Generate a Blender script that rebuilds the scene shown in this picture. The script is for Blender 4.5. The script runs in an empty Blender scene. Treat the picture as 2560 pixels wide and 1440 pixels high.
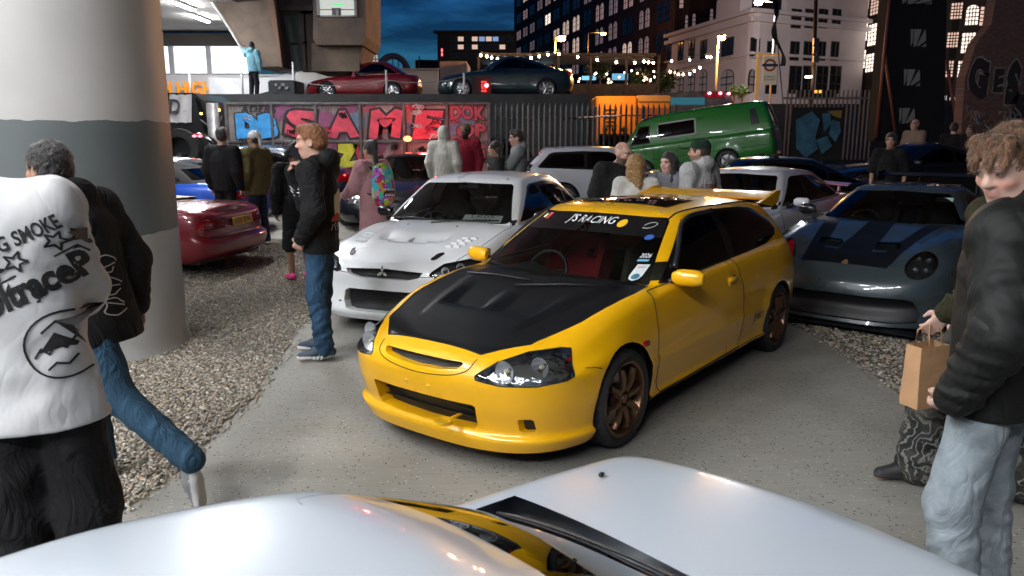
import bpy, bmesh, math, random, time
import numpy as np
from mathutils import Vector, Matrix, Euler
from mathutils.bvhtree import BVHTree
T00 = time.time()
R = math.radians
random.seed(7); RNG = np.random.default_rng(7)
SC = bpy.context.scene
COL = SC.collection

# ------------------------------------------------------------------ camera
cam_d = bpy.data.cameras.new('camera'); cam = bpy.data.objects.new('camera', cam_d); COL.objects.link(cam)
cam_d.sensor_width = 36; cam_d.lens = 27.0; cam_d.clip_start = .05; cam_d.clip_end = 3000
cam.location = (0, 0, 1.80); cam.rotation_euler = (R(90 - 11.03), 0, 0)
cam_d.dof.use_dof = True; cam_d.dof.focus_distance = 5.0; cam_d.dof.aperture_fstop = 5.6
SC.camera = cam

# ------------------------------------------------------------------ sky: dusk, after sunset
SUN_EL, SUN_ROT = R(.5), R(25)
w = bpy.data.worlds.new('World'); SC.world = w; w.use_nodes = True
nt = w.node_tree; N = nt.nodes; LK = nt.links; N.clear()
wo = N.new('ShaderNodeOutputWorld'); bg = N.new('ShaderNodeBackground'); bg.inputs['Strength'].default_value = .24
sky = N.new('ShaderNodeTexSky'); sky.sky_type = 'NISHITA'; sky.sun_disc = False
sky.sun_elevation = SUN_EL; sky.sun_rotation = SUN_ROT; sky.altitude = 50; sky.air_density = 1.0; sky.dust_density = .3; sky.ozone_density = 3.0
tint = N.new('ShaderNodeMix'); tint.data_type = 'RGBA'; tint.blend_type = 'MULTIPLY'; tint.inputs[0].default_value = 1
tint.inputs[7].default_value = (.11, .50, 1.0, 1)
tc = N.new('ShaderNodeTexCoord'); mp = N.new('ShaderNodeMapping'); mp.inputs['Scale'].default_value = (2.6, 2.6, 13)
nz = N.new('ShaderNodeTexNoise'); nz.inputs['Scale'].default_value = 1.7; nz.inputs['Detail'].default_value = 7; nz.inputs['Roughness'].default_value = .58
cr = N.new('ShaderNodeValToRGB'); cr.color_ramp.elements[0].position = .40; cr.color_ramp.elements[1].position = .60
cr.color_ramp.elements[0].color = (1, 1, 1, 1); cr.color_ramp.elements[1].color = (.22, .22, .26, 1)
mul = N.new('ShaderNodeMix'); mul.data_type = 'RGBA'; mul.blend_type = 'MULTIPLY'; mul.inputs[0].default_value = .9
LK.new(tc.outputs['Generated'], mp.inputs[0]); LK.new(mp.outputs[0], nz.inputs[0]); LK.new(nz.outputs[0], cr.inputs[0])
LK.new(sky.outputs[0], tint.inputs[6]); LK.new(tint.outputs[2], mul.inputs[6]); LK.new(cr.outputs[0], mul.inputs[7])
LK.new(mul.outputs[2], bg.inputs[0]); LK.new(bg.outputs[0], wo.inputs[0])
sun_d = bpy.data.lights.new('sun', 'SUN'); sun_d.energy = .02; sun_d.angle = R(12); sun_d.color = (.75, .85, 1)
sun = bpy.data.objects.new('sun', sun_d); COL.objects.link(sun); sun.rotation_euler = (R(-89.5), 0, R(-25))
SC.view_settings.view_transform = 'Standard'; SC.view_settings.look = 'None'; SC.view_settings.exposure = 0; SC.view_settings.gamma = 1
SC.view_settings.use_curve_mapping = False
SC.cycles.use_denoising = True; SC.cycles.max_bounces = 6; SC.cycles.transparent_max_bounces = 10; SC.cycles.caustics_reflective = False
SC.cycles.caustics_refractive = False; SC.cycles.sample_clamp_indirect = 4

# ------------------------------------------------------------------ materials
MATS = {}
def M(name, col=(.5, .5, .5), rough=.5, metal=0., coat=0., bump=None, var=None, emit=None, spec=None, rvar=0, sheen=0, aniso=0):
 if name in MATS: return MATS[name]
 m = bpy.data.materials.new(name); MATS[name] = m; m.use_nodes = True
 nt = m.node_tree; b = nt.nodes['Principled BSDF']; L = nt.links
 b.inputs['Base Color'].default_value = (*col, 1); b.inputs['Roughness'].default_value = rough; b.inputs['Metallic'].default_value = metal
 if coat: b.inputs['Coat Weight'].default_value = coat; b.inputs['Coat Roughness'].default_value = .035
 if spec is not None: b.inputs['Specular IOR Level'].default_value = spec
 if sheen: b.inputs['Sheen Weight'].default_value = sheen
 if emit: b.inputs['Emission Color'].default_value = (*emit[0], 1); b.inputs['Emission Strength'].default_value = emit[1]
 if var or bump or rvar:
  t = nt.nodes.new('ShaderNodeTexCoord')
 if var:
  n = nt.nodes.new('ShaderNodeTexNoise'); n.inputs['Scale'].default_value = var[0]; n.inputs['Detail'].default_value = 5; n.inputs['Roughness'].default_value = .6
  L.new(t.outputs['Object'], n.inputs['Vector'])
  r = nt.nodes.new('ShaderNodeValToRGB'); a = var[1]
  c2 = var[2] if len(var) > 2 else tuple(min(1, c * (1 + a)) for c in col)
  r.color_ramp.elements[0].color = (*[c * (1 - a) for c in col], 1); r.color_ramp.elements[1].color = (*c2, 1)
  r.color_ramp.elements[0].position = .3; r.color_ramp.elements[1].position = .72
  L.new(n.outputs[0], r.inputs[0]); L.new(r.outputs[0], b.inputs['Base Color'])
 if rvar:
  n2 = nt.nodes.new('ShaderNodeTexNoise'); n2.inputs['Scale'].default_value = 3.5; n2.inputs['Detail'].default_value = 6; L.new(t.outputs['Object'], n2.inputs['Vector'])
  mr = nt.nodes.new('ShaderNodeMapRange'); mr.inputs['From Min'].default_value = .3; mr.inputs['From Max'].default_value = .7
  mr.inputs['To Min'].default_value = max(.02, rough - rvar); mr.inputs['To Max'].default_value = rough + rvar
  L.new(n2.outputs[0], mr.inputs[0]); L.new(mr.outputs[0], b.inputs['Roughness'])
 if bump:
  n = nt.nodes.new('ShaderNodeTexNoise'); n.inputs['Scale'].default_value = bump[0]; n.inputs['Detail'].default_value = 4
  L.new(t.outputs['Object'], n.inputs['Vector'])
  bp = nt.nodes.new('ShaderNodeBump'); bp.inputs['Strength'].default_value = bump[1]; bp.inputs['Distance'].default_value = bump[2] if len(bump) > 2 else .01
  L.new(n.outputs[0], bp.inputs['Height']); L.new(bp.outputs[0], b.inputs['Normal'])
 return m
def paint(name, col, flake=0.): return M(name, col, .32, flake, 1., rvar=.06, var=(1.3, .05))
def glass(name, tint=(.06, .07, .07), rough=.015, ior=1.5):
 if name in MATS: return MATS[name]
 m = bpy.data.materials.new(name); MATS[name] = m; m.use_nodes = True; nt = m.node_tree; nt.nodes.clear(); L = nt.links
 o = nt.nodes.new('ShaderNodeOutputMaterial'); mx = nt.nodes.new('ShaderNodeMixShader'); fr = nt.nodes.new('ShaderNodeFresnel'); fr.inputs[0].default_value = ior
 t = nt.nodes.new('ShaderNodeBsdfTransparent'); t.inputs[0].default_value = (*tint, 1)
 g = nt.nodes.new('ShaderNodeBsdfGlossy'); g.inputs['Roughness'].default_value = rough; g.inputs[0].default_value = (.95, .97, 1, 1)
 L.new(fr.outputs[0], mx.inputs[0]); L.new(t.outputs[0], mx.inputs[1]); L.new(g.outputs[0], mx.inputs[2]); L.new(mx.outputs[0], o.inputs[0])
 return m
def attr_mat(name, rough=.6, coat=0, bump=None, attr='Col', sheen=0):
 m = M(name, (.5, .5, .5), rough, coat=coat, bump=bump, sheen=sheen)
 if 'Attribute' not in [n.label for n in m.node_tree.nodes]:
  a = m.node_tree.nodes.new('ShaderNodeAttribute'); a.attribute_name = attr; a.label = 'Attribute'
  m.node_tree.links.new(a.outputs['Color'], m.node_tree.nodes['Principled BSDF'].inputs['Base Color'])
 return m
def emis(name, col=(), s=1.): return M(name, col, .5, emit=(col, s))

BLACK = M('black_plastic', (.012, .012, .013), .45, bump=(300, .05, .002))
GAP = M('gap_black', (.004, .004, .004), .8)
RUBBER = M('tyre_rubber', (.014, .014, .015), .72, bump=(90, .12, .004), var=(9, .3))
CHROME = M('chrome', (.82, .84, .86), .08, 1.)
STEEL = M('brushed_steel', (.45, .46, .47), .35, 1., rvar=.1)
DARKMETAL = M('dark_metal', (.03, .033, .036), .5, .6, rvar=.12)
WHITEP = M('white_print', (.8, .8, .8), .5)
BLACKP = M('black_print', (.01, .01, .01), .6)

# ------------------------------------------------------------------ objects
def link(o, parent=None):
 COL.objects.link(o)
 if parent is not None: o.parent = parent
 return o
def tag(o, label=None, cat=None, group=None, kind=None):
 if label: o['label'] = label
 if cat: o['category'] = cat
 if group: o['group'] = group
 if kind: o['kind'] = kind
 return o
def empty(name, loc=(0, 0, 0), rz=0., label=None, cat=None, group=None, rot=None):
 o = bpy.data.objects.new(name, None); link(o); o.location = loc; o.rotation_euler = rot if rot else (0, 0, rz); o.empty_display_size = .1
 return tag(o, label, cat, group)
def meshobj(name, V, F, mat, parent=None, smooth=True, mats=None, mi=None, auto=None):
 me = bpy.data.meshes.new(name)
 if isinstance(V, np.ndarray): V = V.tolist()
 if isinstance(F, np.ndarray): F = F.tolist()
 me.from_pydata(V, [], F)
 for m in (mats or [mat]): me.materials.append(m)
 if mi is not None: me.polygons.foreach_set('material_index', np.asarray(mi, dtype=np.int32))
 if smooth: me.polygons.foreach_set('use_smooth', np.ones(len(me.polygons), dtype=bool))
 me.update()
 if auto:
  bm = bmesh.new(); bm.from_mesh(me)
  for e in bm.edges:
   if len(e.link_faces) == 2 and e.calc_face_angle(0) > auto: e.smooth = False
  bm.to_mesh(me); bm.free()
 o = bpy.data.objects.new(name, me); link(o, parent); return o
def dup(o, parent=None, **kw):
 c = o.copy(); link(c); c.parent = parent
 for ch in [x for x in o.children]: dup(ch, c)
 return c
class MB:
 """collects simple shapes into one mesh"""
 def __init__(s): s.v = []; s.f = []
 def add(s, V, F):
  n = len(s.v); s.v += [tuple(map(float, p)) for p in V]; s.f += [tuple(i + n for i in f) for f in F]; return s
 def box(s, c, d, rz=0, bev=0., rot=None):
  cx, cy, cz = c; x, y, z = d[0] / 2, d[1] / 2, d[2] / 2
  if bev <= 0:
   V = [(i * x, j * y, k * z) for k in (-1, 1) for j in (-1, 1) for i in (-1, 1)]
   F = [(0, 2, 3, 1), (4, 5, 7, 6), (0, 1, 5, 4), (2, 6, 7, 3), (0, 4, 6, 2), (1, 3, 7, 5)]
  else:
   b = min(bev, x * .95, y * .95, z * .95); V = []; F = []
   def ring(zz, ex, ey, bb):
    n = len(V)
    for (sx, sy, o1, o2) in ((1, 1, (0, -1), (-1, 0)), (-1, 1, (1, 0), (0, -1)), (-1, -1, (0, 1), (1, 0)), (1, -1, (-1, 0), (0, 1))):
     for o in (o1, o2): V.append((sx * ex + o[0] * bb, sy * ey + o[1] * bb, zz))
    return n
   a = [ring(-z, x - b, y - b, b * .6), ring(-z + b, x, y, b), ring(z - b, x, y, b), ring(z, x - b, y - b, b * .6)]
   for q in range(3):
    for i in range(8): F.append((a[q] + i, a[q] + (i + 1) % 8, a[q + 1] + (i + 1) % 8, a[q + 1] + i))
   F.append(tuple(a[0] + i for i in range(7, -1, -1))); F.append(tuple(a[3] + i for i in range(8)))
  m = (rot if rot is not None else Matrix.Rotation(rz, 3, 'Z'))
  return s.add([Vector(c) + m @ Vector(p) for p in V], F)
 def tube(s, pts, r, n=8, cap=True, flat=None):
  pts = [Vector(p) for p in pts]; rr = r if hasattr(r, '__len__') else [r] * len(pts); V = []; F = []; up = Vector((0, 0, 1))
  for i, p in enumerate(pts):
   d = (pts[min(i + 1, len(pts) - 1)] - pts[max(i - 1, 0)])
   if d.length < 1e-9: d = Vector((0, 0, 1))
   d.normalize()
   a = d.cross(up if abs(d.z) < .95 else Vector((1, 0, 0))); a.normalize(); b = a.cross(d)
   for k in range(n):
    t = 2 * math.pi * k / n; V.append(p + (a * math.cos(t) + b * math.sin(t) * (flat or 1)) * rr[i])
  for i in range(len(pts) - 1):
   for k in range(n): F.append((i * n + k, i * n + (k + 1) % n, (i + 1) * n + (k + 1) % n, (i + 1) * n + k))
  if cap: F.append(tuple(range(n - 1, -1, -1))); F.append(tuple((len(pts) - 1) * n + k for k in range(n)))
  return s.add(V, F)
 def lathe(s, prof, n=24, axis='z', c=(0, 0, 0), close=False, ang=2 * math.pi, a0=0):
  V = []; F = []; m = len(prof); full = abs(ang - 2 * math.pi) < 1e-6; nn = n if full else n + 1
  for i in range(nn):
   t = a0 + ang * i / n; cc, ss = math.cos(t), math.sin(t)
   for (r, h) in prof:
    p = {'z': (r * cc, r * ss, h), 'y': (r * cc, h, r * ss), 'x': (h, r * cc, r * ss)}[axis]
    V.append((p[0] + c[0], p[1] + c[1], p[2] + c[2]))
  for i in range(n):
   j = (i + 1) % nn
   for k in range(m - (0 if close else 1)):
    k2 = (k + 1) % m; F.append((i * m + k, j * m + k, j * m + k2, i * m + k2))
  return s.add(V, F)
 def prism(s, poly, h, mat=None):
  """poly: 2D points (x,y) extruded 0..h along z; mat: 4x4 matrix"""
  n = len(poly); V = [Vector((x, y, 0)) for x, y in poly] + [Vector((x, y, h)) for x, y in poly]
  F = [tuple(range(n - 1, -1, -1)), tuple(range(n, 2 * n))] + [(i, (i + 1) % n, n + (i + 1) % n, n + i) for i in range(n)]
  if mat is not None: V = [mat @ p for p in V]
  return s.add(V, F)
 def ell(s, c, d, nu=14, nv=9, rot=None):
  V = []; F = []
  for j in range(nv + 1):
   ph = math.pi * j / nv
   for i in range(nu):
    t = 2 * math.pi * i / nu; p = Vector((d[0] * math.sin(ph) * math.cos(t), d[1] * math.sin(ph) * math.sin(t), d[2] * math.cos(ph)))
    if rot is not None: p = rot @ p
    V.append(p + Vector(c))
  for j in range(nv):
   for i in range(nu): F.append((j * nu + i, (j + 1) * nu + i, (j + 1) * nu + (i + 1) % nu, j * nu + (i + 1) % nu))
  return s.add(V, F)
 def quad(s, a, b, c, d): return s.add([a, b, c, d], [(0, 1, 2, 3)])
 def build(s, name, mat, parent=None, smooth=False, auto=None): return meshobj(name, s.v, s.f, mat, parent, smooth or bool(auto), auto=auto)
XZ = Matrix(((1, 0, 0, 0), (0, 0, -1, 0), (0, 1, 0, 0), (0, 0, 0, 1)))   # prism in the xz plane, extruded towards -y
def pchip(xk, yk, x):
 xk = np.asarray(xk, float); yk = np.asarray(yk, float); x = np.asarray(x, float)
 if len(xk) == 1: return np.broadcast_to(yk[0], x.shape + yk.shape[1:]).copy()
 sh = yk.shape[1:]; h = np.diff(xk).reshape((-1,) + (1,) * len(sh)); d = np.diff(yk, axis=0) / h
 m = np.zeros_like(yk)
 if len(xk) > 2:
  a, b = d[:-1], d[1:]; w1 = 2 * h[1:] + h[:-1]; w2 = h[1:] + 2 * h[:-1]
  with np.errstate(divide='ignore', invalid='ignore'):
   hm = (w1 + w2) / (w1 / a + w2 / b)
  m[1:-1] = np.where(a * b > 0, hm, 0)
 m[0], m[-1] = d[0], d[-1]
 i = np.clip(np.searchsorted(xk, x, side='right') - 1, 0, len(xk) - 2)
 hh = (xk[i + 1] - xk[i]); t = np.clip((x - xk[i]) / hh, 0, 1)
 e = (slice(None),) * x.ndim + (None,) * len(sh); t = t[e]; hh = hh[e]
 return (2 * t**3 - 3 * t**2 + 1) * yk[i] + (t**3 - 2 * t**2 + t) * hh * m[i] + (-2 * t**3 + 3 * t**2) * yk[i + 1] + (t**3 - t**2) * hh * m[i + 1]
def kn(k, x):
 if not hasattr(k, '__len__'): return np.full_like(np.asarray(x, float), k)
 k = np.asarray(k, float); return pchip(k[:, 0], k[:, 1], x)
# ------------------------------------------------------------------ text as flat mesh (built-in font)
TXT = {}
def text_mesh(s, size=1., shear=0., bold=0., ex=0.):
 """2D mesh of a line of text: (V Nx2, F), origin at lower left, cap height ~ .7*size"""
 key = (s, shear, bold)
 if key not in TXT:
  c = bpy.data.curves.new('t', 'FONT'); c.body = s; c.size = 1; c.shear = shear; c.offset = bold; c.resolution_u = 3
  o = bpy.data.objects.new('t', c); me = o.to_mesh()
  V = np.array([v.co[:] for v in me.vertices]).reshape(-1, 3)[:, :2]; F = [tuple(p.vertices) for p in me.polygons]
  o.to_mesh_clear(); bpy.data.objects.remove(o); bpy.data.curves.remove(c); TXT[key] = (V, F)
 V, F = TXT[key]; return V * size, F
def text_obj(name, s, mat, origin, ux, uz, width=None, size=.1, parent=None, shear=0., bold=0., thick=0., center=True, hscale=1.):
 V, F = text_mesh(s, 1., shear, bold)
 mn, mx = V.min(0), V.max(0); sx = (width / (mx[0] - mn[0])) if width else size * hscale; sy = size
 c = (mn + mx) / 2 if center else mn
 ux = Vector(ux).normalized(); uz = Vector(uz).normalized(); n = ux.cross(uz)
 P = [Vector(origin) + ux * ((x - c[0]) * sx) + uz * ((y - c[1]) * sy) for x, y in V]
 if thick: 
  k = len(P); P2 = P + [p + n * thick for p in P]
  from collections import Counter
  ec = Counter(); 
  for f in F:
   for a, b in zip(f, f[1:] + f[:1]): ec[(a, b)] += 1
  side = [(a, b, b + k, a + k) for (a, b) in ec if (b, a) not in ec]
  return meshobj(name, P2, [tuple(i + k for i in f) for f in F] + side, mat, parent, False)
 return meshobj(name, P, F, mat, parent, False)
STRIPS = [(-4.6, y) for y in (-2.5, .5, 3.5)] + [(-8.0, 3), (-8.0, 9), (-5.6, 13.2), (-5.6, 16.2), (-8.5, 21.0)] + [(x, -4.6) for x in (-9.4, -7.4, -5.4, -3.4, -1.4)]  # unseen strips; those near the hoarding and terrace are added to brighten them
# ================================================================== car builder
CARGLASS = glass('car_glass', (.5, .54, .52)); TINTGLASS = glass('tinted_glass', (.018, .02, .022)); LENS = glass('clear_lens', (.93, .95, .97))
REDLENS = M('red_lens', (.42, .006, .012), .12, coat=1); AMBER = M('amber_lens', (.7, .16, .01), .15, coat=1)
LAMPIN = M('lamp_reflector', (.8, .82, .85), .22, .45, coat=.6); INTERIOR = M('interior_black', (.012, .012, .012), .85)
def KL(k, x): return float(np.interp(x, [a for a, _ in k], [c for _, c in k]))
def smooth01(t): t = np.clip(t, 0, 1); return t * t * (3 - 2 * t)
class Car:
 def __init__(s, name, sp, loc, th, label, cat='car', group=None, res=1., rot=None, z=0.):
  s.sp = sp; s.res = res
  s.root = empty(name, (loc[0], loc[1], z), R(th), label, cat, group, rot=rot)
  s.bm = bmesh.new(); s.lay = s.bm.faces.layers.int.new('part'); s.nl = None
  s.names = ['body']; s.pm = {0: sp['paint']}; s.surf = {0}
  s.body_grid(); s.green_grid()
  bmesh.ops.remove_doubles(s.bm, verts=s.bm.verts, dist=2e-4)
  bmesh.ops.dissolve_degenerate(s.bm, edges=s.bm.edges, dist=1e-5)
  s.bm.normal_update()
  s.bvh = BVHTree.FromBMesh(s.bm)
 def grid(s, G, part, flip):
  """G: rows x cols x 3 with y>=0; adds both halves"""
  bm = s.bm; nr, nc = G.shape[:2]
  for sg in (1, -1):
   vs = [[bm.verts.new((G[i, j, 0], sg * G[i, j, 1], G[i, j, 2])) for j in range(nc)] for i in range(nr)]
   for i in range(nr - 1):
    for j in range(nc - 1):
     q = (vs[i][j], vs[i][j + 1], vs[i + 1][j + 1], vs[i + 1][j])
     if (sg < 0) != flip: q = q[::-1]
     f = bm.faces.new(q); f[s.lay] = part; f.smooth = True
 def part(s, name, mat, surf=True):
  s.names.append(name); k = len(s.names) - 1; s.pm[k] = mat
  if surf: s.surf.add(k)
  return k
 def body_grid(s):
  sp = s.sp; q = s.res; nF, nS, nR = int(26 * q), int(74 * q), int(20 * q)
  a = np.linspace(0, math.pi / 2, nF); ar = np.linspace(math.pi / 2, 0, nR); rows = []
  for r in sp['rows']:
   ef, er = 2 / r.get('nf', 2.6), 2 / r.get('nr', 3.)
   xf, xr, cf, c2 = r['xf'], r['xr'], r.get('cf', .45), r.get('cr', .35)
   x1 = xf + cf * (1 - np.cos(a) ** ef); f1 = np.sin(a) ** ef
   x2 = np.linspace(xf + cf, xr - c2, nS + 2)[1:-1]; x3 = xr - c2 * (1 - np.cos(ar) ** er); f3 = np.sin(ar) ** er
   x = np.r_[x1, x2, x3]; fac = np.r_[f1, np.ones(nS), f3]; fac[0] = 0; fac[-1] = 0
   rows.append(np.stack([x, kn(r['w'], x) * fac, kn(r['z'], x)], 1))
  P = np.stack(rows); d = np.linalg.norm(np.diff(P, axis=0), axis=2).mean(1); v = np.r_[0, np.cumsum(np.maximum(d, .01))]
  tt = [0.]
  for i in range(len(d)):
   n = max(2, int(round(d[i] / (.028 / q)))); tt += list(v[i] + (v[i + 1] - v[i]) * np.arange(1, n + 1) / n)
  G = pchip(v, P, np.array(tt))
  e = G[-1]; ymax = e[:, 1].max(); nd = int(22 * q); dk = []
  zc = kn(sp['deck'], e[:, 0]); k = smooth01(e[:, 1] / (.55 * ymax)); pw = sp.get('deck_p', 2.4)
  for t in np.linspace(0, 1, nd)[1:]:
   rr = 1 - t; dk.append(np.stack([e[:, 0], e[:, 1] * rr, e[:, 2] + (zc - e[:, 2]) * k * (1 - rr ** pw)], 1))
  G = np.concatenate([G, np.stack(dk)])
  for (cx, cz, rad, amp, wd) in sp.get('flares', []):
   rr = np.hypot(G[..., 0] - cx, G[..., 2] - cz); msk = (G[..., 1] > .5)
   G[..., 1] += msk * amp * np.exp(-np.maximum(rr - rad, 0) ** 2 / wd ** 2) * (rr < rad + .5)
  if 'disp' in sp: G = sp['disp'](G)
  s.grid(G, 0, True)
 def green_grid(s):
  sp = s.sp; g = sp.get('gh')
  if not g: return
  def outl(bx, bow, yf, rx, rbow, yr, ym, k, ce):
   dx = .05 if k == 0 else .045
   X = [bx, bx + bow * .22, bx + bow * .66, bx + bow * .97, bx + bow + dx, 0, 0, 0, rx - rbow - dx, rx - rbow * .97, rx - rbow * .66, rx - rbow * .22, rx]
   for i, f in ((5, .28), (6, .52), (7, .78)): X[i] = X[4] + (X[8] - X[4]) * f
   Y = [0, .5 * yf, .86 * yf, yf - ce, yf, 0, 0, 0, yr, yr - ce, .86 * yr, .5 * yr, 0]
   yk = [(X[4], yf), ((X[4] * .45 + X[8] * .55), ym), (X[8], yr)]
   for i in (5, 6, 7): Y[i] = float(kn(yk, np.array([X[i]]))[0])
   return np.array(X), np.array(Y)
  BX, BY = outl(g['bx'], g['bbow'], g['byf'], g['rx'], g['rbow'], g['byr'], g['bym'], 0, .03)
  TX, TY = outl(g['tx'], g['tbow'], g['tyf'], g['qx'], g['qbow'], g['tyr'], g['tym'], 1, .03)
  q = s.res; cnt = [int(max(2, c * q)) for c in (10, 8, 5, 4, 10, 10, 10, 10, 4, 5, 6, 8)]
  u = np.concatenate([[0.]] + [i + np.arange(1, c + 1) / c for i, c in enumerate(cnt)])
  kk = np.arange(13.); bx, by, tx, ty = (pchip(kk, a, u) for a in (BX, BY, TX, TY))
  bz = kn(g['belt'], bx); zr = lambda x, y: kn(g['roof'], x) - g.get('crown', .05) * (np.abs(y) / g['tym']) ** 2.3
  B = np.stack([bx, by, bz], 1); Tt = np.stack([tx, ty, zr(tx, ty)], 1)
  dv = Tt - B; ln = np.linalg.norm(dv, axis=1, keepdims=True); fr = g.get('fil', .07)
  # outward normal for the bulge
  tg = np.gradient(B, axis=0); nrm = np.stack([tg[:, 1], -tg[:, 0], np.zeros(len(tg))], 1) * -1
  nrm /= np.linalg.norm(nrm, axis=1, keepdims=True) + 1e-9
  rows = []; E1 = Tt - dv / ln * fr
  for t in np.linspace(0, 1, int(14 * q) + 1): rows.append(B + (E1 - B) * t + nrm * g.get('bulge', .02) * 4 * t * (1 - t) * .9)
  # inner fillet end: towards centre line by fr (but never past it)
  inx = np.maximum(0, 1 - fr / np.maximum(ty, 1e-6)) * ty; cx = (g['tx'] + g['qx']) / 2
  frontish = np.clip((ty.max() - ty) / (ty.max() * .25), 0, 1); E2x = tx + np.sign(cx - tx) * fr * frontish; E2y = np.where(frontish > .99, ty * .97, inx)
  E2 = np.stack([E2x, E2y, zr(E2x, E2y)], 1)
  for t in np.linspace(0, 1, 6)[1:]: rows.append((1 - t) ** 2 * E1 + 2 * t * (1 - t) * Tt + t * t * E2)
  for t in np.linspace(0, 1, int(16 * q))[1:]:
   y = E2[:, 1] * (1 - t); x = E2[:, 0]; rows.append(np.stack([x, y, zr(x, y)], 1))
  G = np.stack(rows); s.grid(G, 0, True); s.roofz = zr
 # ---- region tools
 def faces(s, flt, parts=(0,)):
  out = []
  for f in s.bm.faces:
   if f[s.lay] in parts:
    c = f.calc_center_median()
    if flt(c, f.normal): out.append(f)
  return out
 def cut(s, poly, ax, flt, part=None, parts=(0,)):
  """cut the convex polygon (2D in axes ax, e.g. (0,2)) out of the faces that pass flt"""
  p = np.array(poly, float); lo, hi = p.min(0) - .002, p.max(0) + .002
  A = sum(p[i, 0] * p[(i + 1) % len(p), 1] - p[(i + 1) % len(p), 0] * p[i, 1] for i in range(len(p)))
  if A < 0: p = p[::-1]
  if not hasattr(s, 'fl'): s.fl = list(s.bm.faces); s.fs_ = set(s.fl); s.fc = np.array([f.verts[0].co[:] for f in s.fl])
  fs = []; a0, a1 = ax; l0, l1 = lo; h0, h1 = hi; lay = s.lay; c0, c1 = s.fc[:, a0], s.fc[:, a1]
  for i in np.nonzero((c0 > l0 - .15) & (c0 < h0 + .15) & (c1 > l1 - .15) & (c1 < h1 + .15))[0]:
   f = s.fl[i]
   if not f.is_valid or f[lay] not in parts: continue
   b0 = [v.co[a0] for v in f.verts]; b1 = [v.co[a1] for v in f.verts]
   if max(b0) < l0 or min(b0) > h0 or max(b1) < l1 or min(b1) > h1: continue
   if flt(f.calc_center_median(), f.normal): fs.append(f)
  new = set()
  for i in range(len(p)):
   if not fs: return []
   a, b = p[i], p[(i + 1) % len(p)]; d = b - a; n2 = np.array([d[1], -d[0]]); ln = np.linalg.norm(n2)
   if ln < 1e-9: continue
   n2 /= ln; co = [0, 0, 0]; no = [0, 0, 0]
   co[ax[0]], co[ax[1]] = a; no[ax[0]], no[ax[1]] = n2
   ed = {e for f in fs for e in f.edges}; vt = {v for f in fs for v in f.verts}
   r = bmesh.ops.bisect_plane(s.bm, geom=list(vt) + list(ed) + fs, dist=1e-6, plane_co=co, plane_no=no)
   co = Vector(co); no = Vector(no); al = [f for f in r['geom'] if isinstance(f, bmesh.types.BMFace)]; new.update(f for f in al if f not in s.fs_)
   fs = [f for f in al if (f.calc_center_median() - co).dot(no) < 0]
  if new: new = list(new); s.fs_.update(new); s.fl += new; s.fc = np.concatenate([s.fc, np.array([f.verts[0].co[:] for f in new])])
  if part is not None:
   for f in fs: f[s.lay] = part
  return fs
 def both(s, poly, ax, flt, part=None, parts=(0,)):
  """side-view or front-view polygon on both sides of the car"""
  if ax == (0, 2): return s.cut(poly, ax, lambda c, n: flt(c, n) and c.y > 0, part, parts) + s.cut(poly, ax, lambda c, n: flt(c, n) and c.y < 0, part, parts)
  m = [(-a, b) if ax == (1, 2) else (a, -b) for a, b in poly]
  return s.cut(poly, ax, flt, part, parts) + s.cut(m, ax, flt, part, parts)
 def freeze(s):
  s.bm.normal_update(); s.nl = s.bm.verts.layers.float_vector.new('n0')
  for v in s.bm.verts: v[s.nl] = v.normal
 def recess(s, faces, vec, cap, wall):
  """push a region in: cap part, wall part (ids); optional"""
  if not faces: return
  r = bmesh.ops.extrude_face_region(s.bm, geom=faces)
  nf = [g for g in r['geom'] if isinstance(g, bmesh.types.BMFace)]; nv = [g for g in r['geom'] if isinstance(g, bmesh.types.BMVert)]
  bmesh.ops.translate(s.bm, verts=nv, vec=vec); sn = set(nf); sv = set(nv)
  for f in nf: f[s.lay] = cap
  for v in nv:
   for f in v.link_faces:
    if f not in sn: f[s.lay] = wall
  old = [f for f in faces if f.is_valid and f not in sn]
  bmesh.ops.delete(s.bm, geom=old, context='FACES_ONLY')
  return nf
 def lens(s, faces, part):
  r = bmesh.ops.duplicate(s.bm, geom=list({v for f in faces for v in f.verts}) + list({e for f in faces for e in f.edges}) + faces)
  for g in r['geom']:
   if isinstance(g, bmesh.types.BMFace): g[s.lay] = part
 def delete(s, faces): bmesh.ops.delete(s.bm, geom=[f for f in faces if f.is_valid], context='FACES')
 def arches(s):
  for (cx, cz, rad) in s.sp['arch']:
   n = 32; poly = [(cx + rad * math.cos(2 * math.pi * i / n), cz + rad * math.sin(2 * math.pi * i / n)) for i in range(n)]
   poly = [(x, max(z, -.2)) for x, z in poly]
   s.delete(s.both(poly, (0, 2), lambda c, n: abs(c.y) > .45 and c.z < s.sp.get('archtop', .8), None, tuple(range(len(s.names)))))
   W = s.sp['halfw']
   for sg in (1, -1):
    mb = MB(); mb.lathe([(rad + .012, sg * (W - .035)), (rad + .02, sg * (W - .3)), (.02, sg * (W - .32))], 28, 'y', (cx, 0, cz), ang=math.pi * 1.3, a0=-.15 * math.pi)
    mb.build('wheel_well', M('wheel_well', (.008, .008, .008), .9), s.root, True)
 def seams(s, ids, r=.0035, name='panel_gap'):
  mb = MB(); ids = set(ids)
  for e in s.bm.edges:
   lf = e.link_faces
   if len(lf) == 2 and lf[0][s.lay] != lf[1][s.lay] and (lf[0][s.lay] in ids or lf[1][s.lay] in ids):
    mb.tube([e.verts[0].co, e.verts[1].co], r, 4, False)
  if mb.v: tag(mb.build(name, GAP, s.root), kind='stuff')
 def hit(s, p, d):
  h = s.bvh.ray_cast(Vector(p), Vector(d)); return h
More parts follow.
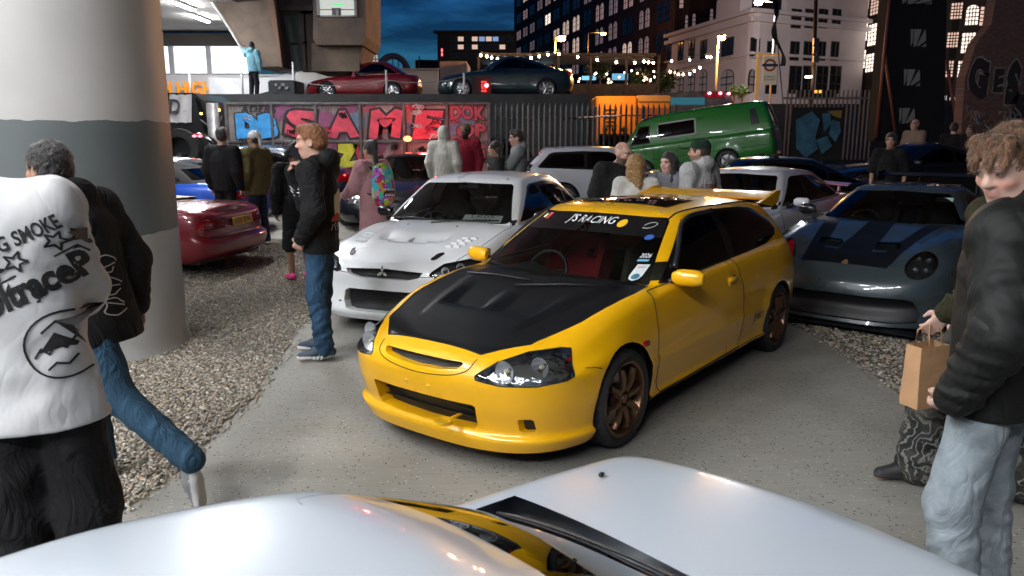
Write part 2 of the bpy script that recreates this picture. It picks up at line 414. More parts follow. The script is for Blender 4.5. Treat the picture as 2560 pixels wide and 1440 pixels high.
 def line(s, pts, ax, side, r=.004, mat=None, name='trim_line', n=24, out=0., mb=None):
  """thin line along 2D points (spline) projected on the body; ax (0,2) from side, (0,1) from top, (1,2) from front/back"""
  p = np.array(pts, float); t = np.arange(len(p)); q = pchip(t, p, np.linspace(0, len(p) - 1, n)); o = []
  for a, b in q:
   if ax == (0, 2): h = s.hit((a, 3 * side, b), (0, -side, 0))
   elif ax == (0, 1): h = s.hit((a, b, 3), (0, 0, -1))
   else: h = s.hit((-3 * side if side > 0 else 8, a, b), (side, 0, 0))
   if h[0] is not None: o.append(h[0] + h[1] * out)
  m2 = mb or MB()
  if len(o) > 1: m2.tube(o, r, 5)
  return m2 if mb else m2.build(name, mat or GAP, s.root, True)
 def decal(s, V, F, origin, ux, uz, d, name, mat, off=.003):
  """flat 2D mesh laid on the surface by rays along d"""
  P = []; ux, uz, d = Vector(ux), Vector(uz), Vector(d).normalized(); last = None
  for x, y in V:
   p = Vector(origin) + ux * x + uz * y; h = s.hit(p - d * 2, d)
   if h[0] is not None and (h[0] - p).length < .6: last = h[0] + h[1] * off
   P.append(last if last is not None else p)
  return meshobj(name, P, F, mat, s.root, False)
 def text(s, t, origin, ux, uz, d, name, mat, size=.1, width=None, shear=0., bold=0., off=.003):
  V, F = text_mesh(t, 1., shear, bold); mn, mx = V.min(0), V.max(0); c = (mn + mx) / 2
  V = (V - c) * np.array([width / (mx[0] - mn[0]) if width else size, size])
  return s.decal(V, F, origin, ux, uz, d, name, mat, off)
 def finish(s):
  bm = s.bm; bm.verts.ensure_lookup_table(); groups = {}
  for f in bm.faces: groups.setdefault(f[s.lay], []).append(f)
  s.objs = {}; jobs = []
  for k, fs in groups.items():
   if k == 0: jobs.append((k, fs)); continue
   todo = set(fs)                                   # islands become parts of their own
   while todo:
    f0 = todo.pop(); isl = [f0]; st = [f0]
    while st:
     f = st.pop()
     for e in f.edges:
      for g in e.link_faces:
       if g in todo: todo.discard(g); isl.append(g); st.append(g)
    if len(isl) > 3: jobs.append((k, isl))
  for k, fs in jobs:
   ix = {}; V = []; Nn = []; F = []
   for f in fs:
    q = []
    for v in f.verts:
     if v not in ix:
      ix[v] = len(V); V.append(v.co[:]); Nn.append(v[s.nl][:] if s.nl else v.normal[:])
     q.append(ix[v])
    F.append(q)
   o = meshobj(s.names[k], V, F, s.pm[k], s.root, True, auto=None if k in s.surf else R(35))
   if k in s.surf: o.data.normals_split_custom_set_from_vertices(Nn)
   s.objs.setdefault(s.names[k], []).append(o)
  bm.free(); return s
# ------------------------------------------------------------------ wheels
def circ(cx, cz, r, n=32): return [(cx + r * math.cos(2 * math.pi * i / n), cz + r * math.sin(2 * math.pi * i / n)) for i in range(n)]
def wheel(car, x, yout, r, width, rim, style, rimmat, spokes=5, caliper=None, dish=.05, lipmat=None, tread=False, proto=None, groove=RUBBER):
 """a wheel on each side of one axle: part wheel > tyre, brake_disc, caliper"""
 res = []
 for sg in (1, -1):
  if proto is None:
   mb = MB(); o = width
   # local: y=0 outer face, +y inwards
   mb.lathe([(rim + .012, .004), (rim + .004, 0), (rim - .012, .006), (rim - .02, .03), (rim - .035, dish + .035), (rim - .045, o - .03), (rim + .01, o)], 40, 'y')
   hub = dish * .75 + .008
   nn = spokes; wi, wo_ = style.get('wi', .05), style.get('wo', .035); fork = style.get('fork', 0); tw = style.get('twist', 0.)
   for i in range(nn):
    a = 2 * math.pi * i / nn + style.get('a0', 0.)
    for fk in ((-1, 1) if fork else (0,)):
     pts = []; K = 6
     for k in range(K + 1):
      t = k / K; rr = .045 + (rim - .03 - .045) * t; an = a + tw * t * t + fk * fork * t
      y = hub - .012 + (dish * .2) * (1 - t) * -1 + style.get('curve', .0) * math.sin(math.pi * t) - style.get('out', 0) * t
      pts.append((rr * math.cos(an), y, rr * math.sin(an), (wi + (wo_ - wi) * t) / 2, an))
     V = []; F = []
     for (px, py, pz, hw, an) in pts:
      tx, tz = -math.sin(an), math.cos(an)
      for (q, yy) in ((-hw, .0), (-hw * .55, -.009), (hw * .55, -.009), (hw, 0), (hw, .022), (-hw, .022)): V.append((px + tx * q, py + yy, pz + tz * q))
     for k in range(K):
      for j in range(6): F.append((k * 6 + j, k * 6 + (j + 1) % 6, (k + 1) * 6 + (j + 1) % 6, (k + 1) * 6 + j))
     mb.add(V, F)
   mb.lathe([(0, hub - .03), (.026, hub - .03), (.03, hub - .024), (.034, hub - .008), (.07, hub - .004), (.078, hub + .03)], 20, 'y')
   for i in range(5):
    a = 2 * math.pi * (i + .5) / 5; mb.lathe([(0, hub - .016), (.009, hub - .016), (.01, hub + .0)], 6, 'y', (.052 * math.cos(a), 0, .052 * math.sin(a)))
   W = mb.build('wheel', rimmat, car.root, True, R(40))
   if lipmat:
    l = MB(); l.lathe([(rim + .013, .003), (rim + .004, -.002), (rim - .012, .004), (rim - .02, .03), (rim - .03, dish + .03)], 40, 'y'); l.build('rim_lip', lipmat, W, True)
   t = MB(); sw = .022
   t.lathe([(rim + .006, .008), (rim + .02, -.003), ((r + rim) / 2, -.012), (r - .022, -.006), (r - .008, .01), (r - .001, .03), (r, .05), (r - .005, .055), (r - .005, .062), (r, .067), (r, o - .06), (r - .004, o - .02), (r - .03, o + .006), (rim, o)], 56, 'y')
   if tread:
    for i in range(34):
     a = 2 * math.pi * i / 34; ps = []
     for k in range(7):
      tt = k / 6; y = .008 + (o - .05) * tt * .6; an = a + .16 * math.sin(tt * 2.6) ; rr = r + .0006 if y > .03 else r - .012 * (1 - y / .03)
      ps.append((rr * math.cos(an), y, rr * math.sin(an)))
     t.tube(ps, .0035, 4)
   ty = t.build('tyre', RUBBER, W, True, R(30))
   if tread:
    me = ty.data; me.materials.append(GAP); n0 = 56 * 13
    for p in me.polygons:
     if p.index >= n0: p.material_index = 1
   d = MB(); d.lathe([(.075, dish + .05), (rim - .055, dish + .05), (rim - .055, dish + .07), (.075, dish + .07)], 32, 'y'); d.build('brake_disc', STEEL, W, True, R(40))
   if caliper:
    c = MB(); rc = rim - .075
    for k in range(5):
     an = math.pi + (k - 2) * .14 * 1.5; c.box((rc * math.cos(an), dish + .05, rc * math.sin(an)), (.055, .075, .066), bev=.01, rot=Matrix.Rotation(-an, 3, 'Y'))
    c.build('brake_caliper', caliper, W, True, R(40))
   proto = W
  else: W = dup(proto, car.root)
  W.location = (x, sg * yout, r); W.rotation_euler = (0, 0, math.pi if sg > 0 else 0)
  if sg < 0: W.rotation_euler = (0, 0, 0); 
  res.append(W)
 return proto
# ------------------------------------------------------------------ interior
def seat_mesh(red=False, bucket=False, w=.5):
 """seat: cushion and backrest as separate lists; origin at floor under the seat, facing -x"""
 rows = []
 prof = [(0, .30, .50), (.06, .36, .52), (.3, .33, .50), (.42, .32, .46)]
 def loft(secs):
  V = []; F = []; n = len(secs[0])
  for s_ in secs: V += s_
  for i in range(len(secs) - 1):
   for k in range(n): F.append((i * n + k, i * n + (k + 1) % n, (i + 1) * n + (k + 1) % n, (i + 1) * n + k))
  F.append(tuple(range(n))[::-1]); F.append(tuple((len(secs) - 1) * n + k for k in range(n))); return V, F
 secs = []
 for t in np.linspace(0, 1, 15):
  z = .25 + .83 * t; x = .50 + .30 * t + .03 * math.sin(3 * t)
  hw = float(pchip([0, .2, .45, .62, .74, .86, 1], [.24, .26, .26, .27, .175, .16, .11], np.array(t))) * (w / .5)
  bol = float(pchip([0, .3, .6, .72, 1], [.10, .12, .12, .05, .03], np.array(t)))
  ring = []
  for (fy, fx) in ((-1, -bol), (-.82, -bol * 1.05), (-.55, 0), (0, .012), (.55, 0), (.82, -bol * 1.05), (1, -bol), (1.0, .06), (.5, .09), (-.5, .09), (-1.0, .06)): ring.append((x + fx, fy * hw, z))
  secs.append(ring)
 back = loft(secs); secs = []
 for t in np.linspace(0, 1, 8):
  x = .02 + .52 * t; hw = .25 * (w / .5); zz = .34 - .05 * t; ring = []
  for (fy, fz) in ((-1, .07), (-.8, .08), (-.5, 0), (.5, 0), (.8, .08), (1, .07), (1, -.14), (-1, -.14)): ring.append((x, fy * hw, zz + fz * (1 if t > .1 else .3)))
  secs.append(ring)
 return back, loft(secs)
def interior(car, seatx=1.75, floor=.22, y=.36, seatmat=None, dashx=1.15, dashz=.88, hw=.66, x1=3.4, wheel_side=1, bucket=None, passmat=None, top=.55):
 r = car.root; mb = MB()
 mb.box(((dashx + x1) / 2 - .1, 0, floor), (x1 - dashx + .3, hw * 2, .03)); mb.box((x1, 0, (floor + top) / 2 + .05), (.03, hw * 2, top - floor + .1))
 for sg in (1, -1): mb.box(((dashx + x1) / 2, sg * (hw + .03), (floor + top) / 2 + .1), (x1 - dashx, .03, top - floor + .2))
 mb.build('cabin_tub', INTERIOR, r)
 d = MB()
 for (a, b) in ((dashx - .12, dashx + .32),):
  V = []; F = []; n = 9; prof = [(dashx - .2, dashz - .03), (dashx + .05, dashz + .0), (dashx + .25, dashz - .01), (dashx + .34, dashz - .06), (dashx + .36, dashz - .16), (dashx + .28, dashz - .4)]
  ys = np.linspace(-hw, hw, 17)
  for yy in ys:
   hump = .06 * math.exp(-((yy - wheel_side * y) / .16) ** 2)
   for j, (xx, zz) in enumerate(prof): V.append((xx, yy, zz + (hump if j in (2, 3) else hump * .4 if j == 1 else 0)))
  m = len(prof)
  for i in range(16):
   for j in range(m - 1): F.append((i * m + j, (i + 1) * m + j, (i + 1) * m + j + 1, i * m + j + 1))
  d.add(V, F)
 d.build('dashboard', M('dash_plastic', (.02, .02, .02), .65), r, True)
 sw = MB(); cx, cz = dashx + .45, dashz - .06; ps = []
 for i in range(25):
  a = 2 * math.pi * i / 24; ps.append((cx + .175 * math.sin(a) * .42, wheel_side * y + .175 * math.cos(a), cz + .175 * math.sin(a) * .9))
 sw.tube(ps, .014, 6, False)
 for a in (0.2, math.pi - .2, -math.pi / 2): sw.tube([(cx, wheel_side * y, cz), (cx + .17 * math.sin(a) * .42, wheel_side * y + .17 * math.cos(a), cz + .17 * math.sin(a) * .9)], .012, 5)
 sw.build('steering_wheel', M('leather_black', (.015, .015, .015), .5), r, True)
 (bv, bf), (cv, cf_) = seat_mesh()
 for sg in (1, -1):
  m = (seatmat if (sg == wheel_side or passmat is None) else passmat) or INTERIOR
  o = meshobj('seat', [(a + seatx - .35, b + sg * y, c + floor) for a, b, c in bv] + [(a + seatx - .35, b + sg * y, c + floor) for a, b, c in cv], list(bf) + [tuple(i + len(bv) for i in f) for f in cf_], m, r, True, auto=R(50))
 return r
def mirror_caps(car, x, y, z, mat, d=(.10, .19, .12), stalk=True, wing=0):
 for sg in (1, -1):
  mb = MB(); V = []; F = []; K = 7; nn = 12
  for k in range(K):
   t = k / (K - 1); yy = d[1] * (t - .35); s_ = (1 - abs(2 * t - 1) ** 3.2) ** .5 * .5 + .5 if 0 < t < 1 else .55
   for i in range(nn):
    a = 2 * math.pi * i / nn; ca, sa = math.cos(a), math.sin(a); f = (abs(ca) ** 3 + abs(sa) ** 3) ** (-1 / 3)
    V.append((x + d[0] / 2 * f * ca * s_ + .03 * t, sg * (y + yy), z + d[2] / 2 * f * sa * s_ + wing * t))
  for k in range(K - 1):
   for i in range(nn): F.append((k * nn + i, k * nn + (i + 1) % nn, (k + 1) * nn + (i + 1) % nn, (k + 1) * nn + i))
  F.append(tuple(range(nn))[::-1]); F.append(tuple((K - 1) * nn + i for i in range(nn))); mb.add(V, F)
  o = mb.build('wing_mirror', mat, car.root, True, R(50))
  g = MB(); g.box((x + d[0] / 2 + .018, sg * (y + d[1] * .15), z), (.006, d[1] * .75, d[2] * .75), bev=.002); g.build('mirror_glass', CHROME, o)
  if stalk:
   k = MB(); k.tube([(x + .02, sg * (y - d[1] * .3), z - .02), (x + .03, sg * (y - d[1] * .3 - .12), z - d[2] * .5 - .02)], .022, 6); k.build('stalk', BLACK, o, True)
def wipers(car, pts):
 for (a, b) in pts:
  mb = MB(); mb.tube([a, ((a[0] + b[0]) / 2 - .01, (a[1] + b[1]) / 2, (a[2] + b[2]) / 2 + .012), b], .008, 5); mb.build('wiper', BLACK, car.root, True)
def gz(y): y = min(y, 18.7); return .055 * max(0., math.sqrt((y - 11) ** 2 + .6) / 2 + (y - 11) / 2)
# ================================================================== the setting
PT = R(11.03)
def P(u, v, Y):
 """point seen at (u, v) of the 2560 x 1440 photograph at distance Y ahead of the camera"""
 y = (v - 720) / 1920; d = (math.cos(PT) - y * math.sin(PT)); k = Y / d
 return Vector(((u - 1280) / 1920 * k, Y, 1.80 - (math.sin(PT) + y * math.cos(PT)) * k))
def nodes(m): return m.node_tree.nodes, m.node_tree.links, m.node_tree.nodes['Principled BSDF']
def concrete_mat():
 m = M('yard_concrete', (.2, .19, .17), .78); N, L, b = nodes(m)
 t = N.new('ShaderNodeTexCoord')
 def noise(sc, det=5, vec=None):
  n = N.new('ShaderNodeTexNoise'); n.inputs['Scale'].default_value = sc; n.inputs['Detail'].default_value = det; L.new(vec or t.outputs['Object'], n.inputs['Vector']); return n.outputs[0]
 def ramp(i, a, b_, c0, c1):
  r = N.new('ShaderNodeValToRGB'); r.color_ramp.elements[0].position = a; r.color_ramp.elements[1].position = b_; r.color_ramp.elements[0].color = (*c0, 1); r.color_ramp.elements[1].color = (*c1, 1); L.new(i, r.inputs[0]); return r.outputs[0]
 def mix(f, a, c, mode='MIX', k=1.):
  x = N.new('ShaderNodeMix'); x.data_type = 'RGBA'; x.blend_type = mode
  if f is None: x.inputs[0].default_value = k
  else: L.new(f, x.inputs[0])
  for i, q in ((6, a), (7, c)):
   if isinstance(q, tuple): x.inputs[i].default_value = (*q, 1)
   else: L.new(q, x.inputs[i])
  return x.outputs[2]
 base = ramp(noise(.9, 8), .3, .7, (.215, .205, .185), (.32, .305, .275))
 mp = N.new('ShaderNodeMapping'); mp.inputs['Rotation'].default_value = (0, 0, R(-52)); mp.inputs['Scale'].default_value = (1.5, 55, 1); L.new(t.outputs['Object'], mp.inputs[0])
 brush = ramp(noise(2.2, 4, mp.outputs[0]), .35, .65, (.62, .62, .62), (1.18, 1.18, 1.18)); base = mix(None, base, brush, 'MULTIPLY', .35)
 vo = N.new('ShaderNodeTexVoronoi'); vo.inputs['Scale'].default_value = 44; L.new(t.outputs['Object'], vo.inputs['Vector'])
 sel = ramp(vo.outputs['Color'], .52, .54, (0, 0, 0), (1, 1, 1)); dot = ramp(vo.outputs['Distance'], .20, .30, (1, 1, 1), (0, 0, 0))
 f = N.new('ShaderNodeMath'); f.operation = 'MULTIPLY'; L.new(sel, f.inputs[0]); L.new(dot, f.inputs[1])
 sv = N.new('ShaderNodeSeparateColor'); L.new(vo.outputs['Color'], sv.inputs[0])
 agg = ramp(sv.outputs[2], .2, .8, (.07, .065, .06), (.46, .43, .38)); base = mix(f.outputs[0], base, agg)
 v2 = N.new('ShaderNodeTexVoronoi'); v2.inputs['Scale'].default_value = 15; L.new(t.outputs['Object'], v2.inputs['Vector'])
 pit = ramp(v2.outputs['Distance'], .07, .12, (1, 1, 1), (0, 0, 0)); base = mix(pit, base, (.03, .028, .026))
 stain = ramp(noise(.35, 6), .52, .72, (0, 0, 0), (1, 1, 1)); base = mix(stain, base, (.13, .125, .115))
 L.new(base, b.inputs['Base Color'])
 bp = N.new('ShaderNodeBump'); bp.inputs['Strength'].default_value = .35; bp.inputs['Distance'].default_value = .006; L.new(noise(70, 6), bp.inputs['Height']); L.new(bp.outputs[0], b.inputs['Normal'])
 L.new(ramp(noise(2.5, 5), .3, .7, (.62, .62, .62), (.85, .85, .85)), b.inputs['Roughness'])
 return m
def sheet(name, xs, ys, zf, mat, kind='structure'):
 V = [(x, y, zf(x, y)) for y in ys for x in xs]; n = len(xs)
 return tag(meshobj(name, V, [(j * n + i, j * n + i + 1, (j + 1) * n + i + 1, (j + 1) * n + i) for j in range(len(ys) - 1) for i in range(n - 1)], mat, None, True), kind=kind)
ys_ = [-40, -10, 0, 5, 10] + [10.5 + .5 * i for i in range(8)] + [16, 20, 25, 30, 45, 80, 200, 600, 1500]
sheet('ground', [-1200, -200, -60, -20, -6, 0, 6, 20, 60, 200, 1200], ys_, lambda x, y: gz(min(y, 28)), concrete_mat())
# ---- gravel either side of the concrete lane
def edgeL(y): return -1.88 + .05 * math.sin(y * 1.7) + .03 * math.sin(y * 5.1) - (.12 * (y - 6.0) if y > 6.0 else 0) * .9
def edgeR(y): return 2.78 + .04 * math.sin(y * 2.1 + 1)
BED = M('gravel_bed', (.11, .095, .075), .95, bump=(45, 1., .03), var=(38, .75, (.30, .27, .22)))
yy_ = np.arange(1.6, 13.01, .3)
def strip(name, y, fa, fb, n):
 V = []; F = []
 for q in y:
  a, b = fa(q), fb(q)
  for i in range(n + 1): V.append((a + (b - a) * i / n, q, gz(q) + .006))
 for j in range(len(y) - 1):
  for i in range(n): F.append((j * (n + 1) + i, j * (n + 1) + i + 1, (j + 1) * (n + 1) + i + 1, (j + 1) * (n + 1) + i))
 return tag(meshobj(name, V, F, BED, None, True), kind='structure')
strip('gravel_bed', yy_, lambda y: -16, edgeL, 10); strip('gravel_bed', np.arange(4.0, 22, .4), edgeR, lambda y: 16, 6)
def stones(name, pts, size, seed):
 rg = np.random.default_rng(seed); t = (1 + 5 ** .5) / 2
 ico = np.array([(-1, t, 0), (1, t, 0), (-1, -t, 0), (1, -t, 0), (0, -1, t), (0, 1, t), (0, -1, -t), (0, 1, -t), (t, 0, -1), (t, 0, 1), (-t, 0, -1), (-t, 0, 1)]); ico /= np.linalg.norm(ico[0])
 fc = np.array([(0, 11, 5), (0, 5, 1), (0, 1, 7), (0, 7, 10), (0, 10, 11), (1, 5, 9), (5, 11, 4), (11, 10, 2), (10, 7, 6), (7, 1, 8), (3, 9, 4), (3, 4, 2), (3, 2, 6), (3, 6, 8), (3, 8, 9), (4, 9, 5), (2, 4, 11), (6, 2, 10), (8, 6, 7), (9, 8, 1)])
 n = len(pts); s = size * rg.uniform(.6, 1.35, (n, 1, 1)) * rg.uniform([.8, .6, .42], [1.35, 1.0, .75], (n, 3))[:, None, :]
 v = ico[None] * s * rg.uniform(.8, 1.2, (n, 12, 1))
 a = rg.uniform(0, 6.28, n); ca, sa = np.cos(a)[:, None], np.sin(a)[:, None]; tl = rg.normal(0, .35, n)[:, None]
 x = v[..., 0] * ca - v[..., 1] * sa; y = v[..., 0] * sa + v[..., 1] * ca; z = v[..., 2] + x * tl
 v = np.stack([x, y, z], -1) + pts[:, None, :]
 F = (fc[None] + (np.arange(n) * 12)[:, None, None]).reshape(-1, 3)
 me = bpy.data.meshes.new(name); me.vertices.add(n * 12); me.vertices.foreach_set('co', v.reshape(-1).astype(np.float32)); me.loops.add(len(F) * 3); me.loops.foreach_set('vertex_index', F.reshape(-1).astype(np.int32))
 me.polygons.add(len(F)); me.polygons.foreach_set('loop_start', np.arange(0, len(F) * 3, 3, dtype=np.int32)); me.polygons.foreach_set('use_smooth', np.ones(len(F), bool)); me.update()
 pal = np.array([(.33, .285, .225), (.26, .225, .18), (.18, .16, .135), (.38, .35, .30), (.24, .18, .12), (.11, .10, .095), (.30, .22, .14), (.48, .46, .42)]); w_ = np.array([.22, .22, .16, .12, .1, .08, .06, .04])
 c = pal[rg.choice(8, n, p=w_ / w_.sum())] * rg.uniform(.85, 1.35, (n, 1)); c4 = np.ones((n, 12, 4), np.float32); c4[..., :3] = c[:, None]
 at = me.color_attributes.new('Col', 'FLOAT_COLOR', 'POINT'); at.data.foreach_set('color', c4.reshape(-1))
 me.materials.append(attr_mat('pebble', .6, bump=(150, .25, .003))); o = bpy.data.objects.new(name, me); link(o); return tag(o, kind='stuff')
def scatter(fn, n, y0, y1, x0, x1, seed, size):
 rg = np.random.default_rng(seed); y = rg.uniform(y0, y1, n); x = rg.uniform(x0, x1, n); k = np.array([fn(a, b) for a, b in zip(x, y)]); x, y = x[k], y[k]
 return np.stack([x, y, np.array([gz(q) for q in y]) + .006 + rg.uniform(.0, size * .8, len(y))], 1)
inview = lambda x, y: abs(x) < .69 * y + .35
gl = lambda x, y: (x < edgeL(y) + .05 * random.random() ** 3 * 2) and inview(x, y) and math.hypot(x + 3.845, y - 6.58) > .88
pp = [scatter(gl, 26000, 2.4, 6.2, -4.6, -1.7, 1, .012), scatter(gl, 26000, 6.2, 12.5, -6.2, -1.7, 2, .015), scatter(lambda x, y: x > edgeR(y) - .05 * random.random() ** 3 * 2 and inview(x, y), 16000, 4.2, 9.5, 2.65, 5.6, 3, .014)]
tag(stones('gravel', np.concatenate(pp[:2]), .0120, 5), 'grey and brown gravel along the left of the concrete lane', 'gravel'); tag(stones('gravel', pp[2], .0135, 6), 'dim brown gravel under the slate grey coupe', 'gravel')
# ---- big round pillar with a grey painted band
def pillar_mat():
 m = M('pillar_paint', (.6, .6, .6), .55, bump=(14, .15, .01)); N, L, b = nodes(m); t = N.new('ShaderNodeTexCoord'); s = N.new('ShaderNodeSeparateXYZ'); L.new(t.outputs['Object'], s.inputs[0])
 n = N.new('ShaderNodeTexNoise'); n.inputs['Scale'].default_value = 5; n.inputs['Detail'].default_value = 6; L.new(t.outputs['Object'], n.inputs['Vector'])
 n3 = N.new('ShaderNodeTexNoise'); n3.inputs['Scale'].default_value = 1.1; n3.inputs['Detail'].default_value = 6; L.new(t.outputs['Object'], n3.inputs['Vector'])
 a = N.new('ShaderNodeMath'); a.operation = 'MULTIPLY_ADD'; a.inputs[1].default_value = .07; L.new(n.outputs[0], a.inputs[0]); L.new(s.outputs[2], a.inputs[2])
 r = N.new('ShaderNodeValToRGB'); e = r.color_ramp; e.interpolation = 'CONSTANT'; mr = N.new('ShaderNodeMapRange'); mr.inputs[1].default_value = 0; mr.inputs[2].default_value = 4; L.new(a.outputs[0], mr.inputs[0]); L.new(mr.outputs[0], r.inputs[0])
 e.elements[0].color = (.45, .45, .44, 1); e.elements[1].position = (1.05) / 4; e.elements[1].color = (.12, .138, .142, 1); q = e.elements.new(1.965 / 4); q.color = (.50, .485, .475, 1)
 x = N.new('ShaderNodeMix'); x.data_type = 'RGBA'; x.blend_type = 'MULTIPLY'; x.inputs[0].default_value = .6; r2 = N.new('ShaderNodeValToRGB'); r2.color_ramp.elements[0].position = .3; r2.color_ramp.elements[1].position = .7
 r2.color_ramp.elements[0].color = (.75, .74, .72, 1); r2.color_ramp.elements[1].color = (1.05, 1.05, 1.05, 1); L.new(n3.outputs[0], r2.inputs[0]); L.new(r.outputs[0], x.inputs[6]); L.new(r2.outputs[0], x.inputs[7]); L.new(x.outputs[2], b.inputs['Base Color']); return m
mb = MB(); mb.lathe([(.95, -.05), (.925, .02), (.90, .12), (.90, 1.0), (.90, 2), (.90, 4), (.90, 6.25)], 72)
o = mb.build('concrete_pillar', pillar_mat(), None, True); o.location = (-3.845, 6.58, 0); tag(o, 'massive round white pillar with a grey painted band', 'pillar')
# ---- viaduct above with strip lights
CONC = M('viaduct_concrete', (.36, .35, .33), .85, bump=(9, .2, .01), var=(1.2, .15))
mb = MB(); mb.box((-5.2, 2.0, 6.55), (28.4, 23, .6)); mb.box((-8.4, 17.5, 6.56), (22, 8, .58)); mb.box((-14.3, 28.0, 6.55), (10.2, 13, .6)); tag(mb.build('viaduct_soffit', CONC), 'pale concrete viaduct deck overhead carrying rows of strip lights', 'viaduct')  # unseen right side widened to keep blue sky light off the cars
STRIP = emis('strip_tube', (.96, .98, 1.0), 500.)
fx = MB(); fx.box((0, 0, .05), (.16, 1.55, .09), bev=.02); fo = fx.build('strip_light', M('fixture_white', (.7, .7, .7), .5))
tu = MB(); tu.box((0, 0, -.012), (.11, 1.45, .035), bev=.012); tube_o = tu.build('tube', STRIP, fo)
first = True
def put_strip(x, y, z=6.2, label=None):
 global first
 o = fo if first else dup(fo); first = False; o.location = (x, y, z - .1); tag(o, label, 'light', 'strip lights under the viaduct deck'); return o
for i, (x, y) in enumerate([(-10.5, 24.6), (-11.0, 27.2), (-11.55, 29.9)]): put_strip(x, y, 6.25, ['nearest strip light on the pale soffit', 'middle strip light on the pale soffit', 'farthest strip light on the pale soffit'][i])
ORD = 'first second third fourth fifth sixth seventh eighth ninth tenth eleventh twelfth thirteenth fourteenth fifteenth sixteenth'.split()
for i, (x, y) in enumerate(STRIPS): put_strip(x, y, 6.25, ORD[i] + ' unseen strip light on the viaduct soffit over the yard').rotation_euler.z = R(90) if y == -4.6 else 0
# ---- hoarding with graffiti
WY = 17.9; g0 = gz(WY)
HO = empty('graffiti_hoarding', (0, WY, g0), 0, 'metal framed hoarding covered in pink, blue and black graffiti', 'hoarding')
PAN = M('hoarding_panel', (.20, .175, .165), .75, bump=(130, .5, .01), var=(3, .35)); FRM = M('hoarding_frame', (.10, .095, .095), .6, .3, var=(6, .4))
xs = [(u - 1280) / 1920 * WY for u in (584, 695, 802, 910, 1017, 1122, 1224)]; zt = P(900, 258, WY).z - g0; zm = P(900, 354, WY).z - g0
for a, b in zip(xs[:-1], xs[1:]):
 for (z0, z1) in ((.05, zm - .03), (zm + .03, zt - .03)):
  m = MB(); n = 14; V = []
  for i in range(n * 4 + 1):
   x = a + .03 + (b - a - .06) * i / (n * 4); d = .012 * (1 if (i // 2) % 2 else 0); V += [(x, -d, z0), (x, -d, z1)]
  m.add(V, [(2 * i, 2 * i + 2, 2 * i + 3, 2 * i + 1) for i in range(n * 4)]); m.build('panel', PAN, HO)
for x in xs: m = MB(); m.box((x, -.02, zt / 2), (.07, .09, zt), bev=.01); m.build('post', FRM, HO)
for z in (zt - .01, zm, .04): m = MB(); m.box(((xs[0] + xs[-1]) / 2, -.02, z), (xs[-1] - xs[0] + .1, .075, .06), bev=.008); m.build('rail', FRM, HO)
m = MB(); m.tube([(xs[0] - .28, -.1, 0), (xs[0] - .28, -.1, zt)], .13, 14); m.build('end_post', M('galvanised', (.30, .30, .30), .5, .5, var=(4, .3)), HO, True)
def graf(s, u0, u1, v0, v1, fill, outline, shear=0, b1=.05, b2=.11, y=-.035, ow=.1, rot=0, depth=.004):
 """letter stretched over a box on the hoarding, outline behind the fill"""
 for (bold, mat, dy, nm) in ((b2, outline, 0, 'graffiti_outline'), (b1, fill, -.004, 'graffiti_fill')):
  if mat is None: continue
  V, F = text_mesh(s, 1., shear, bold); mn, mx = text_mesh(s, 1., shear, b2)[0].min(0), text_mesh(s, 1., shear, b2)[0].max(0)
  a, c = P(u0, v1, WY), P(u1, v0, WY); Q = []
  for x, z in V:
   fx_, fz = (x - mn[0]) / (mx[0] - mn[0]), (z - mn[1]) / (mx[1] - mn[1]); fz += .05 * math.sin(fx_ * 7 + u0); fx_ += rot * (fz - .5)
   Q.append((a.x + (c.x - a.x) * fx_, y + dy, a.z - g0 + (c.z - a.z) * fz))
  meshobj(nm, Q, F, mat, HO, False)
gp = lambda n, c: M('spray_' + n, c, .7, var=(5, .35), bump=(130, .3, .006))
PINK, SBLK, SBLUE, SLIME, SRED, SBEI, SWH = gp('pink', (.55, .06, .10)), gp('black', (.012, .014, .018)), gp('blue', (.04, .28, .62)), gp('lime', (.42, .46, .03)), gp('red', (.40, .03, .04)), gp('beige', (.38, .26, .17)), gp('white', (.5, .5, .48))
rg = np.random.default_rng(21)
for i in range(30):                                                 # older paint under the letters
 u, v = rg.uniform(600, 1215), rg.uniform(268, 400)
 if (u < 700 and v < 354): continue
 n_ = 9; rx, rz = rg.uniform(18, 45), rg.uniform(12, 30); c_ = [(.26, .05, .08), (.20, .06, .13), (.33, .10, .10), (.12, .05, .10), (.28, .22, .20), (.10, .16, .24)][i % 6]
 pts = [P(u + rx * math.cos(a) * rg.uniform(.7, 1.2), min(max(v + rz * math.sin(a) * rg.uniform(.7, 1.2), 263), 440), WY) for a in np.linspace(0, 6.28, n_, endpoint=False)]
 meshobj('old_paint', [(min(max(p.x, xs[0] + .05), xs[-1] - .05), -.018 - .0005 * i, p.z - g0) for p in pts], [tuple(range(n_))], gp('old%d' % (i % 6), c_), HO, False)
graf('D', 590, 650, 280, 350, SBLUE, SBLK, 0, .12, .17); graf('B', 645, 698, 282, 350, SBLUE, SBLK, 0, .12, .17)
for ch, a, b in (('S', 704, 800), ('A', 812, 905), ('M', 915, 1015), ('E', 1022, 1118)): graf(ch, a, b, 268, 350, PINK, SBLK, .12 if ch != 'A' else 0, .06, .12)
graf('ADERS', 602, 692, 264, 282, SBLK, None, .2, .012, .012); graf('DOK', 1124, 1218, 262, 302, gp('rose', (.33, .06, .09)), SBLK, 0, .05, .09); graf('OP', 1140, 1218, 308, 345, gp('rose', ()), SBLK, 0, .05, .09); graf('NE', 1170, 1216, 364, 398, gp('rose', ()), SBLK, 0, .02, .06)
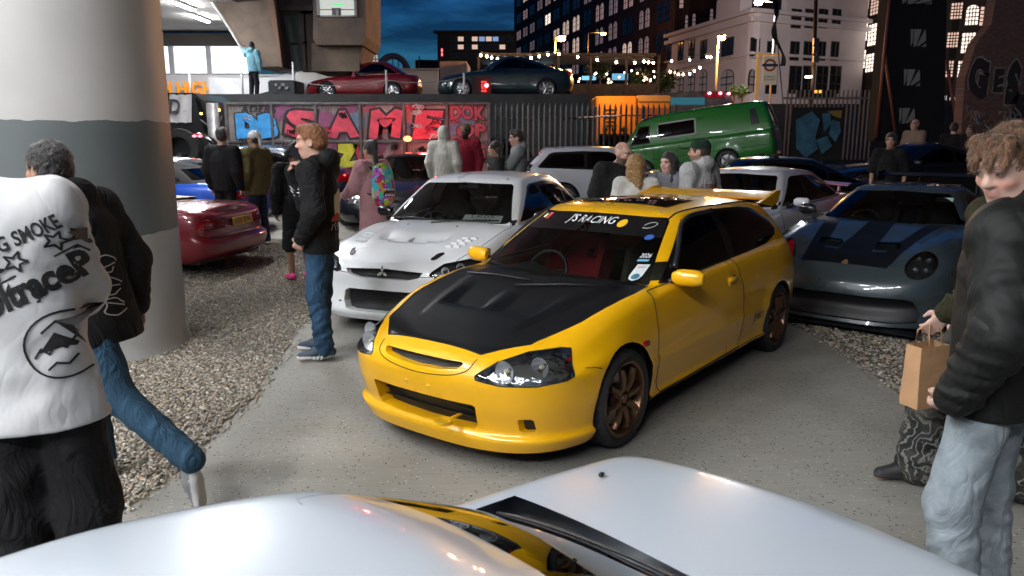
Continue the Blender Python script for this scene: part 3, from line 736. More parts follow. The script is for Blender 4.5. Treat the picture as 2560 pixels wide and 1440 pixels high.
graf('Z', 830, 905, 358, 425, SLIME, SBLK, .1, .12, .17); graf('V', 880, 935, 358, 430, SRED, SBLK, 0, .05, .1); graf('m', 640, 760, 358, 400, SBEI, SBLK, 0, .1, .15); graf('S', 1120, 1165, 358, 420, SRED, SBLK, 0, .05, .1)
for i in range(34):                                                 # thin spray tags over everything
 u, v = rg.uniform(592, 1200), rg.uniform(268, 420); ps = []; hx = rg.uniform(10, 26)
 for k in range(11): q = P(u + hx * (k / 10 + .25 * math.sin(k * 2.1 + i)), v + rg.uniform(4, 10) * math.sin(k * 1.9 + i * 1.3), WY - .05); ps.append((min(max(q.x, xs[0]), xs[-1]), -.05, q.z - g0))
 m = MB(); m.tube(ps, .009 + .006 * (i % 3), 4); m.build('spray_tag', (SBLK, SWH, SBLK, PINK)[i % 4], HO)
# ---- palisade fence
FE = empty('palisade_fence', (0, 0, gz(18.7)), 0, 'grey spiked palisade fence beside the graffiti hoarding', 'fence'); fg0 = gz(18.7)
PAL = M('palisade_steel', (.11, .12, .12), .5, .5, var=(5, .35)); fyf = lambda u: 18.4 + 8.8 * float(smooth01((u - 1420) / 150)); ftop = lambda u: P(u, 258, fyf(u))
m = MB(); V = []; pr = [(-.034, 0), (-.02, -.012), (0, -.016), (.02, -.012), (.034, 0)]
for z, k in ((.05, 1), (2.2, 1), (2.32, .12)): V += [(x * k, y, z) for x, y in pr]
m.add(V, [(j * 5 + i, j * 5 + i + 1, (j + 1) * 5 + i + 1, (j + 1) * 5 + i) for j in range(2) for i in range(4)]); pale = None; u = 1240; uu = []
while u < 1700:
 if pale is None: pale = m.build('pale', PAL, FE); o = pale
 else: o = dup(pale, FE)
 q = ftop(u); o.location = (q.x, q.y, 0); k = (q.z - fg0) / 2.32; o.scale = (k, 1, k); uu.append(u); u += 13.6
for dz in (.16, .78):
 for a_, b_ in zip(uu[:-1:3], uu[3::3]):
  p, q = ftop(a_), ftop(b_); p, q = Vector((p.x, p.y + .04, (p.z - fg0) * (1 - dz))), Vector((q.x, q.y + .04, (q.z - fg0) * (1 - dz))); m = MB(); m.tube([p, q], .028, 4); m.build('rail', PAL, FE)
for u in (1242, 1365, 1490, 1612): q = ftop(u); m = MB(); m.box((q.x, q.y + .09, (q.z - fg0) / 2 - .05), (.07, .07, q.z - fg0 - .1)); m.build('post', PAL, FE)
# ---- raised terrace behind
TZ = 3.12
mb = MB(); mb.box((-7, 30.5, TZ / 2), (18.6, 13, TZ)); tag(mb.build('terrace', M('terrace_asphalt', (.05, .05, .052), .85, var=(2, .3))), kind='structure')
mb = MB(); mb.box((70, 160, 1.8), (330, 236, 3.6)); tag(mb.build('street', M('street_asphalt', (.045, .045, .047), .7, var=(.5, .3))), kind='structure')
def wallbox(name, u0, v0, u1, v1, Y, d, mat, label, cat, group=None, parent=None, zlo=None):
 a, b = P(u0, v1, Y), P(u1, v0, Y); z0 = a.z if zlo is None else zlo; m = MB(); m.box(((a.x + b.x) / 2, Y + d / 2, (z0 + b.z) / 2), (abs(b.x - a.x), d, b.z - z0)); o = m.build(name, mat, parent)
 return tag(o, label, cat, group) if label else o
WH = M('white_hoarding', (.62, .60, .58), .7, var=(1.5, .12)); BRC = M('brown_concrete', (.20, .15, .115), .85, bump=(6, .3, .02), var=(1.3, .3))
e = empty('white_hoarding', (0, 0, 0), 0, 'plain white hoarding behind the dark red coupe', 'hoarding')
for i, (a, b) in enumerate(zip([742, 800, 862, 925, 990], [798, 860, 923, 988, 1096])): wallbox('panel', a, 176, b, 250, 32, .08, WH, None, None, parent=e, zlo=TZ)
m = MB(); a, b = P(740, 174, 31.9), P(1097, 174, 31.9); m.box(((a.x + b.x) / 2, 31.95, a.z + .02), (b.x - a.x, .2, .06)); m.build('capping', M('capping_grey', (.4, .4, .4), .6), e)
# lit station glazing
SG = empty('station_front', (0, 0, 0), 0, 'lit glazed station front above orange letters', 'building')
GLZ = emis('lit_glazing', (.86, .92, 1.0), 1.35)
for (a, b) in ((300, 425), (431, 518), (524, 640)): wallbox('window', a, 116, b, 183, 34, .1, GLZ, None, None, parent=SG)
for u in (428, 521): wallbox('mullion', u - 3, 112, u + 3, 186, 33.9, .12, M('mullion_grey', (.4, .4, .42), .5), None, None, parent=SG)
wallbox('header', 280, 84, 640, 114, 33.8, .6, M('header_dark', (.06, .05, .045), .7), None, None, parent=SG)
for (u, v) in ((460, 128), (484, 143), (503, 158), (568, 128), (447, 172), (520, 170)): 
 a = P(u, v, 33.95); m = MB(); m.box(a, (.25, .02, .05), rot=Matrix.Rotation(R(38), 3, 'Y')); m.build('lamp_reflection', emis('reflection_warm', (1, .93, .75), 3.5), SG)  # glowing bars painted in as lamp reflections on the glazing
wallbox('fascia', 280, 186, 740, 250, 33.6, .3, M('fascia_white', (.55, .56, .58), .6), None, None, parent=SG, zlo=TZ)
text_obj('station_lettering', 'H HIGH', M('letter_orange', (.85, .32, .01), .5, emit=((1, .38, .02), .35)), P(468, 221, 33.3), (1, 0, 0), (0, 0, 1), width=(532 - 408) / 1920 * 33.3, size=.75, parent=SG, thick=-.06, bold=.02)
BN = M('banner_cloth', (.62, .62, .64), .8, bump=(3, .6, .1))
def cloth(name, u0, v0, u1, v1, Y, mat, label, sag=.06, rip=.05):
 a, b = P(u0, v1, Y), P(u1, v0, Y); V = []; n, k = 24, 8
 for j in range(k + 1):
  for i in range(n + 1):
   s_, t = i / n, j / k; V.append((a.x + (b.x - a.x) * s_, Y + rip * math.sin(s_ * 19 + t * 3) * (1 - t * .6), a.z + (b.z - a.z) * t - sag * 4 * s_ * (1 - s_) * t))
 V2 = [(x, y + .012, z) for x, y, z in V]; m1 = (n + 1) * (k + 1)
 F = [(j * (n + 1) + i, j * (n + 1) + i + 1, (j + 1) * (n + 1) + i + 1, (j + 1) * (n + 1) + i) for j in range(k) for i in range(n)]
 return tag(meshobj(name, V + V2, F + [tuple(i + m1 for i in f[::-1]) for f in F], mat, None, True), label, 'banner')
cloth('cloth_banner', 524, 192, 735, 250, 32.6, BN, 'slack white cloth banner behind the man on the ramp')
# haunched beam, glass bay, tower
HB = empty('haunched_beam', (0, 0, 0), 0, 'brown concrete bridge beam with curved underside', 'beam'); HY = 27
pl = [P(u, v, HY) for u, v in ((505, -60), (528, 0), (556, 42), (582, 84), (606, 124), (628, 155), (640, 168), (700, 166), (692, 110), (676, 40), (655, -60))]
m = MB(); m.prism([(p.x, p.z) for p in pl], 2.4, Matrix.Translation((0, HY + 2.4, 0)) @ XZ); m.build('beam', BRC, HB)
ps = [P(u, v, HY - .02) for u, v in ((505, -60), (528, 0), (556, 42), (582, 84), (606, 124), (628, 155), (640, 168))]; m = MB(); m.tube(ps, .05, 6); m.build('edge_trim', M('trim_pale', (.5, .48, .46), .6), HB, True)
pl = [P(u, v, HY - .35) for u, v in ((655, -60), (676, 40), (692, 110), (700, 168), (706, 168), (690, 40), (676, -60))]; m = MB(); m.prism([(p.x, p.z) for p in pl], .35, Matrix.Translation((0, HY, 0)) @ XZ); m.build('rib', M('beam_rib', (.26, .15, .10), .8), HB)
BY = empty('glazed_stair_bay', (0, 0, 0), 0, 'dim glazed stair bay between the beam and the concrete tower', 'building')
wallbox('pane', 700, 108, 765, 178, 28.6, .05, M('bay_glass', (.10, .125, .12), .15, coat=.5), None, None, parent=BY); wallbox('pane', 700, 30, 765, 104, 28.6, .05, M('bay_glass', ()), None, None, parent=BY)
for (a, b, c_, d) in ((757, 20, 762, 180), (698, 104, 770, 109), (766, 20, 782, 180), (698, 24, 785, 34)): wallbox('frame', a, b, c_, d, 28.4, .15, M('bay_frame', (.08, .055, .045), .6, .3), None, None, parent=BY)
wallbox('soffit', 660, -60, 800, 26, 28.2, 2, M('soffit_brown', (.12, .085, .07), .8), None, None, parent=BY)
TW = empty('concrete_tower', (0, 0, 0), 0, 'brown concrete lift tower with one lit window', 'building')
pl = [P(u, v, 27) for u, v in ((783, -80), (783, 98), (790, 112), (905, 112), (914, 92), (914, -80))]; m = MB(); m.prism([(p.x, p.z) for p in pl], 3, Matrix.Translation((0, 30, 0)) @ XZ); m.build('wall', BRC, TW)
pl = [P(u, v, 27.5) for u, v in ((779, 108), (779, 178), (899, 178), (899, 142), (908, 108))]; m = MB(); m.prism([(p.x, p.z) for p in pl], 2.4, Matrix.Translation((0, 29.9, 0)) @ XZ); m.build('base', BRC, TW)
wallbox('window', 797, -20, 886, 38, 26.95, .04, M('tower_window', (.3, .3, .28), .2, emit=((.95, 1, .92), .55)), None, None, parent=TW)
for q in ((793, -20, 797, 42), (886, -20, 890, 42), (793, 38, 890, 42), (840, 24, 846, 38)): wallbox('window_frame', *q, 26.9, .1, M('frame_white', (.5, .48, .45), .5), None, None, parent=TW)
wallbox('notice', 833, 10, 858, 14, 26.92, .02, emis('exit_green', (.1, .8, .2), .9), None, None, parent=TW); wallbox('handrail', 797, 23, 886, 25, 26.92, .02, M('rail_red', (.6, .08, .05), .5), None, None, parent=TW); wallbox('lift_door', 830, 20, 852, 38, 26.93, .02, M('lift_grey', (.18, .18, .17), .4), None, None, parent=TW)
# ================================================================== buildings and lamps beyond the yard
class Wall:
 """a wall standing between plan points A (left) and B (right); windows are placed by where they show"""
 def __init__(s, name, A, B, z0, z1, mat, label, cat='building', thick=.6, root=None):
  s.A, s.B = Vector((*A, 0)), Vector((*B, 0)); s.d = (s.B - s.A).normalized(); s.n = Vector((s.d.y, -s.d.x, 0)); s.len = (s.B - s.A).length
  s.root = root or empty(name, s.A, 0, label, cat); s.rt = root
  s.org = s.root.location.copy(); m = MB()
  b = s.A - s.n * thick; V = [s.A, s.B, s.B - s.n * thick, b]; V = [Vector((p.x, p.y, z0)) - s.org for p in V] + [Vector((p.x, p.y, z1)) - s.org for p in V]
  m.add(V, [(0, 1, 5, 4), (1, 2, 6, 5), (2, 3, 7, 6), (3, 0, 4, 7), (4, 5, 6, 7)]); m.build('wall', mat, s.root)
 def on(s, u, v):
  o = Vector((0, 0, 1.8)); d = P(u, v, 10) - o; t = (s.A - o).dot(s.n) / d.dot(s.n); p = o + d * t; return (p - s.A).dot(s.d), p.z
 def pt(s, x, z, out=0.): return s.A + s.d * x + s.n * out + Vector((0, 0, z)) - s.org
 def rect(s, name, x0, x1, z0, z1, mat, out=.05, arch=0, parent=None, depth=.12):
  pts = [(x0, z0), (x1, z0)]
  if arch: pts += [((x0 + x1) / 2 + (x1 - x0) / 2 * math.cos(a), z1 - arch + arch * math.sin(a)) for a in np.linspace(0, math.pi, 7)]
  else: pts += [(x1, z1), (x0, z1)]
  n = len(pts); V = [s.pt(x, z, out) for x, z in pts] + [s.pt(x, z, out - depth) for x, z in pts]
  m = MB(); m.add(V, [tuple(range(n)), tuple(range(2 * n - 1, n - 1, -1))] + [(i, n + i, n + (i + 1) % n, (i + 1) % n) for i in range(n)]); return m.build(name, mat, parent or s.root)
 def window(s, x0, x1, z0, z1, glassm, frame, arch=0, nx=1, nz=2, bar=.05, sill=None, fr=.09):
  f = s.rect('window', x0 - fr, x1 + fr, z0 - fr, z1 + fr, frame, .04, arch + (fr if arch else 0)); s.rect('pane', x0, x1, z0, z1, glassm, .07, arch, f)
  m = MB()
  for i in range(1, nx): x = x0 + (x1 - x0) * i / nx; a, b = s.pt(x, z0, .085), s.pt(x, z1 - arch * .2, .085); m.tube([a, b], bar, 4)
  for i in range(1, nz): z = z0 + (z1 - z0) * i / nz; m.tube([s.pt(x0, z, .085), s.pt(x1, z, .085)], bar, 4)
  if m.v: m.build('glazing_bar', frame, f)
  if sill: s.rect('sill', x0 - .2, x1 + .2, z0 - .25, z0 - .1, sill, .2, 0, f)
  return f
 def winpx(s, u0, v0, u1, v1, *a, **k):
  x0, zt = s.on(u0, v0); x1, zb = s.on(u1, v1); _, z2 = s.on((u0 + u1) / 2, v0); _, z1 = s.on((u0 + u1) / 2, v1); return s.window(x0, x1, z1, z2, *a, **k)
DKB = M('dark_brick', (.085, .045, .032), .85, var=(.6, .35), bump=(3, .2, .05)); FRD = M('frame_dark', (.02, .018, .017), .6); FRW = M('frame_stone', (.42, .40, .40), .6)
WARM = [emis('window_warm%d' % i, c, s_) for i, (c, s_) in enumerate([((1, .72, .58), .6), ((.9, .55, .52), .26), ((.9, .66, .66), .13), ((.55, .9, .8), .4), ((1, .86, .74), 1.5)])]; DARKWIN = M('dark_pane', (.012, .016, .022), .12, coat=.4)
random.seed(3)
# long brick warehouse
W1 = Wall('brick_warehouse', ((1285 - 1280) / 1920 * 175, 175), ((1657 - 1280) / 1920 * 95, 95), 3, 42, DKB, 'long dark brick warehouse with rows of lit arched windows')
for row, z in enumerate([8.8, 12.2, 15.6, 19.0, 22.4, 25.8, 29.2]):
 x = 3.0
 while x < W1.len - 2.5:
  far = x < W1.len * .42
  if z < 9 and x > W1.len * .3: x += 5.8; continue
  g = random.choices([WARM[0], WARM[1], WARM[2], WARM[3], WARM[4], DARKWIN], [4, 4, 5, .6, 1.2, 3 if not far else 6])[0]
  for k in (0, 2.0):
   W1.window(x + k, x + k + 1.25, z, z + (2.3 if not far else 1.7), g, FRD, .6 if not far else 0, 2, 3, .04)
  x += 5.8
W1.rect('cornice', 0, W1.len, 10.7, 11.3, M('brick_band', (.06, .035, .028), .8), .35, depth=.6); W1.rect('cornice', 0, W1.len, 35, 35.8, M('brick_band', ()), .5, depth=.8)
# white corner building
WST = M('white_stucco', (.60, .57, .60), .8, var=(.4, .10), bump=(2, .1, .05)); C0 = ((1857 - 1280) / 1920 * 66, 66)
A0 = ((1655 - 1280) / 1920 * 82, 82); B0 = ((2127 - 1280) / 1920 * 72, 72)
W2 = Wall('white_corner_building', A0, C0, 3.6, 12.0, WST, 'white stucco corner building with tall dark windows and a pediment')
W3 = Wall('x', C0, B0, 3.6, 12.0, WST, None, root=W2.root); sx3, _ = W3.on(1964, 60); W3b = Wall('x', (W3.A + W3.d * sx3).xy, B0, 11.9, 15.0, WST, None, root=W2.root)
for (u0, u1) in ((1668, 1677), (1697, 1707), (1724, 1735), (1753, 1765), (1806, 1832)):
 W2.winpx(u0, 106 if u0 < 1700 else 102 if u0 < 1800 else 97, u1, 150 if u0 < 1700 else 146 if u0 < 1800 else 138, DARKWIN, FRD, 0, 2, 2, .05, FRW); W2.winpx(u0, 182 if u0 < 1700 else 176, u1, 228, M('curtain_pane', (.16, .14, .14), .3, emit=((.5, .42, .42), .12)), FRD, .5, 2, 3, .05)
W3.winpx(1880, 97, 1896, 139, DARKWIN, FRD, 0, 2, 1, .05, FRW); W3.winpx(1875, 173, 1891, 231, M('curtain_pane', ()), FRD, .5, 2, 3, .05)
for (u0, u1) in ((1920, 1934), (1978, 1994), (2012, 2026), (2046, 2060), (2080, 2093)):
 if u0 > 1950: W3.winpx(u0 + 3, 25, u1 + 5, 68, DARKWIN, FRD, 0, 2, 1, .05)
 W3.winpx(u0, 106, u1, 149, DARKWIN, FRD, 0, 2, 1, .05); W3.winpx(u0 - 2, 167, u1 + 4, 232, DARKWIN, FRD, 0, 2, 3, .05)
for Wl in (W2, W3):
 for (z, h, o_) in ((8.6, .22, .12), (11.2, .35, .35), (11.9, .3, .45)): Wl.rect('cornice', -.3, Wl.len + .2, z, z + h, WST, o_, depth=o_ + .1)
x0, z0 = W2.on(1797, 60); x1, _ = W2.on(1856, 60); m = MB(); pts = [(x0, 12.1), (x1, 12.1), (x1, 13.7), ((x0 + x1) / 2, 14.3), (x0, 13.7)]
V = [W2.pt(x, z, .3) for x, z in pts] + [W2.pt(x, z, -.8) for x, z in pts]; m.add(V, [(0, 1, 2, 3, 4), (9, 8, 7, 6, 5)] + [(i, 5 + i, 5 + (i + 1) % 5, (i + 1) % 5) for i in range(5)]); m.build('pediment', WST, W2.root)
# dark blocks with lit windows to the right
W4 = Wall('dark_office_block', ((1960 - 1280) / 1920 * 90, 90), ((2330 - 1280) / 1920 * 60, 60), 3, 26, M('black_brick', (.012, .011, .011), .8), 'near-black block with six bright gridded windows')
for q in ((2141, -12, 2172, 27), (2181, -8, 2218, 32), (2137, 52, 2167, 105), (2175, 58, 2213, 110), (2128, 130, 2162, 173), (2169, 133, 2205, 177)): W4.winpx(*q, WARM[4] if q[1] > 40 else WARM[0], FRD, 0, 6, 5, .035)
W5 = Wall('far_brick_block', ((2350 - 1280) / 1920 * 55, 55), ((2660 - 1280) / 1920 * 52, 52), 3, 22, M('black_brick', ()), 'dark block with tall lit factory windows near the top right')
for i, q in enumerate(((2380, 8, 2403, 47), (2418, 13, 2443, 62), (2453, 17, 2485, 63), (2370, 82, 2393, 118), (2407, 83, 2433, 132), (2360, 153, 2380, 192), (2397, 153, 2413, 193), (2440, 85, 2452, 135))): W5.winpx(*q, WARM[4] if i in (1, 4, 6) else WARM[0], FRD, .3 if i == 1 else 0, 4, 5, .035)
text_obj('shop_lettering', 'll req', emis('shop_white', (.8, .85, .9), .5), P(2379, 247, 54), (1, 0, 0), (0, 0, 1), width=1.0, size=.45, parent=None); tag(bpy.context.scene.objects[-1] if False else COL.objects['shop_lettering'], 'pale illuminated shop lettering low on the dark block', 'sign')
# flat-roofed black block with lit offices, small lit block, steel arch
W6 = Wall('black_office', ((1101 - 1280) / 1920 * 85, 85), ((1290 - 1280) / 1920 * 85, 85), 3, P(1200, 80, 85).z, M('black_brick', ()), 'flat-roofed black office with a few lit windows against the sky')
for v0, us in ((92, (1127, 1145, 1162, 1180, 1198, 1215, 1232, 1249, 1266)), (112, (1127, 1145, 1162, 1180, 1198, 1215, 1232, 1249)), (134, (1127, 1145, 1163, 1180, 1200, 1225))):
 for u0 in us:
  lit = (v0 == 92 and u0 in (1145, 1180, 1198, 1215, 1232)) or (v0 == 112 and u0 in (1145, 1180, 1249)); W6.winpx(u0, v0, u0 + 14, v0 + 11, (emis('office_blue', (.35, .55, 1), .5) if u0 in (1198, 1232) else WARM[0]) if lit else M('office_pane', (.02, .035, .045), .2), FRD, 0, 1, 1)
W6.rect('parapet', -.4, W6.len, P(1200, 80, 85).z - .1, P(1200, 77, 85).z, M('black_brick', ()), .3, depth=1); W6.winpx(1103, 122, 1107, 140, emis('sign_red', (1, .12, .16), 3), FRD)
W7 = Wall('small_glazed_block', ((898 - 1280) / 1920 * 95, 95), ((948 - 1280) / 1920 * 95, 95), 3, P(900, 133, 95).z, M('black_brick', ()), 'small lit glazed block beside the concrete tower')
for u0 in (899, 907, 915, 923, 931, 939): W7.winpx(u0, 137, u0 + 7, 160, emis('office_dim', (.8, .82, .75), .35), FRD, 0, 1, 2)
AR = empty('steel_arch', (0, 0, 0), 0, 'pale curved bridge arch on the skyline', 'arch'); AM = M('arch_grey', (.30, .29, .27), .6)
for (r0, dz) in ((1., 0),):
 ps = [P(982 + 40 * math.cos(a), 192 - 52 * math.sin(a), 100) for a in np.linspace(math.pi, 0, 25)]; m = MB(); m.tube(ps, .42, 6); m.build('rib', AM, AR, True)
for u in (956, 968, 982, 996, 1008): m = MB(); h = 52 * math.sqrt(max(0, 1 - ((u - 982) / 40) ** 2)); m.tube([P(u, 192, 100), P(u, 192 - h, 100)], .06, 4); m.build('hanger', AM, AR)
m = MB(); a = P(935, 192, 100); b = P(1110, 192, 100); m.box(((a.x + b.x) / 2, 100, a.z - 1.2), (b.x - a.x, 2, 2.4)); m.build('deck', M('black_brick', ()), AR)
# low dark buildings along the horizon
for (u0, u1, v, Y, nm, lb) in ((1040, 1110, 150, 90, 'low_flat_building', 'low dark flat building below the black office'), (895, 1060, 176, 70, 'low_long_shed', 'low dark shed roof behind the white hoarding')): wallbox(nm, u0, v, u1, 240, Y, 8, M('shed_dark', (.02, .022, .026), .8), lb, 'building', zlo=3)
o = wallbox('render_gable', 1101, 153, 1166, 252, 44, 4, M('gable_render', (.36, .30, .27), .8, var=(1, .2)), 'pale rendered gable wall at the end of the bar', 'wall', zlo=3)
m = MB(); m.tube([P(1048, 190, 75), P(1048, 140, 75)], .06, 5); m.tube([P(1048, 150, 75), P(1075, 151, 75)], .04, 5); tag(m.build('mast', FRD), 'thin dark mast on the skyline', 'mast')
# ---- lamps
ORG = emis('sodium_glass', (1.0, .36, .06), 60.); POLE = M('lamp_pole', (.30, .26, .22), .5, .4)
def street_lamp(u, v, vb, Y, label, du=18, col=(1., .42, .10), W=900, r=.16, mat=None, name='street_lamp'):
 head, base = P(u, v, Y), P(u - du, vb, Y); e = empty(name, (base.x, Y, 0), 0, label, 'street lamp', 'street lamps'); o = e.location
 m = MB(); top = Vector((base.x, Y, head.z + .05)); m.tube([Vector((base.x, Y, 0)) - o, Vector((base.x, Y, head.z * .6)) - o, top - o], [.09, .07, .05], 8); m.tube([top - o, Vector((head.x, Y, head.z + .16)) - o], .04, 6); m.build('pole', POLE, e, True)
 h = MB(); h.ell(Vector((head.x, Y, head.z + .12)) - o, (r * 1.8, r * 1.3, r * .7), 12, 8); h.build('lamp_head', M('lamp_housing_grey', (.25, .25, .25), .5), e, True)
 h = MB(); h.ell(Vector((head.x, Y - .06, head.z - .02)) - o, (r * 1.4, r * 1.1, r * .75), 12, 8); h.build('lamp_glass', mat or ORG, e, True)
 l = bpy.data.lights.new('lamp_light', 'POINT'); l.energy = W; l.color = col; l.shadow_soft_size = .2; lo = bpy.data.objects.new('lamp_light', l); link(lo, e); lo.location = Vector((head.x, Y - .3, head.z - .35)) - o
street_lamp(1403, 97, 246, 42, 'orange street lamp over the bar, left of the pair', 17, W=1500); street_lamp(1803, 95, 250, 46, 'orange street lamp before the white corner building', 15, W=3600)
street_lamp(1508, 84, 200, 88, 'small orange lamp in front of the brick warehouse', 40, W=900, r=.22); street_lamp(1421, 178, 230, 60, 'low orange lamp under the festoon lights', 8, W=300, r=.16)
street_lamp(1895, 8, 245, 50, 'tall white street lamp beside the station sign', -30, (.95, .98, 1.), 3800, .16, emis('lamp_white', (.9, .97, 1.), 90))
# ---- festoon lights, two runs
FB = emis('festoon_bulb', (1, .74, .42), 55.)
def festoon(pts, Y, label):
 e = empty('festoon_lights', (0, Y, 0), 0, label, 'string lights', 'festoon lights'); q = [P(u, v, Y) - e.location for u, v in pts]; m = MB(); m.tube([p + Vector((0, 0, .16)) for p in q], .012, 4); m.build('cable', BLACK, e); b0 = None
 for p in q:
  if b0 is None: mm = MB(); mm.ell((0, 0, 0), (.055, .055, .065), 10, 7); b0 = mm.build('bulb', FB, e, True); b = b0
  else: b = dup(b0, e)
  b.location = p
festoon([(1202, 138), (1217, 141), (1229, 144), (1244, 147), (1261, 149), (1293, 149), (1310, 151), (1328, 145), (1348, 141), (1370, 137), (1397, 135), (1444, 143), (1493, 150), (1541, 155), (1587, 157), (1610, 154), (1621, 156), (1633, 157)], 39, 'long string of warm bulbs along the bar canopy')
festoon([(1679, 153), (1724, 149), (1768, 142), (1777, 143)], 44, 'upper short string of bulbs before the white building'); festoon([(1675, 179), (1687, 183), (1696, 186), (1708, 186), (1724, 184), (1736, 177), (1750, 169)], 44, 'lower short string of bulbs before the white building')
# ---- open-air bar under the festoon
BR_ = empty('bar_canopy', (0, 40, 0), 0, 'open bar canopy on posts hung with warm bulbs', 'bar'); TB = M('timber_dark', (.10, .065, .045), .8, var=(3, .3)); BO = BR_.location
a, b = P(1198, 133, 40), P(1640, 150, 40); m = MB(); m.box(((a.x + b.x) / 2, 2.5, a.z - .05), (b.x - a.x, 5, .12)); m.build('roof', TB, BR_)
for u in (1200, 1296, 1392, 1470, 1556, 1634): m = MB(); x = (u - 1280) / 1920 * 40; m.box((x, 0, (3.3 + a.z) / 2 - .1), (.12, .12, a.z - 3.3)); m.build('post', TB, BR_)
m = MB(); c0, c1 = P(1430, 208, 40), P(1640, 240, 40); m.box(((c0.x + c1.x) / 2, .3, 3.95), (c1.x - c0.x, .5, 1.1)); m.build('counter', TB, BR_)
for (u0, v0, u1, v1, c_, s_) in ((1215, 172, 1240, 192, (.35, .75, 1.), 3.), (1338, 178, 1378, 190, (.55, .85, 1.), 5.), (1330, 190, 1380, 198, (.1, .55, .7), 1.5), (1455, 190, 1490, 200, (.2, .6, .85), 1.2), (1530, 184, 1570, 200, (.15, .5, .8), .8), (1412, 196, 1428, 226, (.9, .55, .4), .8)):
 a, b = P(u0, v1, 44.5), P(u1, v0, 44.5); m = MB(); m.box(((a.x + b.x) / 2, 4.5, (a.z + b.z) / 2), (b.x - a.x, .05, b.z - a.z)); m.build('lit_sign', emis('bar_sign%d' % u0, c_, s_), BR_)
rg = np.random.default_rng(4)
for i in range(26):
 u, v = rg.uniform(1405, 1640), rg.uniform(175, 222); m = MB(); m.ell(P(u, v, 42) - BO, (.05,) * 3, 8, 5); m.build('table_lamp', emis('tiny%d' % (i % 3), ((1, .6, .3), (1, .9, .7), (1, .35, .2))[i % 3], 14.), BR_, True)
def leafball(name, c, d, n, mat, label, cat, parent=None, sz=.08, seed=0, trunk=None):
 rg = np.random.default_rng(seed); V = []; F = []; cl = rg.normal(0, .45, (max(5, n // 60), 3)); cl /= np.maximum(1, np.linalg.norm(cl, axis=1, keepdims=True))
 for i in range(n):
  p = cl[i % len(cl)] * .75 + rg.normal(0, .2, 3); p = p * np.array(d); a = rg.normal(0, 1, 3); a /= np.linalg.norm(a); b = np.cross(a, rg.normal(0, 1, 3)); b /= np.linalg.norm(b); s_ = sz * rg.uniform(.6, 1.4); k = len(V)
  V += [p - a * s_, p + b * s_ * .5, p + a * s_, p - b * s_ * .5]; F.append((k, k + 1, k + 2, k + 3))
 e = empty(name, c, 0, label, cat); meshobj('crown', np.array(V), F, mat, e, False)
 m = MB(); m.tube([(0, 0, -c[2] + 3.0), (0, 0, -d[2] * .4), (.1, 0, 0)], [.08, .06, .03], 6); m.build('trunk', TB, e, True); return e
LEAF = M('leaf_green', (.045, .085, .03), .6, var=(8, .4))
for i, (u, v, Y, d, lb) in enumerate(((1660, 205, 43, (.8, .7, .8), 'dark leafy bush at the end of the bar'), (1600, 195, 43.5, (.6, .6, .7), 'leafy plant beside the bar counter'), (1500, 180, 45, (.9, .7, .6), 'hanging foliage under the bar canopy'), (1836, 228, 52, (.35, .35, .4), 'small clipped bush left of the doorway'), (1856, 228, 52, (.35, .35, .4), 'small clipped bush right of the doorway'))): leafball('bush', tuple(P(u, v, Y)), d, 900, LEAF, lb, 'bush', seed=i, sz=.09)
# ---- station roundel sign
RS = empty('roundel_sign', (*P(1923, 240, 38).xy, 0), 0, 'station sign with red ring and blue bar on a post painted to glow orange', 'sign'); O = RS.location
m = MB(); a, b = P(1897, 132, 38), P(1897, 330, 38); m.box(Vector((a.x, 38, (a.z + 0) / 2)) - O, (.13, .13, a.z)); m.build('post', M('post_painted_glow', (.65, .45, .2), .5, emit=((1, .45, .08), .25)), RS)  # orange street light is put into the post's colour and glow
a, b = P(1904, 212, 38), P(1945, 140, 38); cx = (a.x + b.x) / 2; m = MB(); m.box(Vector((cx, 38, (a.z + b.z) / 2)) - O, (b.x - a.x, .16, b.z - a.z), bev=.03); m.build('panel', M('sign_cream', (.62, .56, .45), .5, emit=((1, .86, .62), .12)), RS)
m = MB(); m.box(Vector(((P(1893, 137, 38).x + P(1957, 137, 38).x) / 2, 38, P(1925, 137, 38).z)) - O, (1.25, .2, .06)); m.build('top_bar', M('post_painted_glow', ()), RS)
ctr = P(1925, 163, 37.9) - O; m = MB(); n = 32; V = []
for i in range(n): t = 2 * math.pi * i / n; V += [ctr + Vector((.20 * math.cos(t), 0, .20 * math.sin(t))), ctr + Vector((.29 * math.cos(t), 0, .29 * math.sin(t)))]
m.add(V, [(2 * i, 2 * i + 1, (2 * i + 3) % (2 * n), (2 * i + 2) % (2 * n)) for i in range(n)]); m.build('ring', M('roundel_red', (.65, .09, .03), .5), RS)
m = MB(); m.box(ctr + Vector((0, -.02, 0)), (.74, .02, .12)); m.build('bar', M('roundel_blue', (.05, .10, .22), .5), RS)
for k, t in enumerate(('SHOREDITCH', 'HIGH STREET')): text_obj('sign_lettering', t, M('print_dark', (.05, .05, .06), .6), P(1924, 192 + 7 * k, 37.9) - O, (1, 0, 0), (0, 0, 1), width=.55, size=.11, parent=RS)
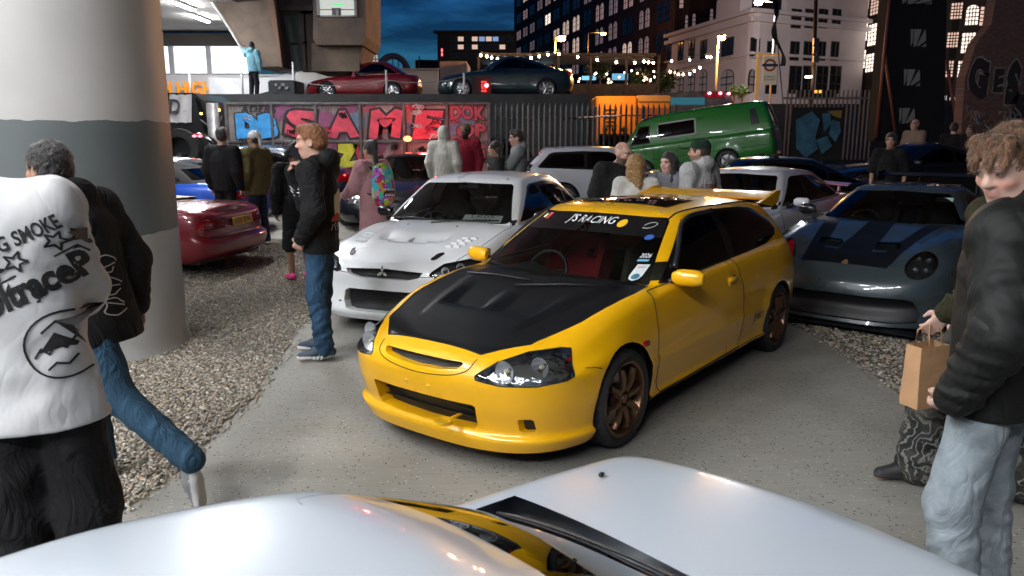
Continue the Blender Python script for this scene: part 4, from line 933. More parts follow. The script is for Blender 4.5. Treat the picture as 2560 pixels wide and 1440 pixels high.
# torn black flag on a thin pole, utility pole
e = empty('torn_flag', (*P(1950, 240, 30).xy, 0), 0, 'torn black flag on a thin pole beside the station sign', 'flag'); O = e.location
m = MB(); m.tube([P(1958, 260, 30) - O, P(1932, -20, 30) - O], .02, 5); m.build('pole', BLACK, e, True)
V = []; 
for i in range(19):
 t = i / 18; c_ = P(1931 + 22 * t + 8 * math.sin(t * 9), -10 + 175 * t, 30) - O; w_ = .03 + .07 * abs(math.sin(t * 7 + .6)); V += [c_ + Vector((-w_, 0, 0)), c_ + Vector((w_, .06 * math.sin(t * 12), 0))]
meshobj('cloth', V, [(2 * i, 2 * i + 1, 2 * i + 3, 2 * i + 2) for i in range(18)], M('flag_black', (.02, .022, .028), .7), e, True)
e = empty('utility_pole', (*P(2030, 240, 40).xy, 0), 0, 'dark utility pole carrying small boxes before the white building', 'pole'); O = e.location; m = MB(); m.tube([Vector((0, 0, 0)), Vector((0, 0, 5)), P(2041, -40, 40) - O], .10, 8); m.build('pole', M('pole_brown', (.07, .04, .03), .7), e, True)
for v in (105, 125, 148): m = MB(); m.box(P(2040, v, 39.8) - O, (.28, .2, .36), bev=.03); m.build('box', M('box_grey', (.08, .09, .11), .5), e)
m = MB(); m.box(P(2021, 192, 39.7) - O, (.3, .2, .08), bev=.02); m.build('lamp', emis('lamp_pale', (1, .95, .7), 25), e)
# ---- bus and orange kiosk beyond the fence
e = empty('city_bus', (0, 0, 0), 0, 'parked bus roofline in blue, red and white beyond the fence', 'bus'); a, b = P(1640, 262, 34), P(1828, 226, 34)
m = MB(); pr = [(a.x, 1.0), (b.x, 1.0), (b.x + .1, a.z + .1), (b.x - .05, b.z - .15), (b.x - .5, b.z), (a.x, b.z - .12)]; m.prism(pr, 2.2, Matrix.Translation((0, 36.2, 0)) @ XZ); m.build('body', M('bus_paint', (.10, .13, .16), .4, var=(1.4, .6, (.35, .33, .34))), e)
m = MB(); m.box(((a.x + b.x) / 2 - .4, 33.97, b.z - .45), ((b.x - a.x) * .55, .04, .3)); m.build('side_window', M('bus_glass', (.03, .12, .17), .15, emit=((.1, .45, .6), .25)), e)
m = MB(); m.box((b.x - .75, 33.96, b.z - .2), (.8, .05, .22)); m.build('red_panel', M('bus_red', (.45, .03, .05), .4), e)
for u, v in ((1774, 233), (1801, 233), (1822, 234)): m = MB(); m.ell(P(u, v, 33.9), (.07, .04, .05), 8, 6); m.build('marker_lamp', emis('marker_pink', (1, .25, .35), 12), e, True)
e = empty('orange_kiosk', (0, 0, 0), 0, 'orange lit food kiosk behind the palisade fence', 'kiosk'); OR = M('kiosk_orange', (.75, .28, .03), .5, var=(2, .12))
a, b, c_ = P(1490, 240, 29), P(1594, 240, 29), P(1678, 238, 29); g2 = gz(24)
m = MB(); m.box(((a.x + b.x) / 2, 29.9, (g2 + a.z) / 2), (b.x - a.x, 1.8, a.z - g2), bev=.06); m.build('wall', OR, e); m = MB(); m.box(((b.x + c_.x) / 2 + .01, 29.98, (g2 + c_.z) / 2), (c_.x - b.x, 1.8, c_.z - g2), bev=.05); m.build('side_wall', OR, e)
m = MB(); m.box(((b.x + c_.x) / 2, 29.05, c_.z - .12), (c_.x - b.x - .05, .08, .2)); o = m.build('sign_board', M('kiosk_sign', (.55, .33, .14), .5), e)
m = MB(); m.box(((b.x + c_.x) / 2, 29.06, c_.z - .75), (c_.x - b.x - .1, .05, .6)); m.build('hatch', M('kiosk_hatch', (.35, .10, .02), .5), e)
for k in range(5): m = MB(); m.box((P(1535, 0, 29).x, 28.98, a.z - .5 - .14 * k), (.42 - .05 * (k % 2), .02, .05)); m.build('menu_strip', M('print_dark', ()), e)
l = bpy.data.lights.new('kiosk_lamp', 'POINT'); l.energy = 300; l.color = (1, .5, .14); l.shadow_soft_size = .15; lo = bpy.data.objects.new('kiosk_lamp', l); link(lo, e); lo.location = (P(1530, 0, 28).x, 27.6, 4.2)
# ---- black banner tower, brick wall with graffiti, right-hand fence and board
e = empty('banner_tower', (0, 0, 0), 0, 'tall black banner tower with three striped white emblems', 'banner'); BT = M('banner_black', (.006, .007, .008), .85); pl = [P(u, v, 24) for u, v in ((2222, -60), (2186, 352), (2360, 352), (2368, -60))]
m = MB(); m.prism([(p.x, p.z) for p in pl], .5, Matrix.Translation((0, 24.5, 0)) @ XZ); m.build('panel', BT, e)
def stripebox(u0, v0, u1, v1):
 q = lambda a, b: P(u0 + (u1 - u0) * a, v1 + (v0 - v1) * b, 23.97); m = MB()
 for poly in ([(0, 0), (.0, 1), (.18, 1), (.13, .3)], [(.22, 1), (.72, 1), (.35, .05), (.17, 0)], [(.95, 1), (1, .75), (1, .35), (.45, .0), (.42, .12)], [(.7, .0), (1, 0), (1, .2)]): m.add([q(*p) for p in poly], [tuple(range(len(poly)))])
 m.build('emblem', M('emblem_white', (.32, .32, .29), .7), e)
for q in ((2277, 73, 2315, 117), (2260, 173, 2300, 215), (2248, 270, 2287, 310), (2256, -10, 2330, 10)): stripebox(*q)
for (a, b) in (((2213, 140), (2238, 330)), ((2226, -20), (2190, 345)), ((2366, 150), (2395, 330))): m = MB(); m.tube([P(*a, 23.7), P(*b, 23.7)], .045, 6); m.build('brace', M('rust_pole', (.22, .06, .035), .6), e, True)
BRK = M('wall_brick', (.20, .10, .08), .85); N_, L_, b_ = nodes(BRK); t_ = N_.new('ShaderNodeTexCoord'); mp_ = N_.new('ShaderNodeMapping'); mp_.inputs['Rotation'].default_value = (R(90), 0, 0); bt_ = N_.new('ShaderNodeTexBrick'); bt_.inputs['Scale'].default_value = 4.4; bt_.inputs['Color1'].default_value = (.22, .11, .085, 1); bt_.inputs['Color2'].default_value = (.15, .075, .06, 1); bt_.inputs['Mortar'].default_value = (.09, .08, .075, 1)
L_.new(t_.outputs['Object'], mp_.inputs[0]); L_.new(mp_.outputs[0], bt_.inputs[0]); L_.new(bt_.outputs[0], b_.inputs['Base Color']); bp_ = N_.new('ShaderNodeBump'); bp_.inputs['Strength'].default_value = .5; bp_.inputs['Distance'].default_value = .02; L_.new(bt_.outputs['Fac'], bp_.inputs['Height']); bp_.invert = True; L_.new(bp_.outputs[0], b_.inputs['Normal'])
e = empty('brick_wall', (0, 21, 0), 0, 'tall brick wall with white outlined graffiti at the far right', 'wall'); a, b = P(2398, 0, 21), P(2760, 0, 21); m = MB(); pl = [P(u, v, 21) for u, v in ((2398, 400), (2760, 400), (2760, -60), (2500, -60), (2478, 60), (2440, 110), (2412, 200))]; m.prism([(p.x, p.z) for p in pl], .4, Matrix.Translation((0, .4, 0)) @ XZ); m.build('wall', BRK, e)
HO2, WY2, g02 = HO, WY, g0; HO, WY, g0 = e, 21, 0.0
PALE = M('spray_pale', (.33, .28, .26), .8, var=(6, .4)); DK_ = M('spray_dark', (.03, .022, .022), .8)
for ch, u0, u1, v0, v1 in (('G', 2412, 2480, 140, 250), ('E', 2478, 2515, 170, 235), ('S', 2505, 2560, 150, 270), ('S', 2520, 2590, 230, 310)): graf(ch, u0, u1, v0, v1, DK_, PALE, 0, .07, .11, y=-.01)
rg = np.random.default_rng(11)
for i in range(46):
 u, v = rg.uniform(2405, 2570), rg.uniform(265, 350); ps = []
 for k in range(8): ps.append(P(u + 5 * k * .6 + rg.normal(0, 4), v + rg.normal(0, 6), 20.97) - e.location)
 m = MB(); m.tube(ps, .014, 4); m.build('scrawl', (PALE, M('spray_rust', (.30, .12, .08), .8), M('spray_grey', (.2, .2, .22), .8))[i % 3], e)
HO, WY, g0 = HO2, WY2, g02
e = empty('blue_mural_board', (0, 22, 0), 0, 'dark board painted with angular blue graffiti behind the van', 'hoarding'); a, b = P(1975, 400, 22), P(2115, 268, 22); m = MB(); m.box(((a.x + b.x) / 2, .1, (a.z + b.z) / 2), (b.x - a.x, .1, b.z - a.z)); m.build('board', M('board_black', (.015, .014, .014), .8), e)
for poly in ([(1990, 300), (2030, 278), (2050, 300), (2038, 345), (2045, 372), (2015, 395), (1990, 370)], [(2055, 285), (2075, 282), (2078, 310), (2060, 330)], [(2080, 300), (2100, 305), (2102, 330), (2088, 355), (2072, 335)], [(2040, 350), (2068, 340), (2080, 365), (2055, 385)]):
 pts = [P(u, v, 21.98) - e.location for u, v in poly]; c_ = sum(pts, Vector()) / len(pts); m = MB(); m.add(pts, [tuple(range(len(pts)))]); m.build('graffiti_fill', M('spray_teal', (.05, .15, .22), .8, var=(3, .4)), e)
pts = [P(u, v, 21.97) - e.location for u, v in ((2068, 278), (2105, 276), (2103, 296), (2085, 290))]; m = MB(); m.add(pts, [tuple(range(4))]); m.build('graffiti_fill', M('spray_ochre', (.30, .18, .03), .8), e)
e = empty('low_railings', (0, 30, 0), 0, 'pale street railings between the van and the banner tower', 'fence'); o0 = None
for u in range(1985, 2210, 11):
 x = P(u, 0, 30).x
 if o0 is None: m = MB(); m.box((0, 0, 2.3), (.05, .04, 2.6)); o0 = m.build('pale', M('railing_grey', (.22, .20, .19), .6), e); o = o0
 else: o = dup(o0, e)
 o.location = (x, 0, 0)
m = MB(); m.box(((P(1985, 0, 30).x + P(2210, 0, 30).x) / 2, .05, 3.3), (3.6, .05, .08)); m.build('rail', M('railing_grey', ()), e)
e = empty('street_notice_board', (0, 0, 0), 0, 'dark street notice board low before the white building', 'sign'); a, b = P(1992, 245, 36), P(2092, 226, 36); m = MB(); m.box(((a.x + b.x) / 2, 36, (a.z + b.z) / 2), (b.x - a.x, .1, b.z - a.z)); m.build('board', M('board_black', ()), e)
for u in (1996, 2088): m = MB(); m.box((P(u, 0, 36).x, 36.05, a.z / 2), (.08, .08, a.z)); m.build('post', FRD, e)
m = MB(); m.box(P(2045, 229, 35.93), (.35, .02, .12)); m.build('lit_panel', emis('notice_orange', (1, .4, .08), 2.), e)
# red lamp by the hoarding
m = MB(); m.ell(P(1019, 347, 17.2), (.09, .05, .06), 10, 8); o = m.build('red_lamp', emis('red_lamp_glow', (1, .10, .03), 14), None, True); tag(o, 'red glowing lamp low on the graffiti hoarding', 'lamp'); l = bpy.data.lights.new('red_lamp_light', 'POINT'); l.energy = 55; l.color = (1, .06, .05); l.shadow_soft_size = .1; lo = bpy.data.objects.new('red_lamp_light', l); link(lo, o); lo.location = P(1060, 340, 16.6)
# unseen brick wall added on the right to block sky reflections
W8 = Wall('unseen_sky_block', (16.5, 21.2), (17.5, -25), 0, 15, DKB, 'unseen dark brick block added to keep sky light off the yard', thick=1.)
for y_ in range(4): W8.window(6 + 9 * y_, 8 + 9 * y_, 6, 8.5, DARKWIN, FRD, .5, 2, 3)
W9 = Wall('dark_tall_warehouse', ((1640 - 1280) / 1920 * 102, 102), ((2020 - 1280) / 1920 * 96, 96), 3, 36, DKB, 'dark tall warehouse rising behind the white corner building')
for q in ((1668, 6, 1676, 40), (1714, 38, 1719, 70), (1732, 34, 1738, 66), (1776, 22, 1782, 52), (1880, 18, 1888, 52), (1700, -12, 1708, 20)): W9.winpx(*q, WARM[random.choice((1, 2, 2))], FRD, .3, 1, 3, .04)
# ================================================================== the yellow hatchback
def civic():
 Y = paint('yellow_paint', (.90, .47, .003)); CARB = M('carbon_bonnet', (.006, .007, .0085), .45, .0, .12, var=(420, .35), rvar=.06, spec=.12)
 L = 4.17
 def wf(a): return [(0, a - .03), (.5, a), (1.6, a + .005), (2.6, a + .005), (3.5, a), (L, a - .04)]
 rows = [
  dict(xf=.05, xr=4.06, z=[(0, .135), (.45, .125), (.6, .15), (1.15, .165), (3.2, .175), (3.5, .2), (L, .24)], w=wf(.785), cf=.55, nf=2.9, cr=.4),
  dict(xf=.03, xr=4.10, z=[(0, .215), (.5, .205), (1.15, .215), (3.2, .225), (3.5, .27), (L, .32)], w=wf(.83), cf=.56, nf=2.9, cr=.4),
  dict(xf=.055, xr=4.12, z=[(0, .235), (.5, .225), (1.15, .235), (3.2, .245), (3.5, .29), (L, .34)], w=wf(.815), cf=.55, nf=2.9, cr=.4),
  dict(xf=.015, xr=4.17, z=[(0, .40), (.6, .42), (1.5, .43), (3.4, .45), (L, .46)], w=wf(.838), cf=.56, nf=2.85, cr=.4),
  dict(xf=.0, xr=4.17, z=[(0, .515), (.6, .54), (1.5, .57), (3.4, .60), (L, .58)], w=wf(.838), cf=.58, nf=2.8, cr=.4),
  dict(xf=.035, xr=4.12, z=[(0, .595), (.35, .60), (.7, .66), (1.5, .71), (3.4, .76), (L, .76)], w=[(0, .78), (.5, .80), (.9, .825), (1.6, .828), (2.6, .828), (3.5, .825), (L, .77)], cf=.62, nf=2.7, cr=.38),
  dict(xf=.08, xr=4.06, z=[(0, .635), (.3, .655), (.7, .755), (1.2, .835), (1.8, .865), (3.3, .905), (L, .93)], w=[(0, .72), (.5, .755), (.9, .785), (1.5, .79), (2.6, .79), (3.5, .785), (L, .70)], cf=.62, nf=2.6, cr=.38),
  dict(xf=.14, xr=4.02, z=[(0, .652), (.3, .70), (.7, .802), (1.2, .868), (1.8, .885), (3.3, .93), (L, .95)], w=[(0, .66), (.5, .70), (.9, .735), (1.5, .75), (2.6, .75), (3.5, .745), (L, .66)], cf=.62, nf=2.6, cr=.38),
 ]
 def disp(G):
  G[..., 0] -= .085 * (1 - smooth01(G[..., 0] / .66)); x, y, z = G[..., 0], G[..., 1], G[..., 2]
  top = (z > .62) & (x < 1.25) & (y < .74)
  # raised centre of the bonnet between two creases, with the sunken duct behind a step
  cre = .30 + .24 * np.clip((x - .15) / 1.0, 0, 1)
  b = .016 * (1 - smooth01((y - cre) / .035)) * smooth01((x - .28) / .2)
  G[..., 2] += np.where(top, b, 0)
  wd = .33 + .05 * (x - .5)
  step = smooth01((x - .515) / .016) * (1 - smooth01((x - .54) / .40)) * (1 - smooth01((y - wd) / .03))
  div = 1 - .9 * (1 - smooth01((y - .012 - .03 * np.clip((x - .5) / .2, 0, 1)) / .02)) * (x < .8)
  G[..., 2] -= np.where(top, .04 * step * div, 0)
  # door moulding groove
  m = (y > .7) & (x > .98) & (x < 3.2)
  zl = .435 + .022 * (x - 1) / 2
  G[..., 1] += np.where(m, .006 * (smooth01((z - zl + .035) / .006) - smooth01((z - zl - .03) / .006)), 0)
  # fog lamp cheek
  return G
 sp = dict(paint=Y, rows=rows, halfw=.84, deck=[(.135, .66), (.3, .713), (.6, .783), (.9, .845), (1.15, .885), (1.6, .90), (3.5, .94), (4.02, .97)], disp=disp,
   flares=[(.80, .29, .33, .012, .08), (3.42, .29, .33, .014, .08)], arch=[(.795, .30, .335), (3.42, .298, .325)],
   gh=dict(bx=1.07, bbow=.27, byf=.74, rx=4.03, rbow=.10, byr=.70, bym=.752, tx=1.87, tbow=.16, tyf=.555, qx=3.72, qbow=.06, tyr=.55, tym=.60,
     belt=[(1.0, .835), (1.35, .862), (2.0, .885), (3.4, .925), (4.1, .93)], roof=[(1.85, 1.285), (2.1, 1.318), (2.5, 1.335), (3.1, 1.325), (3.75, 1.265)], crown=.045, fil=.06, bulge=.018))
 c = Car('yellow_hatchback', sp, (-.487, 4.19), 52.4, 'bright yellow three-door hatchback with black bonnet and bronze wheels', 'car')
 r = c.root
 # glass
 ws = c.part('windscreen', CARGLASS); fr = lambda q, n: n.x < -.25 and q.x > 1.05 and q.x < 2.1
 zt, zb = 1.262, .872
 wp = [(-.685, .885), (-.675, .862), (-.63, .85), (0, .838), (.63, .85), (.675, .862), (.685, .885), (.535, 1.226), (.505, 1.25), (0, 1.266), (-.505, 1.25), (-.535, 1.226)]
 c.cut(wp, (1, 2), fr, ws)
 side = lambda q, n: abs(n.y) > .4 and abs(q.y) > .4 and q.z > .84
 frm = c.part('window_frame', M('gloss_black_trim', (.008, .008, .009), .18, coat=.5))
 c.both([(1.40, .885), (1.52, .878), (3.35, .935), (3.62, .985), (3.68, 1.03), (3.60, 1.10), (3.30, 1.23), (3.0, 1.262), (2.5, 1.276), (2.15, 1.262), (2.0, 1.235)], (0, 2), side, frm)
 sw = c.part('side_window', TINTGLASS)
 c.both([(1.60, .90), (2.50, .918), (2.44, 1.243), (2.2, 1.24), (2.05, 1.215)], (0, 2), side, sw, (frm,))
 c.both([(2.62, .925), (3.32, .953), (3.57, .998), (3.62, 1.03), (3.54, 1.085), (3.27, 1.205), (3.0, 1.238), (2.56, 1.25)], (0, 2), side, sw, (frm,))
 rw = c.part('rear_window', TINTGLASS)
 c.cut([(-.58, .96), (.58, .96), (.47, 1.2), (-.47, 1.2)], (1, 2), lambda q, n: n.x > .25 and q.x > 3.6, rw)
 # bonnet, doors
 bn = c.part('bonnet', CARB); up = lambda q, n: n.z > .35 and q.z > .6
 c.cut([(.055, -.36), (.055, .36), (.25, .55), (.58, .665), (1.10, .715), (1.3, .7), (1.3, -.7), (1.10, -.715), (.58, -.665), (.25, -.55)], (0, 1), lambda q, n: up(q, n) and q.x < 1.32 and (q.z < .93) and not (q.x > 1.05 and n.x < -.42), bn)
 dr = c.part('door', Y)
 c.both([(1.20, .30), (1.20, .865), (1.30, .90), (2.50, .92), (2.60, .70), (2.62, .33), (2.58, .225), (1.26, .215)], (0, 2), lambda q, n: abs(n.y) > .3 and abs(q.y) > .68 and q.z < .93, dr)
 # front: headlamps, grille, bumper
 frf = lambda q, n: q.x < .75 and q.z > .45 and n.x < .1
 lamp = [(-.40, .615), (-.36, .585), (-.41, .558), (-.55, .555), (-.70, .572), (-.775, .605), (-.79, .65), (-.765, .70), (-.72, .722), (-.64, .718), (-.52, .685)]
 lamp = [(-.395, .560), (-.405, .54), (-.54, .522), (-.70, .522), (-.79, .535), (-.81, .56), (-.81, .625), (-.775, .664), (-.68, .679), (-.57, .668), (-.47, .625)]
 hl = c.part('headlamp_lens', LENS); hb = c.part('headlamp', M('lamp_housing', (.8, .82, .85), .14, 1., bump=(13, .55, .03)), False)
 P = lambda *a: a
 parts_all = (0, bn)
 lampf = c.both(lamp, (1, 2), lambda q, n: q.x < .8 and n.x < .35, hl, parts_all); c.both([(.255, .48), (.9, .48), (.9, .76), (.46, .76)], (0, 2), lambda q, n: True, 0, (hl,)); lampf = [f for f in c.bm.faces if f[c.lay] == hl]
 gr = c.part('grille_mesh', M('grille_black', (.01, .011, .012), .4, bump=(160, .6, .01)), False); gw = c.part('grille_surround', Y, False)
 grf = c.cut([(-.285, .612), (.285, .612), (.30, .604), (.275, .577), (.16, .562), (0, .556), (-.16, .562), (-.275, .577), (-.30, .604)], (1, 2), lambda q, n: q.x < .4 and n.x < .2, gr, parts_all)
 it = c.part('lower_intake', M('intake_black', (.006, .006, .007), .5), False); iw = c.part('bumper_opening', Y, False)
 itf = c.cut([(-.375, .395), (.375, .395), (.395, .385), (.385, .272), (.36, .245), (0, .234), (-.36, .245), (-.385, .272), (-.395, .385)], (1, 2), lambda q, n: q.x < .4 and n.x < .3, it)
 fg = c.part('fog_opening', M('intake_black', ()), False)
 fgf = c.both([(-.665, .335), (-.615, .335), (-.605, .325), (-.605, .265), (-.615, .255), (-.665, .258), (-.675, .27), (-.675, .325)], (1, 2), lambda q, n: q.x < .5 and n.x < .3, fg)
 c.arches(); c.freeze()
 c.seams([bn, dr, hl], .0035)
 mb = MB()
 for sg in (1, -1):
  c.line([(.36 if 0 else .40, .575), (.47, .565), (.52, .55)], (0, 2), sg, .003, mb=mb)
  c.line([(1.13, .22), (1.12, .205), (2.0, .215), (3.08, .228)], (0, 2), sg, .0035, mb=mb)
 c.line([(-.36, .63), (-.345, .585), (-.25, .545), (0, .522), (.25, .545), (.345, .585), (.36, .63)], (1, 2), 1, .003, mb=mb, n=40)
 tag(mb.build('shut_line', GAP, r, True), kind='stuff')
 c.lens(lampf, hl)
 c.recess([f for f in lampf if f.is_valid], (.075, 0, -.004), hb, hb)
 c.recess(grf, (.05, 0, 0), gr, gw); c.recess(itf, (.09, 0, 0), it, iw); c.recess(fgf, (.05, 0, 0), fg, iw)
 # cabin opening in the deck
 def inside(q, n):
  if n.z < .5 or not (1.12 < q.x < 3.95) or q.z > .99: return False
  yb = .72 - .10 * max(0, (1.3 - q.x) / .2); return abs(q.y) < yb and q.x > 1.12 + .27 * (abs(q.y) / .715) ** 2.2
 c.delete(c.faces(inside, (0, bn)))
 c.finish()
 # lamp internals
 for sg in (1, -1):
  for (py, pz, rr) in ((.525, .583, .062), (.66, .60, .058)):
   px = c.hit((-2, sg * py, pz), (1, 0, 0))[0].x + .02
   m = MB(); m.lathe([(.012, .05), (rr * .6, .035), (rr, .0)], 20, 'x', (px, sg * py, pz)); m.build('reflector', LAMPIN, r, True)
   m = MB(); m.ell((px + .02, sg * py, pz), (.022, .014, .014)); m.build('bulb', M('bulb_glass', (.9, .8, .55), .1, coat=1), r, True)
  m = MB(); m.box((c.hit((-2, sg * .735, .62), (1, 0, 0))[0].x + .03, sg * .735, .62), (.03, .02, .03), bev=.008); m.build('side_marker', AMBER if 0 else REDLENS, r, True)
 # grille mesh wires
 g = MB()
 for k in range(-26, 27):
  for d in (1, -1):
   y0 = k * .022; p = []
   for t in (0, 1):
    yy = y0 + d * (t - .5) * .06; zz = .545 + t * .06
    p.append((.04 + .05 * (yy / .3) ** 2, yy, zz))
   if abs(y0) < .27: g.tube(p, .0022, 4, False)
 tag(g.build('grille_wires', M('wire_black', (.03, .032, .035), .35, .5), r), kind='stuff')
 for z in (.285, .33, .365):
  b = MB(); b.box((.05, 0, z), (.02, .76, .008 if z != .325 else .016), bev=.002); b.build('intake_bar', M('bar_black', (.015, .016, .017), .3, .2), r)
 # tow ring, bumper plugs
 m = MB(); m.lathe([(.030, -.008), (.05, -.010), (.05, .010), (.030, .008)], 24, 'z', (-.135, -.25, .30), True); m.box((-.04, -.25, .30), (.1, .018, .01)); m.build('tow_ring', M('tow_yellow', (.75, .42, .01), .35, coat=.6), r, True, R(40))
 for y in (-.085, .085):
  m = MB(); m.lathe([(0, -.006), (.009, -.005), (.013, 0)], 14, 'x', (c.hit((-2, y, .452), (1, 0, 0))[0].x, y, .452)); m.build('bumper_plug', Y, r, True)
 # side indicators, handles, mirrors
 for sg in (1, -1):
  h = c.hit((1.02, sg * 3, .585), (0, -sg, 0))[0]; m = MB(); m.box((1.02, h.y, .585), (.075, .018, .034), bev=.007); m.build('side_indicator', REDLENS, r, True)
  h = c.hit((2.40, sg * 3, .765), (0, -sg, 0))[0]; m = MB(); m.box((2.40, h.y - sg * .002, .765), (.15, .018, .075), bev=.008); o = m.build('door_handle', Y, r, True)
  m = MB(); m.box((2.40, h.y + sg * .0065, .757), (.10, .006, .035), bev=.002); m.build('handle_recess_shade', M('handle_shadow', (.30, .13, .003), .4), o)  # darker plate paints the shade inside the grip recess
  m = MB(); m.box((2.405, h.y + sg * .012, .78), (.14, .016, .03), bev=.006); m.build('handle_grip', Y, o, True)
  # window visor
  m = MB(); pts = [(1.62, .955), (1.98, 1.21), (2.15, 1.25), (2.46, 1.262)]; c.line(pts, (0, 2), sg, .02, mb=m, out=.012); m.build('wind_deflector', M('smoked_plastic', (.02, .024, .028), .12, coat=1), r, True)
 mirror_caps(c, 1.50, .85, .92, Y, (.10, .20, .11))
 # side skirt end caps are part of the sill; lip corner
 # sunroof
 m = MB(); G = []; nx, ny = 9, 13
 for i in range(nx):
  x = 2.12 + .50 * i / (nx - 1)
  for j in range(ny): y = -.40 + .80 * j / (ny - 1); G.append((x, y, float(c.roofz(np.array([x]), np.array([y]))[0]) + .006))
 m.add(G, [(i * ny + j, (i + 1) * ny + j, (i + 1) * ny + j + 1, i * ny + j + 1) for i in range(nx - 1) for j in range(ny - 1)]); m.build('sunroof', M('roof_glass', (.006, .007, .008), .03, coat=1), r, True)
 # roof gutters
 for sg in (1, -1):
  m = MB(); ps = []
  for x in np.linspace(1.93, 3.7, 20):
   yy = float(pchip([1.9, 2.8, 3.72], [.515, .56, .51], np.array(x))); h = c.hit((x, sg * yy, 3), (0, 0, -1))[0]; ps.append(h + Vector((0, 0, .001)))
  m.tube(ps, .007, 5); m.build('roof_gutter', GAP, r, True)
 # spoiler
 for sg in (1, -1): m = MB(); m.prism([(3.44, 1.262), (3.54, 1.275), (3.88, 1.345), (3.97, 1.34), (3.92, 1.24), (3.78, 1.21)], .028, Matrix.Translation((0, sg * .60 + .014, 0)) @ XZ); m.build('spoiler_end_plate', Y, r)
 w_ = MB(); V = []; F = []; prof = [(3.62, 1.288), (3.78, 1.318), (3.93, 1.332), (3.96, 1.322), (3.86, 1.30), (3.64, 1.272)]
 for y in np.linspace(-.59, .59, 13): V += [(x, y, z + .0) for x, z in prof]
 for i in range(12):
  for j in range(6): F.append((i * 6 + j, i * 6 + (j + 1) % 6, (i + 1) * 6 + (j + 1) % 6, (i + 1) * 6 + j))
 w_.add(V, F); w_.build('spoiler', Y, r, True, R(40))
 # rear lamps
 m = MB()
 for sg in (1, -1):
  m = MB(); m.box((4.0, sg * .72, .78), (.18, .07, .26), bev=.03); m.build('tail_lamp', REDLENS, r, True)
 # wheels
 BR = M('bronze_alloy', (.19, .105, .06), .32, .8, rvar=.08)
 st = dict(wi=.05, wo=.030, twist=.0, fork=0, a0=.2, curve=-.012, out=.012)
 p = wheel(c, .80, .845, .295, .20, .222, st, BR, 8, M('blue_caliper', (.01, .10, .55), .3, coat=.8), .035, tread=True)
 wheel(c, 3.42, .842, .295, .20, .222, st, BR, 8, proto=p)
 RED = M('red_seat_fabric', (.30, .008, .018), .9, bump=(200, .2), var=(6, .25))
 interior(c, 1.85, .2, .36, RED, 1.25, .86, .66, 3.6, 1, passmat=M('dark_seat', (.05, .045, .03), .9))
 m = MB()
 for sg in (1, -1):
  m = MB(); m.tube([(2.18, .36 + sg * .10, .93), (2.10, .36 + sg * .13, .90)], .028, 8, flat=.5); m.build('belt_slot', GAP, r, True)
 text_obj('seat_lettering', 'RECARO', M('seat_print', (.55, .75, .75), .7), (2.155, .36, 1.105), (0, 1, 0), (.28, 0, .96), width=.26, size=.075, parent=r)
 m = MB(); m.box((2.33, .36, 1.10), (.012, .012, .012)); 
 # windscreen sun strip and stickers
 d = (1, 0, -.35)
 def ws_quad(y0, y1, z0, z1, name, mat, nx=16, nz=3, off=.004):
  V = [(y0 + (y1 - y0) * i / nx, (z0 + (z1 - z0) * j / nz)) for i in range(nx + 1) for j in range(nz + 1)]
  F = [(i * (nz + 1) + j, (i + 1) * (nz + 1) + j, (i + 1) * (nz + 1) + j + 1, i * (nz + 1) + j + 1) for i in range(nx) for j in range(nz)]
  return c.decal(V, F, (1.6, 0, 0), (0, 1, 0), (0, 0, 1), (1, 0, 0), name, mat, off)
 strip = [(-.50, 1.228), (-.47, 1.25), (0, 1.262), (.47, 1.25), (.50, 1.228), (.545, 1.125), (0, 1.14), (-.545, 1.125)]
 nn = 24; V = []; F = []
 for i in range(nn + 1):
  t = -1 + 2 * i / nn
  for j in range(5):
   f = j / 4; zt_ = 1.262 - .018 * t * t - .012 * abs(t) ** 8; zb_ = 1.148 - .02 * t * t; z = zt_ + (zb_ - zt_) * f
   V.append((t * (.52 + .05 * f), z))
 F = [(i * 5 + j, (i + 1) * 5 + j, (i + 1) * 5 + j + 1, i * 5 + j + 1) for i in range(nn) for j in range(4)]
 c.decal(V, F, (1.6, 0, 0), (0, 1, 0), (0, 0, 1), (1, 0, 0), 'sun_strip', M('sunstrip_black', (.006, .006, .008), .12, coat=.5), .003)
 WP = M('sticker_white', (.75, .77, .8), .5)
 c.text("J'S RACING", (1.6, -.0, 1.213), (0, -1, 0), (0, 0, 1), (1, 0, 0), 'sun_strip_lettering', WP, .062, .40, .25, .004, .007)
 V = [(.033 * math.cos(2 * math.pi * i / 20), .024 * math.sin(2 * math.pi * i / 20)) for i in range(20)]
 c.decal(V, [tuple(range(20))], (1.6, -.255, 1.205), (0, 1, 0), (0, 0, 1), (1, 0, 0), 'round_sticker', M('sticker_yellow', (.85, .5, .02), .5), .007)
 ws_quad(.40, .435, 1.195, 1.235, 'sticker', M('sticker_red', (.6, .05, .06), .5), 2, 2, .007); ws_quad(.445, .475, 1.20, 1.225, 'sticker', M('sticker_cream', (.8, .75, .4), .5), 2, 2, .007)
 V = [(.028 * math.cos(2 * math.pi * i / 20), .015 * math.sin(2 * math.pi * i / 20)) for i in range(20)]
 c.decal(V, [tuple(range(20))], (1.6, -.50, 1.13), (0, 1, 0), (0, 0, 1), (1, 0, 0), 'round_sticker', M('sticker_blue', (.04, .12, .45), .5), .007)
 m = MB(); ps = [(-.44, 1.185), (-.46, 1.20), (-.49, 1.205), (-.515, 1.195), (-.50, 1.178), (-.47, 1.17), (-.44, 1.172)]
 c.line([(a + .03, b + .012) for a, b in ps], (1, 2), 1, .0022, WP, 'track_sticker', 30, .006)
 c.text('2026', (1.4, -.565, 1.03), (0, -1, 0), (0, 0, 1), (1, 0, 0), 'permit_lettering', WP, .032, .062, 0, .01, .006)
